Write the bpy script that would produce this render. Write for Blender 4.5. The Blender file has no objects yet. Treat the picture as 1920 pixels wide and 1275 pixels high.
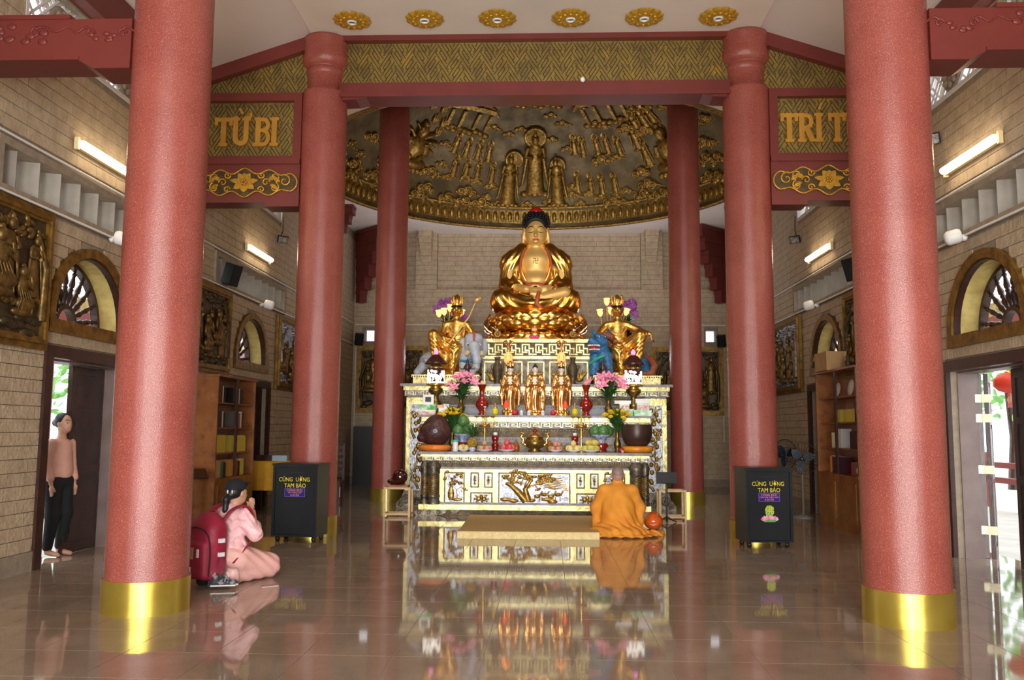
import bpy, math, random
import numpy as np
from mathutils import Vector, Matrix, Euler
SC = bpy.context.scene
COL = SC.collection
random.seed(7)
pi = math.pi
sin, cos = math.sin, math.cos
# ---------------------------------------------------------------- camera
cam = bpy.data.cameras.new('camera'); cam.sensor_width = 36.0; cam.lens = 30.0
cam.clip_end = 500
camo = bpy.data.objects.new('camera', cam); COL.objects.link(camo)
yaw, pitch, roll = .041, .1043, .0071
fw = Vector((-sin(yaw) * cos(pitch), cos(yaw) * cos(pitch), sin(pitch)))
rt = Vector((cos(yaw), sin(yaw), 0)); up = rt.cross(fw)
r2 = rt * cos(roll) + up * sin(roll); u2 = up * cos(roll) - rt * sin(roll)
m3 = Matrix((r2, u2, -fw)).transposed()
camo.matrix_world = Matrix.Translation((.2108, 0, 1.5)) @ m3.to_4x4()
SC.camera = camo
# ---------------------------------------------------------------- view, sky, big lights
SC.view_settings.view_transform = 'Standard'
SC.view_settings.look = 'None'
SC.view_settings.exposure = 0.0
SC.view_settings.gamma = 1.0
SC.view_settings.use_curve_mapping = False
W = bpy.data.worlds.new('sky'); SC.world = W; W.use_nodes = True
bg = W.node_tree.nodes['Background']; bg.inputs[0].default_value = (.93, .97, 1, 1); bg.inputs[1].default_value = 3.0
def area(name, loc, rot, sx, sy, power, col=(1, 1, 1), spread=pi):
    l = bpy.data.lights.new(name, 'AREA'); l.shape = 'RECTANGLE'; l.size = sx; l.size_y = sy
    l.energy = power; l.color = col; l.spread = spread
    o = bpy.data.objects.new(name, l); COL.objects.link(o); o.location = loc; o.rotation_euler = rot
    return o
def spot(name, loc, target, power, ang=1.2, blend=.6, col=(1, 1, 1), size=.06):
    l = bpy.data.lights.new(name, 'SPOT'); l.energy = power; l.spot_size = ang; l.spot_blend = blend
    l.color = col; l.shadow_soft_size = size
    o = bpy.data.objects.new(name, l); COL.objects.link(o); o.location = loc
    o.rotation_euler = (Vector(target) - Vector(loc)).to_track_quat('-Z', 'Y').to_euler()
    return o
# daylight through the three open entrance bays behind the photographer
for i, (x, w, e) in enumerate(((-3.6, 2.0, 105), (0, 1.9, 300), (3.6, 2.0, 105))):
    area('entrance_daylight', (x, -3.6, 2.05), (pi / 2 - .03, 0, 0), w, 3.9, e, (1, .98, .95), 1.6)

area('ceiling_fill', (0, -3.5, .35), (pi - .75, 0, 0), 7.5, .5, 210, (1, .97, .92))  # unseen low fill lamp, added to brighten the ceiling from below
# floodlights on the back of the middle beam and LED strips behind the statue
for x in (-2.1, -.7, .7, 2.1):
    spot('altar_spot', (x, 12.55, 6.75), (x * .75, 16.4, 1.6), 225, 1.1, .8, (1, .95, .88), .12)
for x in (-1.9, 1.9):
    spot('statue_spot', (x, 12.6, 6.8), (x * .2, 18.4, 4.8), 300, .6, .8, (1, .93, .84), .12)
area('led_strip', (0, 20.6, 3.2), (pi + .25, 0, 0), 6.0, .3, 130, (.94, .92, 1))

# ---------------------------------------------------------------- materials
def lin(c):
    return tuple(((x / 255) / 12.92 if x / 255 <= .04045 else ((x / 255 + .055) / 1.055) ** 2.4) for x in c)
def mat(name, c1, c2=None, scale=6, rough=.5, metal=0, bump=0, bscale=60, detail=4, emit=0, spec=.5, coat=0,
        ramp=(.35, .65), coord='pos', objvar=0, c3=None, c3scale=80, c3ramp=(.6, .7), alpha=1, trans=0, roughvar=0, subsurf=0):
    m = bpy.data.materials.new(name); m.use_nodes = True
    nt = m.node_tree; N = nt.nodes; L = nt.links
    b = N['Principled BSDF']
    c1 = lin(c1)
    b.inputs['Base Color'].default_value = (*c1, 1)
    b.inputs['Roughness'].default_value = rough
    b.inputs['Metallic'].default_value = metal
    b.inputs['Specular IOR Level'].default_value = spec
    b.inputs['Coat Weight'].default_value = coat
    b.inputs['Coat Roughness'].default_value = .08
    b.inputs['Alpha'].default_value = alpha
    b.inputs['Transmission Weight'].default_value = trans
    if emit:
        b.inputs['Emission Color'].default_value = (*c1, 1); b.inputs['Emission Strength'].default_value = emit
    if coord == 'pos':
        co = N.new('ShaderNodeNewGeometry').outputs['Position']
    else:
        co = N.new('ShaderNodeTexCoord').outputs['Object']
    out = None
    def noise(s, d=4):
        n = N.new('ShaderNodeTexNoise'); n.inputs['Scale'].default_value = s; n.inputs['Detail'].default_value = d
        L.new(co, n.inputs['Vector']); return n.outputs['Fac']
    def mix(fac, a, bcol, mode='MIX'):
        x = N.new('ShaderNodeMix'); x.data_type = 'RGBA'; x.blend_type = mode
        if isinstance(fac, float): x.inputs[0].default_value = fac
        else: L.new(fac, x.inputs[0])
        for s, v in ((6, a), (7, bcol)):
            if isinstance(v, tuple): x.inputs[s].default_value = (*v, 1)
            else: L.new(v, x.inputs[s])
        return x.outputs[2]
    def rampn(f, lo, hi):
        r = N.new('ShaderNodeMapRange'); r.inputs[1].default_value = lo; r.inputs[2].default_value = hi
        L.new(f, r.inputs[0]); return r.outputs[0]
    if c2:
        f = rampn(noise(scale, detail), *ramp)
        out = mix(f, c1, lin(c2))
        if roughvar:
            rr = N.new('ShaderNodeMapRange'); rr.inputs[3].default_value = rough; rr.inputs[4].default_value = rough + roughvar
            L.new(f, rr.inputs[0]); L.new(rr.outputs[0], b.inputs['Roughness'])
    if c3:
        out = mix(rampn(noise(c3scale, 2), *c3ramp), out if out is not None else c1, lin(c3))
    if objvar:
        oi = N.new('ShaderNodeObjectInfo'); r = N.new('ShaderNodeMapRange')
        r.inputs[3].default_value = 1 - objvar; r.inputs[4].default_value = 1 + objvar
        L.new(oi.outputs['Random'], r.inputs[0])
        h = N.new('ShaderNodeHueSaturation')
        L.new(r.outputs[0], h.inputs['Value'])
        if out is not None: L.new(out, h.inputs['Color'])
        else: h.inputs['Color'].default_value = (*c1, 1)
        out = h.outputs[0]
    if out is not None:
        L.new(out, b.inputs['Base Color'])
        if emit: L.new(out, b.inputs['Emission Color'])
    if bump:
        bn = N.new('ShaderNodeBump'); bn.inputs['Strength'].default_value = bump; bn.inputs['Distance'].default_value = .02
        L.new(noise(bscale, 5), bn.inputs['Height']); L.new(bn.outputs[0], b.inputs['Normal'])
    return m
M = {}
M['red'] = mat('red_grit_column', (150, 74, 64), (140, 65, 56), 3, .27, bump=.22, bscale=150, c3=(182, 118, 104), c3scale=170, c3ramp=(.56, .68), spec=.6)
M['redbeam'] = mat('red_painted_beam', (112, 43, 36), (102, 38, 32), 2.5, .45, bump=.05, bscale=40)
M['brass'] = mat('brass_sheet', (216, 194, 92), (204, 178, 76), 4, .3, .85, bump=.15, bscale=5)
M['gold'] = mat('polished_gold', (246, 196, 104), (234, 172, 74), 5, .26, 1, bump=.02, bscale=20)
M['goldr'] = mat('satin_gold', (236, 188, 100), (224, 166, 76), 5, .34, .95)
M['goldskin'] = mat('matte_gold', (226, 186, 112), (216, 172, 98), 4, .45, .45)
M['goldpaint'] = mat('gold_paint', (204, 156, 56), (176, 130, 42), 30, .38, .55, bump=.2, bscale=60)
M['frame'] = mat('bronze_gold_frame', (150, 116, 50), (110, 80, 34), 10, .42, .6, bump=.1, bscale=40)
M['fret'] = mat('old_gold_leaf', (152, 128, 62), (122, 102, 54), 6, .42, .5, bump=.15, bscale=30, c3=(172, 138, 56), c3scale=3)
M['fretdark'] = mat('fret_groove', (54, 40, 20), None, rough=.7)
M['bronze'] = mat('dark_bronze', (92, 78, 54), (66, 54, 38), 9, .42, .55, bump=.25, bscale=45, roughvar=.15)
M['bronzem'] = mat('half_rubbed_bronze', (138, 108, 56), (96, 74, 40), 12, .38, .65, bump=.2, bscale=50, roughvar=.1)
M['bronzeg'] = mat('rubbed_bronze', (186, 148, 70), (120, 90, 42), 14, .36, .75, bump=.2, bscale=50, roughvar=.1)
M['silver'] = mat('tarnished_silver', (196, 198, 206), (120, 120, 124), 16, .35, .75, bump=.25, bscale=50)
M['block'] = mat('split_stone_block', (194, 174, 145), (178, 157, 129), 8, .8, bump=.55, bscale=22, objvar=.05, c3=(162, 146, 124), c3scale=35, c3ramp=(.55, .8))
M['mortar'] = mat('mortar', (160, 145, 124), (144, 130, 112), 10, .9, bump=.3, bscale=40)
M['plaster'] = mat('white_plaster', (234, 224, 214), (226, 216, 206), 1.2, .75)
M['tile'] = mat('polished_granite', (168, 148, 130), (152, 132, 114), 2.2, .045, bump=.005, bscale=6, objvar=.04, c3=(116, 100, 86), c3scale=220, c3ramp=(.55, .66), spec=.7)
M['grout'] = mat('grout', (196, 180, 162), None, rough=.6)
M['wood'] = mat('dark_brown_wood', (66, 38, 32), (48, 28, 24), 8, .32, bump=.08, bscale=30)
M['woodbr'] = mat('varnished_wood', (158, 98, 46), (128, 74, 32), 3, .35, bump=.06, bscale=18, c3=(110, 62, 28), c3scale=9, c3ramp=(.5, .8))
M['palewood'] = mat('pale_wood', (214, 184, 138), (198, 164, 118), 10, .5)
M['white'] = mat('white_paint', (236, 234, 230), None, rough=.45)
M['black'] = mat('black_plastic', (26, 26, 28), None, rough=.45)
M['steelblk'] = mat('black_enamel', (24, 30, 36), (18, 24, 30), 3, .35, bump=.03, bscale=20)
M['paleg'] = mat('pale_gilt', (226, 216, 156), (188, 172, 108), 7, .36, .55, bump=.2, bscale=25, c3=(118, 108, 84), c3scale=12, c3ramp=(.52, .82))
M['altar'] = mat('antique_silver_gilt', (120, 112, 96), (74, 66, 54), 9, .4, .6, bump=.3, bscale=40)
M['altardk'] = mat('antique_dark_bronze', (80, 64, 40), (46, 38, 26), 12, .4, .6, bump=.3, bscale=50)
M['stonegrey'] = mat('grey_ledge', (150, 146, 150), (120, 114, 116), 12, .45, bump=.1)
M['lamp'] = mat('tube_glow', (255, 234, 196), None, emit=16)
def glowm(name, c, e): return mat(name, c, None, emit=e)

# ---------------------------------------------------------------- mesh helpers
JR = random.Random(1)
class MB:
    def __init__(s): s.v = []; s.f = []; s.sm = []
    def add(s, vs, fs, smooth=False):
        n = len(s.v); s.v += [tuple(p) for p in vs]; s.f += [tuple(i + n for i in f) for f in fs]
        s.sm += [smooth] * len(fs); return s
    def box(s, x0, x1, y0, y1, z0, z1, M=None):
        e = JR.uniform(0, .0006); x0 -= e; y0 -= e; z0 -= e; x1 += e; y1 += e; z1 += e   # keeps touching faces from coinciding
        v = [(x0, y0, z0), (x1, y0, z0), (x1, y1, z0), (x0, y1, z0), (x0, y0, z1), (x1, y0, z1), (x1, y1, z1), (x0, y1, z1)]
        if M is not None: v = [tuple(M @ Vector(p)) for p in v]
        return s.add(v, [(0, 3, 2, 1), (4, 5, 6, 7), (0, 1, 5, 4), (1, 2, 6, 5), (2, 3, 7, 6), (3, 0, 4, 7)])
    def cbox(s, c, d, M=None):
        a = [(c[i] - d[i] / 2, c[i] + d[i] / 2) for i in range(3)]
        return s.box(*a[0], *a[1], *a[2], M=M)
    def lathe(s, prof, c=(0, 0, 0), seg=24, M=None, a0=0, a1=2 * pi, sx=1, sy=1, smooth=True, lobes=0, amp=0, cap=True):
        full = abs(a1 - a0 - 2 * pi) < 1e-6
        n = seg if full else seg + 1
        v = []
        for r, z in prof:
            for i in range(n):
                a = a0 + (a1 - a0) * i / seg
                rr = r * (1 + amp * cos(lobes * a)) if lobes else r
                v.append((c[0] + rr * cos(a) * sx, c[1] + rr * sin(a) * sy, c[2] + z))
        if M is not None: v = [tuple(M @ Vector(p)) for p in v]
        f = []
        for j in range(len(prof) - 1):
            for i in range(seg):
                k = (i + 1) % n
                f.append((j * n + i, j * n + k, (j + 1) * n + k, (j + 1) * n + i))
        s.add(v, f, smooth)
        if full and cap:
            K = len(prof) - 1      # end caps get their own vertices so the sides stay smooth
            if prof[0][0] > 1e-5: s.add(v[:n], [tuple(reversed(range(n)))])
            if prof[-1][0] > 1e-5: s.add(v[K * n:], [tuple(range(n))])
        return s
    def tube(s, pts, r, seg=8, cap=True, smooth=True, flat=1.0, closed=False):
        pts = [Vector(p) for p in pts]; n = len(pts)
        rs = [r] * n if isinstance(r, (int, float)) else list(r)
        v = []; prev = None
        for i, p in enumerate(pts):
            t = (pts[(i + 1) % n] - pts[i - 1]) if closed else (pts[min(i + 1, n - 1)] - pts[max(i - 1, 0)])
            t = t.normalized() if t.length > 1e-9 else Vector((0, 0, 1))
            if prev is None:
                a = Vector((0, 0, 1)) if abs(t.z) < .9 else Vector((1, 0, 0))
                nrm = t.cross(a).normalized()
            else:
                nrm = (prev - t * prev.dot(t)); nrm = nrm.normalized() if nrm.length > 1e-9 else t.orthogonal().normalized()
            prev = nrm; bn = t.cross(nrm)
            for k in range(seg):
                a = 2 * pi * k / seg
                v.append(tuple(p + nrm * (cos(a) * rs[i]) + bn * (sin(a) * rs[i] * flat)))
        f = []
        for i in range(n if closed else n - 1):
            j = (i + 1) % n
            for k in range(seg):
                q = (k + 1) % seg
                f.append((i * seg + k, i * seg + q, j * seg + q, j * seg + k))
        s.add(v, f, smooth)
        if cap and not closed:
            s.add(v[:seg], [tuple(reversed(range(seg)))]); s.add(v[-seg:], [tuple(range(seg))])
        return s
    def prism(s, poly, d0, d1, plane='xz', M=None, smooth=False):
        n = len(poly); e = JR.uniform(0, .0012) * (1 if d1 > d0 else -1); d0 -= e; d1 += e
        def P(p, d):
            return {'xz': (p[0], d, p[1]), 'yz': (d, p[0], p[1]), 'xy': (p[0], p[1], d)}[plane]
        v = [P(p, d0) for p in poly] + [P(p, d1) for p in poly]
        if M is not None: v = [tuple(M @ Vector(q)) for q in v]
        f = [tuple(range(n)), tuple(reversed(range(n, 2 * n)))] + [(i, i + n, (i + 1) % n + n, (i + 1) % n) for i in range(n)]
        return s.add(v, f, smooth)
    def ell(s, c, r, seg=12, rings=8, M=None):
        if isinstance(r, (int, float)): r = (r, r, r)
        v = [(0, 0, -1)]
        for j in range(1, rings):
            t = -pi / 2 + pi * j / rings
            for i in range(seg):
                a = 2 * pi * i / seg; v.append((cos(t) * cos(a), cos(t) * sin(a), sin(t)))
        v.append((0, 0, 1))
        v = [Vector((p[0] * r[0], p[1] * r[1], p[2] * r[2])) for p in v]
        if M is not None: v = [M @ p for p in v]
        v = [tuple(p + Vector(c)) for p in v]
        f = []
        for i in range(seg):
            k = (i + 1) % seg
            f.append((0, 1 + k, 1 + i))
            for j in range(rings - 2):
                b = 1 + j * seg; f.append((b + i, b + k, b + seg + k, b + seg + i))
            b = 1 + (rings - 2) * seg; f.append((b + i, b + k, len(v) - 1))
        return s.add(v, f, True)
    def xf(s, Mx):
        s.v = [tuple(Mx @ Vector(p)) for p in s.v]; return s
    def merge(s, o, Mx=None):
        v = o.v if Mx is None else [tuple(Mx @ Vector(p)) for p in o.v]
        n = len(s.v); s.v += v; s.f += [tuple(i + n for i in f) for f in o.f]; s.sm += o.sm; return s
    def mesh(s, name, mats=None):
        me = bpy.data.meshes.new(name); me.from_pydata(s.v, [], s.f)
        if any(s.sm): me.polygons.foreach_set('use_smooth', s.sm)
        me.update(); return me
    def build(s, name, m=None, parent=None, **k):
        return link(name, s.mesh(name), m, parent, **k)
def wm(o):
    return (wm(o.parent) @ o.matrix_parent_inverse @ o.matrix_basis) if o.parent else o.matrix_basis.copy()
def link(name, me, m=None, parent=None, local=False, fix=True):
    if m is not None and not me.materials: me.materials.append(M[m] if isinstance(m, str) else m)
    o = bpy.data.objects.new(name, me); COL.objects.link(o)
    if parent is not None:
        o.parent = parent
        if not local: o.matrix_parent_inverse = wm(parent).inverted()
    return o
def tag(o, label, cat, group=None):
    o['label'] = label; o['category'] = cat
    if group: o['group'] = group
    return o
def thing(name, label, cat, loc=(0, 0, 0), rz=0, group=None):
    o = bpy.data.objects.new(name, None); COL.objects.link(o); o.empty_display_size = .05
    o.location = loc; o.rotation_euler = (0, 0, rz)
    return tag(o, label, cat, group)
def struct(name, mb, m, parent=None):
    o = mb.build(name, m, parent)
    if parent is None: o['kind'] = 'structure'
    return o
def copy_tree(o, parent=None, label=None, loc=None, rz=None, scale=None, group=None):
    c = o.copy(); COL.objects.link(c)
    if parent is not None: c.parent = parent
    if label: c['label'] = label
    if group: c['group'] = group
    if loc is not None: c.location = loc
    if rz is not None: c.rotation_euler[2] = rz
    if scale is not None: c.scale = (scale,) * 3 if isinstance(scale, (int, float)) else scale
    for ch in [x for x in o.children]: copy_tree(ch, c)
    return c
def place(o, loc, rz=0, scale=None):
    o.location = loc; o.rotation_euler[2] = rz
    if scale is not None: o.scale = (scale,) * 3 if isinstance(scale, (int, float)) else scale
    return o
def T(x=0, y=0, z=0): return Matrix.Translation((x, y, z))
def R(ax, a): return Matrix.Rotation(a, 4, ax)
def S(x, y=None, z=None):
    y = x if y is None else y; z = x if z is None else z
    return Matrix.Diagonal((x, y, z, 1))
def cr(P, n=5):
    P = [Vector(p) for p in P]; Q = [P[0] * 2 - P[1]] + P + [P[-1] * 2 - P[-2]]; out = []
    for i in range(1, len(Q) - 2):
        for k in range(n):
            t = k / n; a, b, c, d = Q[i - 1:i + 3]
            out.append(tuple(.5 * ((2 * b) + (c - a) * t + (2 * a - 5 * b + 4 * c - d) * t * t + (3 * b - a - 3 * c + d) * t ** 3)))
    return out + [tuple(P[-1])]
def arc(cx, cy, r, a0, a1, n):
    return [(cx + r * cos(a0 + (a1 - a0) * i / n), cy + r * sin(a0 + (a1 - a0) * i / n)) for i in range(n + 1)]
def text_mesh(body, size, depth, name='lettering', align='CENTER', bold=0.0, sx=1.0):
    cu = bpy.data.curves.new(name, 'FONT'); cu.body = body; cu.size = size; cu.extrude = depth
    cu.align_x = align; cu.align_y = 'CENTER'; cu.offset = bold; cu.resolution_u = 3
    o = bpy.data.objects.new(name, cu); COL.objects.link(o)
    bpy.context.view_layer.update()
    me = bpy.data.meshes.new_from_object(o.evaluated_get(bpy.context.evaluated_depsgraph_get()))
    bpy.data.objects.remove(o); bpy.data.curves.remove(cu)
    me.name = name; me.materials.clear()
    if sx != 1: me.transform(S(sx, 1, 1))
    return me
# ---- signed distance modelling: smooth unions of tapered capsules, meshed with surface nets
class SDF:
    def __init__(s): s.p = []
    def cap(s, a, b, ra, rb=None, k=.03): s.p.append(('c', a, b, ra, ra if rb is None else rb, k)); return s
    def chain(s, pts, rs, k=.03):
        for i in range(len(pts) - 1): s.cap(pts[i], pts[i + 1], rs[i], rs[i + 1], k)
        return s
    def ell(s, c, r, k=.03, M=None):
        if isinstance(r, (int, float)): r = (r, r, r)
        s.p.append(('e', c, r, M, 0, k)); return s
    def box(s, c, h, rd=.01, k=.03, M=None): s.p.append(('b', c, h, M, rd, k)); return s
    def sub(s, c, r, k=.02, M=None):
        if isinstance(r, (int, float)): r = (r, r, r)
        s.p.append(('-', c, r, M, 0, k)); return s
    def cut(s, axis, val, keep_less=True): s.p.append(('h', axis, val, keep_less, 0, 0)); return s
    def mirror(s, n0=0):
        for q in list(s.p[n0:]):
            q = list(q)
            for i in ((1, 2) if q[0] == 'c' else (1,)):
                q[i] = (-q[i][0],) + tuple(q[i][1:])
            if q[0] != 'c' and q[3] is not None:
                F = Matrix.Diagonal((-1, 1, 1, 1)); q[3] = F @ q[3] @ F
            s.p.append(tuple(q))
        return s
    def ev(s, P):
        d = np.full(len(P), 10., dtype=np.float32)
        for t, a, b, c, e, k in s.p:
            if t == 'h':
                q = (P[:, a] - b) if c else (b - P[:, a]); d = np.maximum(d, q); continue
            if t == 'c':
                a = np.array(a, np.float32); b = np.array(b, np.float32); ab = b - a
                h = np.clip(((P - a) @ ab) / max(float(ab @ ab), 1e-9), 0, 1)
                q = np.linalg.norm(P - a - h[:, None] * ab, axis=1) - (c + (e - c) * h)
            else:
                X = P - np.array(a, np.float32)
                if c is not None: X = X @ np.array(c.to_3x3(), np.float32)
                if t in 'e-':
                    r = np.array(b, np.float32); l = np.linalg.norm(X / r, axis=1)
                    q = (l - 1) * l / np.maximum(np.linalg.norm(X / (r * r), axis=1), 1e-6)
                    q = np.where(l < 1e-4, -r.min(), q)
                else:
                    g = np.abs(X) - (np.array(b, np.float32) - e)
                    q = np.linalg.norm(np.maximum(g, 0), axis=1) + np.minimum(g.max(1), 0) - e
            if t == '-':
                h = np.clip(.5 - .5 * (d + q) / k, 0, 1); d = d * (1 - h) - q * h + k * h * (1 - h)
            else:
                h = np.clip(.5 + .5 * (q - d) / k, 0, 1); d = q * (1 - h) + d * h - k * h * (1 - h)
        return d
    def mesh(s, name, lo, hi, n=64, fold=None):
        lo = np.array(lo, float); hi = np.array(hi, float); st = (hi - lo).max() / n
        N = np.ceil((hi - lo) / st).astype(int) + 1
        g = [lo[i] + st * np.arange(N[i]) for i in range(3)]
        P = np.stack(np.meshgrid(*g, indexing='ij'), -1).reshape(-1, 3).astype(np.float32)
        d = s.ev(P)
        if fold is not None: d = d + fold(P).astype(np.float32)
        return nets(name, d.reshape(N), lo, st)
def nets(name, D, lo, st):
    N = np.array(D.shape); Sg = D < 0
    c = [Sg[i:N[0] - 1 + i, j:N[1] - 1 + j, k:N[2] - 1 + k] for i in (0, 1) for j in (0, 1) for k in (0, 1)]
    cnt = sum(x.astype(np.int8) for x in c); act = (cnt > 0) & (cnt < 8)
    idx = np.full(act.shape, -1, np.int64); ii = np.argwhere(act); idx[act] = np.arange(len(ii))
    acc = np.zeros((len(ii), 3)); num = np.zeros(len(ii))
    cor = [(i, j, k) for i in (0, 1) for j in (0, 1) for k in (0, 1)]
    val = [D[ii[:, 0] + q[0], ii[:, 1] + q[1], ii[:, 2] + q[2]] for q in cor]
    for a in range(8):
        for b in range(a + 1, 8):
            if sum(abs(cor[a][t] - cor[b][t]) for t in range(3)) != 1: continue
            x, y = val[a], val[b]; m = (x < 0) != (y < 0)
            t = np.where(m, x / np.where(m, x - y, 1), 0)
            p = np.array(cor[a])[None] + t[:, None] * (np.array(cor[b]) - np.array(cor[a]))[None]
            acc[m] += p[m]; num[m] += 1
    V = (ii + acc / num[:, None]) * st + lo
    F = []
    for ax in range(3):
        o1, o2 = [(1, 2), (2, 0), (0, 1)][ax]
        sl0 = [slice(1, n - 1) for n in N]; sl1 = [slice(1, n - 1) for n in N]
        sl0[ax] = slice(0, N[ax] - 1); sl1[ax] = slice(1, N[ax])
        A = Sg[tuple(sl0)]; B = Sg[tuple(sl1)]
        e = np.argwhere(A != B); up_ = A[tuple(e.T)]
        off = np.ones(3, int); off[ax] = 0; e = e + off
        def I(d1, d2):
            q = e.copy(); q[:, o1] -= d1; q[:, o2] -= d2; return idx[q[:, 0], q[:, 1], q[:, 2]]
        Q = np.stack([I(1, 1), I(0, 1), I(0, 0), I(1, 0)], 1)
        Q[~up_] = Q[~up_][:, ::-1]
        F.append(Q)
    F = np.concatenate(F)
    me = bpy.data.meshes.new(name); me.from_pydata(V.tolist(), [], F.tolist())
    me.polygons.foreach_set('use_smooth', [True] * len(F)); me.update(); return me
# ================================================================ SETTING
def px(p):
    q = camo.matrix_world.inverted() @ Vector(p)
    return (960 + 1600 * q.x / -q.z, 637.5 - 1600 * q.y / -q.z) if q.z < 0 else (-999, -999)
# ---- floor
TS = .6
floor = struct('floor', MB().box(-5.5, 5.5, -4, 23.6, -.2, -.004), 'grout')
g = .003
tme = MB().box(-TS / 2 + g, TS / 2 - g, -TS / 2 + g, TS / 2 - g, -.02, 0).mesh('tile')
tl = []
xs = [.4 + TS * k for k in range(-10, 9)]; ys = [-3.8 + TS * k for k in range(46)]
for x in xs:
    for y in ys:
        cx, cy = x + TS / 2, y + TS / 2
        u, v = px((cx, cy, 0)); tl.append((0 if (-60 < u < 1980 and v < 1330 and v > 0) else 1, cy, cx))
tl.sort()
rest = MB()
for n, (o, cy, cx) in enumerate(tl):
    if n < 300:
        t = link('tile', tme, 'tile', floor); t.location = (cx, cy, 0)
    else:
        rest.box(cx - TS / 2 + g, cx + TS / 2 - g, cy - TS / 2 + g, cy + TS / 2 - g, -.02, 0)
t = rest.build('tile_field', 'tile', floor); t['kind'] = 'stuff'

# ---- block walls
WX = 5.15
MOD = (9.72, 15.22)
CH, BL = .137, .43
bme = MB()
c_ = .016
bme.add([(-.5, .5, -.5), (.5, .5, -.5), (.5, .5, .5), (-.5, .5, .5), (-.5 + c_ * .3, -.5, -.5 + c_), (.5 - c_ * .3, -.5, -.5 + c_), (.5 - c_ * .3, -.5, .5 - c_), (-.5 + c_ * .3, -.5, .5 - c_)],
        [(4, 5, 6, 7), (0, 1, 5, 4), (1, 2, 6, 5), (2, 3, 7, 6), (3, 0, 4, 7)])
BLK = bme.mesh('stone_block')
def blocks(wall, a0, a1, z0, z1, holes, pos, rz, dep=.016, cap=300, visible=None):
    """courses of blocks along coordinate a; holes(zlo,zhi)->list of (a0,a1); pos(a,z)->world point; rz = facing"""
    L = []
    k = 0; z = z0
    while z < z1 - .03:
        zt = min(z + CH, z1)
        cuts = sorted(holes(z, zt)); segs = []; s = a0
        for c0, c1 in cuts:
            if c0 > s: segs.append((s, min(c0, a1)))
            s = max(s, c1)
        if s < a1: segs.append((s, a1))
        off = (k % 2) * BL / 2 + random.uniform(-.05, .05)
        for s0, s1 in segs:
            if s1 - s0 < .03: continue
            a = s0; nx = a0 + off + math.ceil((s0 - a0 - off + .08) / BL) * BL
            while a < s1 - .01:
                b = min(nx, s1)
                if s1 - b < .07: b = s1
                L.append((a, b, z, zt)); a = b; nx = b + BL * random.uniform(.85, 1.15)
        z += CH; k += 1
    R_ = []
    for a, b, zl, zh in L:
        p = pos((a + b) / 2, (zl + zh) / 2); u, v = px(p)
        vis = -40 < u < 1960 and -40 < v < 1320 and (visible is None or visible(p, u, v))
        R_.append((0 if vis else 1, (p - camo.matrix_world.translation).length, p, b - a, zh - zl))
    R_.sort(key=lambda q: (q[0], q[1]))
    rest = MB()
    for n, (o, d, p, w, h) in enumerate(R_):
        sc = (w - .005, dep * random.uniform(.9, 1.1), h - .005)
        if n < cap:
            ob = link('stone_block', BLK, 'block', wall, local=True)
            ob.matrix_parent_inverse = wm(wall).inverted()
            ob.location = p; ob.rotation_euler = (0, 0, rz); ob.scale = sc
        else:
            rest.merge(bme, Matrix.Translation(p) @ R('Z', rz) @ S(*sc))
    if rest.v:
        o = rest.build('stone_block_field', 'block', wall); o['kind'] = 'stuff'
def cells(mb, axis_pos, a0, a1, z0, z1, rects, mk):
    A = sorted({a0, a1, *[q for r in rects for q in r[:2] if a0 < q < a1]}); Z = sorted({z0, z1, *[q for r in rects for q in r[2:] if z0 < q < z1]})
    for i in range(len(A) - 1):
        for j in range(len(Z) - 1):
            ca, cz = (A[i] + A[i + 1]) / 2, (Z[j] + Z[j + 1]) / 2
            if any(r[0] < ca < r[1] and r[2] < cz < r[3] for r in rects): continue
            mk(A[i], A[i + 1], Z[j], Z[j + 1])
DZ, DH0, DH1 = 2.24, -.72, .98          # door opening (relative to module centre)
AZ, AR, AO = 2.70, .74, .87             # arch centre height, inner and outer radius
LO = (-1.78, 1.78, 3.87, 4.27)
LT = (-1.5, 1.5, 5.68, 6.24)
WALLS = {}
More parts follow.
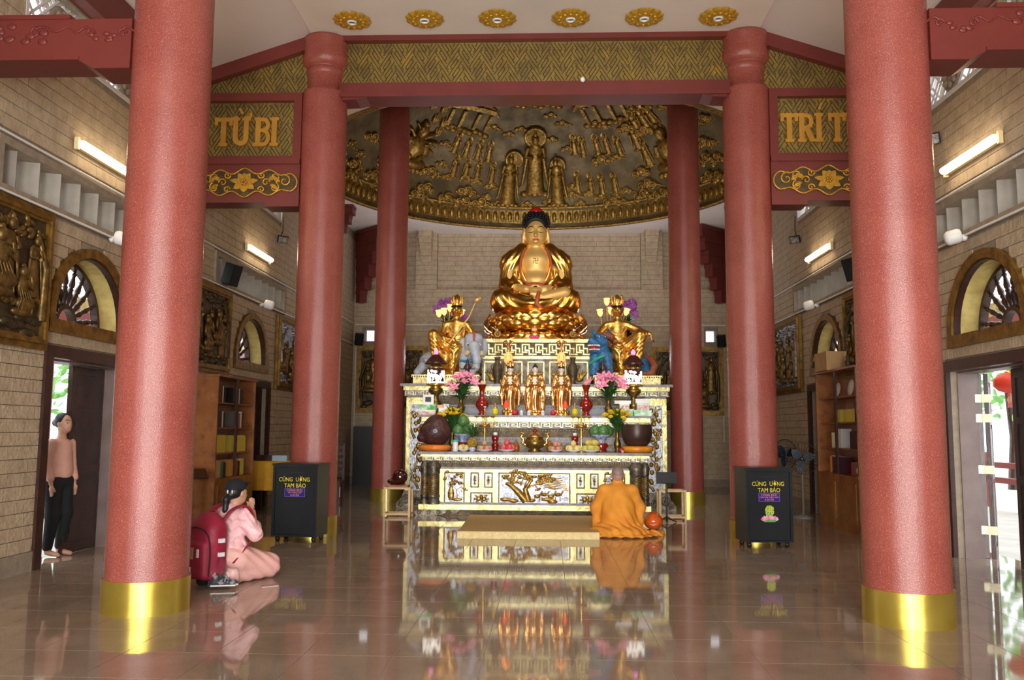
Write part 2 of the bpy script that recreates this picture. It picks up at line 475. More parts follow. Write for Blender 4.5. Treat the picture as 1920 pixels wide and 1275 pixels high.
for side, sg in (('left', -1), ('right', 1)):
    rects = []
    for yc in MOD:
        rects += [(yc + DH0, yc + DH1, 0, DZ), (yc - AO, yc + AO, 2.52, AZ + AO), (yc + LO[0], yc + LO[1], LO[2], LO[3]), (yc + LT[0], yc + LT[1], LT[2], LT[3])]
    mb = MB()
    def mk(a, b, c, d):
        mb.box(*sorted((sg * (WX + .025), sg * (WX + .36))), a, b, c, d)
    cells(mb, 0, -4, 23.8, 0, 7.0, rects, mk)
    for yc in MOD:     # spandrels beside the arched windows
        for s2 in (-1, 1):
            pl = [(yc + s2 * AO, AZ), (yc + s2 * AO, AZ + AO)] + [(yc, AZ + AO)] + [(yc + s2 * (AR + .04) * sin(t), AZ + (AR + .04) * cos(t)) for t in [pi / 2 * i / 10 for i in range(11)]]
            mb.prism(pl if sg * s2 > 0 else pl[::-1], sg * (WX + .025), sg * (WX + .36), 'yz')
            mb.box(*sorted((sg * (WX + .025), sg * (WX + .36))), *sorted((yc + s2 * (AR + .04), yc + s2 * AO)), 2.52, AZ)
    w = struct('wall_' + side, mb, 'mortar'); WALLS[side] = w
    def holes(zl, zh):
        h = []
        zm = (zl + zh) / 2
        for yc in MOD:
            if zl < DZ + .1: h.append((yc + DH0 - .1, yc + DH1 + .1))
            if zh > 2.56 and zl < AZ + AO - .03:
                r = AO - .04
                hw = r if zh < AZ else math.sqrt(max(0, r * r - max(0, zl - AZ) ** 2)) if zl > AZ else r
                if hw > .02: h.append((yc - hw, yc + hw))
            if zh > LO[2] - .08 and zl < LO[3] + .08: h.append((yc + LO[0] - .08, yc + LO[1] + .08))
            if zh > LT[2] and zl < LT[3]: h.append((yc + LT[0], yc + LT[1]))
        return h
    blocks(w, 5.2, 23.4, .2, 6.72, holes, lambda a, z, sg=sg: Vector((sg * (WX + .012), a, z)), -sg * pi / 2 if sg > 0 else pi / 2,
           visible=lambda p, u, v: not (205 < u < 405 or 1580 < u < 1775 or 600 < u < 660))
    bb = MB().box(*sorted((sg * (WX - .012), sg * (WX + .03))), 5.2, MOD[0] + DH0 - .12, 0, .2)
    bb.box(*sorted((sg * (WX - .012), sg * (WX + .03))), MOD[0] + DH1 + .12, MOD[1] + DH0 - .12, 0, .2)
    bb.box(*sorted((sg * (WX - .012), sg * (WX + .03))), MOD[1] + DH1 + .12, 23.4, 0, .2)
    struct('baseboard_' + side, bb, 'mortar')
    # red cornice along the wall head
    struct('trim_1' if sg < 0 else 'trim_2', MB().box(*sorted((sg * (WX - .16), sg * (WX + .1))), -3.5, 12.0, 6.27, 6.72), 'redbeam')

# ---- back wall with two recess layers
YB = 23.45
mb = MB()
wr = [(-4.86, -4.56, 3.9, 4.24), (4.54, 4.84, 3.9, 4.24)]
cells(mb, 0, -5.6, 5.6, 0, 7.2, wr, lambda a, b, c, d: mb.box(a, b, YB + .03, YB + .36, c, d))
cells(mb, 0, -5.15, 5.15, 0, 5.34, wr, lambda a, b, c, d: mb.box(a, b, YB - .108, YB + .03, c, d))
for a, b in ((-5.15, -5.0), (-3.45, -2.85), (2.8, 3.4), (5.0, 5.15)): mb.box(a, b, YB - .108, YB + .03, 5.34, 6.95)
wb = struct('wall_back', mb, 'mortar')
PIL = [(-5.15, -5.0), (-3.45, -2.85), (2.8, 3.4), (5.0, 5.15)]
HB = lambda zl, zh: ([(-4.9, -4.52), (4.5, 4.88)] if zh > 3.88 and zl < 4.26 else [])
blocks(wb, -5.15, 5.15, .2, 5.35, HB, lambda a, z: Vector((a, YB - .06, z)), 0, dep=.12, visible=lambda p, u, v: abs(p.x) < 2.9 and p.z > 3.4 or abs(p.x) > 3.4)
for a, b in PIL:
    blocks(wb, a, b, 5.35, 6.95, lambda zl, zh: [], lambda a, z: Vector((a, YB - .06, z)), 0, dep=.12, cap=0)
blocks(wb, -5.15, 5.15, 5.35, 6.95, lambda zl, zh: PIL, lambda a, z: Vector((a, YB + .02, z)), 0, cap=0)
struct('baseboard_back', MB().box(-5.15, 5.15, YB - .14, YB, 0, .2), 'mortar')
for i, (a, b) in enumerate(((-4.86, -4.56), (4.54, 4.84))):
    w = struct('window_%d' % (5 + i), MB().box(a, b, YB + .3, YB + .31, 3.9, 4.24), mat('bright_pane', (240, 240, 250), None, emit=1.2))
    f = MB()
    for q in ((a - .03, a, 3.87, 4.27), (b, b + .03, 3.87, 4.27), (a, b, 3.87, 3.9), (a, b, 4.24, 4.27)): f.box(q[0], q[1], YB - .14, YB + .3, q[2], q[3])
    f.build('window_frame', 'mortar', w)
# stepped stone corbels on the back wall
def corbel(name, label, x, y, z, w, d, h, m, n=5, rz=0):
    t = thing(name, label, 'corbel', (x, y, z), rz)
    for i in range(n):
        f0 = 1 - i / n; zz = -h * i / n
        b = MB().box(-w / 2 * (1 - .06 * i), w / 2 * (1 - .06 * i), -d * (1 - (i / n) ** 1.2), 0, zz - h / n * .99, zz)
        b.box(-w / 2 * (1 - .06 * i) - .015, w / 2 * (1 - .06 * i) + .015, -d * (1 - (i / n) ** 1.2) - .015, 0, zz - h / n * .3, zz)
        b.build('step', m, t, local=True)
    return t
corbel('stone_corbel', 'pale stepped stone corbel on back wall left of the seated statue', -3.15, YB - .1, 6.95, .36, .4, .85, 'block')
corbel('stone_corbel', 'pale stepped stone corbel on back wall right of the seated statue', 3.07, YB - .1, 6.95, .36, .4, .85, 'block')
for sg, wd in ((-1, 'left'), (1, 'right')):
    corbel('red_bracket', 'dark red stepped bracket under the ceiling in the back %s corner' % wd, sg * 4.98, 23.15, 6.93, .3, 1.1, 2.0, 'redbeam', 6, rz=sg * -.8)
    corbel('red_bracket', 'dark red stepped bracket high on the %s wall behind the middle column' % wd, sg * 5.14, 20.4, 6.95, .34, .6, 1.1, 'redbeam', 5, rz=-sg * pi / 2)
# ---- ceilings
struct('ceiling', MB().box(-3.27, 3.27, -4, 12.2, 7.28, 7.5), 'plaster')
for sg, n in ((-1, 'trim_3'), (1, 'trim_4')):
    pl = [(sg * 3.27, 7.30), (sg * 5.5, 6.56), (sg * 5.5, 6.72), (sg * 3.27, 7.46)]
    struct(n, MB().prism(pl, -4, 12.2, 'xz'), mat('sloped_plaster', (214, 202, 196), None, rough=.8))
# flat ceiling with the round opening of the dome
DC, DR, DZ0, DHH = (0.0, 18.0), 4.87, 6.95, 3.3
NS = 96
v = []; f = []
ring = [(DC[0] + DR * cos(2 * pi * i / NS), DC[1] + DR * sin(2 * pi * i / NS)) for i in range(NS)]
def sq(i):
    a = 2 * pi * i / NS; c, s = cos(a), sin(a)
    t = min((5.5 / abs(c)) if abs(c) > 1e-6 else 99, (5.75 / abs(s)) if abs(s) > 1e-6 else 99)
    return (DC[0] + t * c, DC[1] + t * s)
for i in range(NS): v += [(*ring[i], DZ0), (*sq(i), DZ0)]
for i in range(NS): f.append((2 * i, 2 * i + 1, (2 * i + 3) % (2 * NS), (2 * i + 2) % (2 * NS)))
for i in range(NS): v += [(*ring[i], DZ0 + .1), (*sq(i), DZ0 + .1)]
for i in range(NS):
    q = 2 * NS; f.append((q + 2 * i, q + (2 * i + 2) % (2 * NS), q + (2 * i + 3) % (2 * NS), q + 2 * i + 1))
    f.append((2 * i, (2 * i + 2) % (2 * NS), q + (2 * i + 2) % (2 * NS), q + 2 * i))
struct('trim_5', MB().add(v, f), 'plaster')
# ---- entrance wall behind the photographer, with three open bays
mb = MB()
cells(mb, 0, -5.6, 5.6, 0, 7.6, [(-4.8, -2.4, 0, 4.2), (-1.7, 1.7, 0, 4.2), (2.4, 4.8, 0, 4.2)], lambda a, b, c, d: mb.box(a, b, -4.1, -3.8, c, d))
struct('wall_front', mb, 'mortar')

# ================================================================ DOORS AND WINDOWS
def panel_leaf(parent, name, w, h, th=.05):
    """door leaf in local coordinates: x 0..w, y +-th/2, z 0..h with three recessed panels"""
    mb = MB(); st = .085
    zs = [(.12, .42 * h), (.42 * h + .1, .72 * h), (.72 * h + .08, h - .1)]
    mb.box(0, st, -th / 2, th / 2, 0, h).box(w - st, w, -th / 2, th / 2, 0, h)
    z = 0
    for a, b in zs:
        mb.box(st, w - st, -th / 2, th / 2, z, a); z = b
    mb.box(st, w - st, -th / 2, th / 2, z, h)
    l = mb.build(name, 'wood', parent, local=True)
    for a, b in zs:
        p = MB().box(st, w - st, -th / 2 + .014, th / 2 - .014, a, b)
        p.box(st + .05, w - st - .05, -th / 2 + .004, th / 2 - .004, a + .05, b - .05)
        p.build('panel', 'wood', l, local=True)
    return l
nw = 1
for sg in (-1, 1):
    for mi, yc in enumerate(MOD):
        d = bpy.data.objects.new('door_%d' % nw, None); COL.objects.link(d); d['kind'] = 'structure'
        d.location = (sg * WX, yc, 0)
        fm = MB(); xa, xb = sorted((sg * (WX - .03), sg * (WX + .1)))
        y0, y1 = yc + DH0, yc + DH1
        for k, e in ((0, 0), (.045, .012), (.085, .024)):
            q0, q1 = sorted((sg * (WX - .03 + e), sg * (WX + .1)))
            fm.box(q0, q1, y0 - .13 + k * .0, y0 - .0 - k, 0, DZ + .13 - (.13 - k) * 0).box(q0, q1, y1 + k, y1 + .13, 0, DZ + .13)
            fm.box(q0, q1, y0 - .13, y1 + .13, DZ + k, DZ + .13)
        fm.build('door_frame', 'wood', d)
        jb = MB(); q0, q1 = sorted((sg * (WX + .1), sg * (WX + .36)))
        jb.box(q0, q1, y0 - .002, y0 + .02, 0, DZ).box(q0, q1, y1 - .02, y1 + .002, 0, DZ).box(q0, q1, y0, y1, DZ - .02, DZ + .002)
        jb.build('jamb', mat('faded_door_jamb', (140, 122, 118), (122, 102, 98), 3, .4) if nw == 1 else 'wood' if mi else bpy.data.materials['faded_door_jamb'], d)
        LW = (y1 - y0) / 2 - .03
        if mi == 1:       # closed behind the bookcases
            for k in (0, 1):
                l = panel_leaf(d, 'door_leaf', LW, DZ - .03)
                l.matrix_parent_inverse = wm(d).inverted(); l.location = (sg * (WX + .3), y0 + .03 + k * (LW + .0), 0); l.rotation_euler[2] = pi / 2
        elif sg < 0:      # far leaf nearly shut, near leaf folded outside
            l = panel_leaf(d, 'door_leaf', LW, DZ - .03)
            l.matrix_parent_inverse = wm(d).inverted(); l.location = (sg * (WX + .31), yc + .22, .005); l.rotation_euler[2] = pi / 2
            h = MB().box(-.02, .012, -.04, -.024, .98, 1.12).box(-.02, .012, -.04, -.024, 1.16, 1.3)
            h.build('lock_plate', mat('steel_plate', (190, 190, 192), None, rough=.3, metal=.9), l, local=True)
            l = panel_leaf(d, 'door_leaf', LW, DZ - .03)
            l.matrix_parent_inverse = wm(d).inverted(); l.location = (sg * (WX + .34), y0 + .03, .005); l.rotation_euler[2] = pi
        else:
            l = panel_leaf(d, 'door_leaf', LW, DZ - .03)
            l.matrix_parent_inverse = wm(d).inverted(); l.location = (sg * (WX + .27), y0 + .02, .005); l.rotation_euler[2] = pi / 2 - .06
            for k, (an, ox) in enumerate(((1.12, 0), (1.05, .05))):
                l = panel_leaf(d, 'door_leaf', LW * .62, DZ - .03)
                l.matrix_parent_inverse = wm(d).inverted(); l.location = (sg * (WX + .35 + ox), y1 - .03 - k * .055, .005); l.rotation_euler[2] = an
                for z in (.28, 1.0, 1.62, 1.86):
                    MB().box(-.014, -.004, -.05, .05, z, z + .1).build('hinge', mat('cream_hinge', (214, 208, 176), None, rough=.4, metal=.4) if (k == 0 and z == .28) else bpy.data.materials['cream_hinge'], l, local=True)
        nw += 1
# arched windows: bronze surround, yellow reveal, turned radial spindles round a half ring
sp = [(r * 1.4, z) for r, z in [(.012, 0), (.02, .03), (.012, .06), (.017, .1), (.026, .17), (.028, .2), (.018, .26), (.024, .29), (.014, .31), (.024, .34), (.026, .38), (.017, .46), (.014, .5), (.022, .53), (.012, .56), (.012, .6)]]
SPIN = MB().lathe(sp, seg=8).mesh('spindle')
n = 1
M['reveal'] = mat('yellow_reveal', (216, 196, 120), (188, 160, 92), 6, .6)
for sg in (-1, 1):
    for yc in MOD:
        w = bpy.data.objects.new('window_%d' % n, None); COL.objects.link(w); w['kind'] = 'structure'; w.location = (sg * WX, yc, 2.52); n += 1
        def ringp(r0, r1, xa, xb, z0, nm, m, par, seg=24):
            mb = MB(); A = arc(yc, AZ, r1, 0, pi, seg); B = arc(yc, AZ, r0, 0, pi, seg)
            A = [(yc + r1, z0)] + A + [(yc - r1, z0)]; B = [(yc + r0, z0)] + B + [(yc - r0, z0)]
            k = len(A); v = [(xa, *p) for p in A] + [(xa, *p) for p in B] + [(xb, *p) for p in A] + [(xb, *p) for p in B]
            f = []
            for i in range(k - 1):
                f += [(i, i + 1, k + i + 1, k + i), (2 * k + i, 3 * k + i, 3 * k + i + 1, 2 * k + i + 1), (i, 2 * k + i, 2 * k + i + 1, i + 1), (k + i, k + i + 1, 3 * k + i + 1, 3 * k + i)]
            f += [(0, k, 3 * k, 2 * k), (k - 1, 3 * k - 1, 4 * k - 1, 2 * k - 1)]
            return mb.add(v, f).build(nm, m, par)
        ringp(AR + .02, AO, sg * (WX - .045), sg * (WX + .06), 2.66, 'surround', 'frame', w)
        ringp(AR, AR + .025, sg * (WX - .02), sg * (WX + .06), 2.66, 'inner_moulding', 'wood', w)
        ringp(AR + .0, AR + .045, sg * (WX + .06), sg * (WX + .37), 2.66, 'reveal', 'reveal', w)
        ringp(AR - .05, AR + .0, sg * (WX + .27), sg * (WX + .36), 2.66, 'sash', 'wood', w)
        ringp(.17, .22, sg * (WX + .27), sg * (WX + .36), 2.66, 'hub_ring', 'wood', w, 12)
        MB().box(*sorted((sg * (WX - .05), sg * (WX + .37))), yc - AO, yc + AO, 2.515, 2.66).build('sill', 'frame', w)
        for i in range(11):
            a = pi * (i + .5) / 11
            o = link('spindle', SPIN, 'wood', w)
            d = Vector((0, cos(a), sin(a)))
            sc_ = (AR - .05 - .2) / .6
            o.matrix_basis = Matrix.Translation((sg * (WX + .315), yc + d.y * .2, AZ + d.z * .2)) @ d.to_track_quat('Z', 'X').to_matrix().to_4x4() @ S(1, 1, sc_)
# vent openings with slanted baffles, and lattice windows above
M['baffle'] = mat('grey_baffle', (160, 152, 140), (146, 138, 126), 5, .7)
M['lattice'] = mat('white_lattice', (216, 212, 210), None, rough=.6)
n = 1
for sg in (-1, 1):
    for mi, yc in enumerate(MOD):
        wd = ('left', 'right')[sg > 0]; dp = ('near', 'far')[mi]
        v_ = thing('wall_vent', 'long grey vent with slanted baffles high on %s wall %s' % (wd, 'above the open door' if mi == 0 else 'above the bookcase'), 'vent', (sg * WX, yc, LO[2]), group='wall vents')
        q0, q1 = sorted((sg * (WX - .03), sg * (WX + .36))); y0, y1, z0, z1 = yc + LO[0], yc + LO[1], LO[2], LO[3]
        f = MB()
        f.box(q0, q1, y0 - .08, y0, z0 - .08, z1 + .08).box(q0, q1, y1, y1 + .08, z0 - .08, z1 + .08).box(q0, q1, y0, y1, z1, z1 + .08).box(q0, q1, y0, y1, z0 - .08, z0)
        f.build('vent_frame', 'mortar', v_)
        nb = 9
        for i in range(nb):
            yy = y0 + (y1 - y0) * (i + .5) / nb
            MB().box(-.2, .2, -.012, .012, z0, z1, M=T(sg * (WX + .2), yy, 0) @ R('Z', -sg * .36)).build('baffle', 'baffle', v_)
        lw = thing('lattice_window', 'white carved lattice window under the cornice of the %s wall, %s one' % (wd, 'nearer' if mi == 0 else 'farther'), 'window grille', (sg * WX, yc, LT[2]), group='lattice windows')
        q0, q1 = sg * (WX + .1), sg * (WX + .16)
        y0, y1, z0, z1 = yc + LT[0], yc + LT[1], LT[2], LT[3]
        fr = MB(); a, b = sorted((sg * (WX - .0), sg * (WX + .3)))
        fr.box(a, b, y0 - .05, y0, z0 - .05, z1).box(a, b, y1, y1 + .05, z0 - .05, z1).box(a, b, y0, y1, z0 - .05, z0)
        fr.build('grille_frame', 'lattice', lw)
        a, b = sorted((q0, q1))
        zc = (z0 + z1) / 2
        for cyy in (yc - .75, yc + .75):
            bars = MB()
            for k in range(-6, 7):
                for dr in (-1, 1):
                    if (k + (dr > 0)) % 3 == 2: continue
                    p0 = Vector((cyy + k * .11 - dr * .28, zc - .28)); p1 = Vector((cyy + k * .11 + dr * .28, zc + .28))
                    if abs(p0.x - cyy) > .74: t_ = (abs(p0.x - cyy) - .74) / abs(p1.x - p0.x); p0 = p0.lerp(p1, t_)
                    if abs(p1.x - cyy) > .74: t_ = (abs(p1.x - cyy) - .74) / abs(p1.x - p0.x + 1e-6); p1 = p1.lerp(p0, min(1, t_))
                    bars.tube([((a + b) / 2 + dr * .008, p0.x, p0.y), ((a + b) / 2 + dr * .008, p1.x, p1.y)], .018, 4, smooth=False)
            bars.build('lattice_panel', 'lattice', lw)
            md = MB().lathe([(0, .05), (.09, .05), (.16, .03), (.2, .045), (.23, .02), (.23, -.02), (0, -.02)], seg=20, M=T((a + b) / 2, cyy, zc) @ R('Y', -sg * pi / 2))
            for k in range(8): md.ell((sg * (WX + .08), cyy + .14 * cos(k * pi / 4), zc + .14 * sin(k * pi / 4)), (.03, .05, .05), 8, 6)
            md.build('medallion', 'mortar', lw)
        MB().box(a, b, yc - .06, yc + .06, z0, z1).build('mullion', 'mortar', lw)
# ---- conduits and wall tube lamps
def pipe(label, pts, r=.014):
    tag(MB().tube(pts, r, 6).build('conduit', 'white'), label, 'conduit', 'surface conduits')
for sg, wd in ((-1, 'left'), (1, 'right')):
    for z, q in ((3.8, 'lower'), (4.38, 'upper')):
        pipe('thin white %s conduit running along the %s stone wall' % (q, wd), [(sg * (WX - .045), 5.3, z), (sg * (WX - .045), 23.2, z)])
pipe('thin white conduit crossing the back wall behind the altar', [(-5.08, YB - .14, 4.36), (5.08, YB - .14, 4.36)])
pipe('thin white vertical conduit in the back left corner', [(-5.06, YB - .15, 1.35), (-5.06, YB - .15, 3.75)])
pipe('thin white vertical conduit in the back right corner', [(4.98, YB - .15, 1.2), (4.98, YB - .15, 1.95)])
for sg, wd in ((-1, 'left'), (1, 'right')):
    for mi, yc in enumerate(MOD):
        t = thing('tube_lamp', 'lit warm tube lamp on the %s wall, %s' % (wd, 'nearer one above the door' if mi == 0 else 'farther one above the bookcase'), 'lamp', (sg * WX, yc + .1, 4.7), group='wall tube lamps')
        x0, x1 = sorted((sg * (WX - .012), sg * (WX - .06)))
        y0, y1 = yc - .56, yc + .74
        MB().box(x0, x1, y0, y1, 4.64, 4.74).box(x0, x1 if sg < 0 else x1, y0, y0 + .04, 4.62, 4.76).box(x0, x1, y1 - .04, y1, 4.62, 4.76).build('housing', mat('cream_housing', (236, 208, 150), None, rough=.5) if mi == 0 and sg < 0 else bpy.data.materials['cream_housing'], t)
        tb = MB().tube([(sg * (WX - .085), y0 + .05, 4.69), (sg * (WX - .085), y1 - .05, 4.69)], .042, 12)
        tb.build('tube', 'lamp', t)
        l = bpy.data.lights.new('tube_light', 'AREA'); l.shape = 'RECTANGLE'; l.size = .1; l.size_y = 1.2; l.energy = 16; l.color = (1, .72, .4)
        o = bpy.data.objects.new('tube_light', l); COL.objects.link(o); o.parent = t; o.matrix_parent_inverse = wm(t).inverted()
        o.location = (sg * (WX - .14), (y0 + y1) / 2, 4.69); o.rotation_euler = (0, sg * pi / 2, 0)
# ================================================================ COLUMNS
CA, CR = 3.1, .3276
CY = (7.12, 12.16, 17.82)
def column(x, y, top, label, neck=False):
    t = thing('round_column', label, 'column', (x, y, 0), group='red columns')
    if neck:
        p = [(CR, .2), (CR, 6.40), (CR * .995, 6.44), (.27, 6.47), (.27, 6.72)]
        MB().lathe(p, seg=48).build('shaft', 'red', t, local=True)
        q = [(.27, 6.70), (.283, 6.72), (.285, 6.79), (.272, 6.80), (.272, 6.81), (.285, 6.82), (.32, 6.85), (.345, 6.9), (.348, 6.96), (.335, 7.01), (.333, 7.18), (.345, 7.235), (.342, 7.265), (.3, 7.276)]
        MB().lathe(q, seg=48).build('capital', 'red', t, local=True)
    else:
        MB().lathe([(CR, .2), (CR, top)], seg=48).build('shaft', 'red', t, local=True)
    MB().lathe([(.345, 0), (.345, .27)], seg=48, cap=False).lathe([(.345, .27), (CR - .01, .271)], seg=48, cap=False).build('collar', 'brass', t, local=True)
    return t
column(-CA, CY[0], 7.3, 'nearest red column on the left, beside the kneeling woman with the backpack')
column(CA, CY[0], 7.3, 'nearest red column on the right, beside the open door')
column(-CA, CY[1], 0, 'red column with rounded capital behind the left black donation box', True)
column(CA, CY[1], 0, 'red column with rounded capital behind the right black donation box', True)
column(-CA, CY[2], 9.45, 'farthest red column, just left of the altar')
column(CA, CY[2], 9.45, 'farthest red column, just right of the altar')

# ================================================================ BEAMS
def spiral(c, r, turns, a0, n=18, dirn=1, shrink=.12):
    return [(c[0] + r * (1 - (1 - shrink) * i / n) * cos(a0 + dirn * 2 * pi * turns * i / n), c[1] + r * (1 - (1 - shrink) * i / n) * sin(a0 + dirn * 2 * pi * turns * i / n)) for i in range(n + 1)]
for sg, wd in ((-1, 'left'), (1, 'right')):
    t = thing('cross_beam', 'carved dark red beam from the nearest %s column to the wall' % wd, 'beam', (sg * 4.3, CY[0], 4.59))
    xa, xb = sorted((sg * 3.4, sg * 5.14))
    MB().box(xa, xb, 6.95, 7.3, 4.66, 5.03).box(*sorted((sg * 3.95, sg * 5.14)), 6.94, 7.31, 5.03, 5.07).box(*sorted((sg * 3.85, sg * 5.14)), 6.94, 7.31, 4.66, 4.69).build('beam_body', 'redbeam', t)
    MB().prism([(sg * 3.4, 4.66), (sg * 3.4, 4.585), (sg * 3.72, 4.585), (sg * 3.86, 4.66)], 6.95, 7.3, 'xz').build('haunch', 'redbeam', t)
    rl = MB()
    for cx, cz, s in ((3.62, 4.87, .7), (4.45, 4.88, 1.0)):
        for k in range(7 if s < 1 else 13):
            a = random.uniform(0, 2 * pi); rx = random.uniform(.02, .16 if s < 1 else .42); 
            x = sg * cx + rx * cos(a) * 1.0; z = cz + rx * sin(a) * .38
            rl.ell((x, 6.95, z), (.045 * s, .012, .03 * s), 8, 6)
        for k in (-1, 1):
            b = sg * cx + k * .2 * s
            rl.tube([(b + k * q * .05 * s, 6.948, cz + .06 + .025 * sin(q * 1.3)) for q in range(7)], [.012, .013, .012, .011, .009, .007, .003], 6)
            rl.tube([(p[0], 6.948, p[1]) for p in spiral((b, cz + .03), .06 * s, 1.3, 0)], .01, 6)
    rl.build('cloud_carving', 'redbeam', t)
# fret pattern: dark grooves of a key lattice, clipped to a polygon
def inside(p, poly):
    c = False; j = len(poly) - 1
    for i in range(len(poly)):
        if (poly[i][1] > p[1]) != (poly[j][1] > p[1]) and p[0] < (poly[j][0] - poly[i][0]) * (p[1] - poly[i][1]) / (poly[j][1] - poly[i][1]) + poly[i][0]: c = not c
        j = i
    return c
def fret(poly, y, parent, p=.31, w=.012):
    mb = MB(); d1 = Vector((cos(1.0), sin(1.0))); d2 = Vector((-cos(1.0), sin(1.0)))
    xs_ = [q[0] for q in poly]; zs_ = [q[1] for q in poly]; x0, z0 = min(xs_), min(zs_)
    segs = []
    for i in range(-30, 60):
        for j in range(-30, 60):
            o = Vector((x0, z0)) + d1 * (i * p) + d2 * (j * p)
            if not (x0 - .7 < o.x < max(xs_) + .7 and z0 - .7 < o.y < max(zs_) + .7): continue
            a, b = (d1, d2) if (i + j) % 2 == 0 else (d2, d1)
            for k in range(6):
                q = o + b * (p * (k + .5) / 6)
                e0, e1 = ((-.33, .83), (.0, .67), (.17, 1.0), (.0, .83), (.33, 1.0), (.17, 1.33))[k]
                segs.append((q + a * p * e0, q + a * p * e1))
                if k in (1, 3): segs.append((q + a * p * e1, q + a * p * e1 + b * p / 6))
                if k in (2, 4): segs.append((q + a * p * e0, q + a * p * e0 - b * p / 6))
                if k == 1: segs.append((q + a * p * .84, q + a * p * .84 - b * p / 5))
                if k == 4: segs.append((q + a * p * .16, q + a * p * .16 + b * p / 5))
    for s, e in segs:
        n = 8; run = None; d = (e - s).normalized(); nn = Vector((-d.y, d.x)) * w / 2
        ok = [inside(s.lerp(e, k / n), poly) for k in range(n + 1)]
        k = 0
        while k <= n:
            if ok[k]:
                k1 = k
                while k1 < n and ok[k1 + 1]: k1 += 1
                if k1 > k:
                    a, b = s.lerp(e, k / n), s.lerp(e, k1 / n)
                    c4 = [a - nn, b - nn, b + nn, a + nn]
                    vs = [(q.x, y, q.y) for q in c4] + [(q.x, y - .002, q.y) for q in c4]
                    mb.add(vs, [(4, 5, 6, 7), (0, 4, 7, 3), (1, 2, 6, 5), (0, 1, 5, 4), (3, 7, 6, 2)])
                k = k1 + 1
            else: k += 1
    o = mb.build('fret_groove', 'fretdark', parent); o['kind'] = 'stuff'
def sloped(x): return 7.32 - .335 * (abs(x) - 3.27)
YF = 12.10
# central frame between the two middle columns
t = thing('fret_beam', 'wide red beam with gold key-fret panel spanning the two middle columns', 'beam', (0, CY[1], 6.33))
MB().box(-2.85, 2.85, 11.98, 12.34, 6.33, 6.55).box(-2.88, 2.88, 11.95, 12.37, 6.33, 6.38).build('lower_beam', 'redbeam', t)
for sg in (-1, 1): MB().prism([(sg * 2.8, 6.33), (sg * 2.45, 6.33), (sg * 2.6, 6.30), (sg * 2.8, 6.29)], 11.98, 12.34, 'xz').build('haunch', 'redbeam', t)
MB().box(-2.85, 2.85, 11.98, 12.34, 7.2, 7.285).build('top_rail', 'redbeam', t)
pn = MB().box(-2.85, 2.85, YF, YF + .1, 6.55, 7.21).build('fret_panel', 'fret', t)
fret([(-2.83, 6.55), (2.83, 6.55), (2.83, 7.2), (-2.83, 7.2)], YF, pn)
MB().ell((.72, 11.96, 6.56), (.035, .03, .04), 10, 8).build('paper_wad', 'white', t)
# slab lettering
def strokes(ch):
    s = .2; a = lambda cx, cy, rx, ry, t0, t1, n=10: [(cx + rx * cos(t0 + (t1 - t0) * i / n), cy + ry * sin(t0 + (t1 - t0) * i / n)) for i in range(n + 1)]
    sf = lambda x, y: ([(x - .17, y), (x + .17, y)], .12)
    if ch == 'T': return [([(.35, 0), (.35, 1)], s), ([(.02, .92), (.68, .92)], .16), ([(.07, 1), (.07, .72)], .13), ([(.63, 1), (.63, .72)], .13), sf(.35, .06)]
    if ch == 'I': return [([(.2, 0), (.2, 1)], s), sf(.2, .06), sf(.2, .94)]
    if ch == 'U': return [([(.16, 1), (.16, .3)] + a(.36, .3, .2, .2, pi, 2 * pi) + [(.56, 1)], s * .95), sf(.16, .94), sf(.56, .94)]
    if ch == 'B': return [([(.17, 0), (.17, 1)], s), ([(.1, .92), (.36, .92)] + a(.36, .73, .18, .19, pi / 2, -pi / 2) + [(.2, .54)], .15), ([(.3, .54), (.36, .54)] + a(.36, .3, .2, .24, pi / 2, -pi / 2) + [(.02, .06)], .15), ([(.02, .94), (.2, .94)], .12)]
    if ch == 'R': return [([(.17, 0), (.17, 1)], s), ([(.1, .92), (.36, .92)] + a(.36, .71, .19, .21, pi / 2, -pi / 2) + [(.2, .5)], .15), ([(.34, .5), (.58, .04)], .2), sf(.17, .06), ([(.02, .94), (.2, .94)], .12), ([(.5, .06), (.72, .06)], .12)]
    if ch == 'E': return [([(.17, 0), (.17, 1)], s), ([(.02, .92), (.6, .92)], .15), ([(.02, .08), (.62, .08)], .15), ([(.1, .5), (.46, .5)], .14), ([(.56, .92), (.56, .72)], .1), ([(.58, .08), (.58, .28)], .1)]
    if ch == '`': return [([(.28, 1.32), (.42, 1.12)], .1)]
    if ch == "'": return [([(.34, 1.36), (.22, 1.12)], .1)]
    if ch == '+': return [([(.62, .98), (.74, 1.04), (.72, 1.14)], .09)]
    if ch == '^': return [([(.15, 1.08), (.33, 1.22), (.5, 1.08)], .08)]
    if ch == '.': return [([(.3, -.16), (.38, -.16)], .09)]
def slab_text(items, x, z, h, y, parent, wsc=.9):
    for ch, dx in items:
        mb = MB()
        for pts, w in strokes(ch):
            for i in range(len(pts) - 1):
                a = Vector(pts[i]) * h; b = Vector(pts[i + 1]) * h; a.x *= wsc; b.x *= wsc
                d = (b - a).normalized(); nn = Vector((-d.y, d.x)) * w * h / 2 * (.88 if abs(d.y) > .5 else .85); e = d * (w * h * .18 if len(pts) > 2 else 0)
                mb.prism([(x + dx * h + q.x, z + q.y) for q in (a - nn - e, b - nn + e, b + nn + e, a + nn - e)], y - .035, y, 'xz')
        mb.build('letter', 'goldletter', parent)
M['goldletter'] = mat('gold_letter_paint', (206, 152, 58), (190, 138, 50), 5, .4, .4)
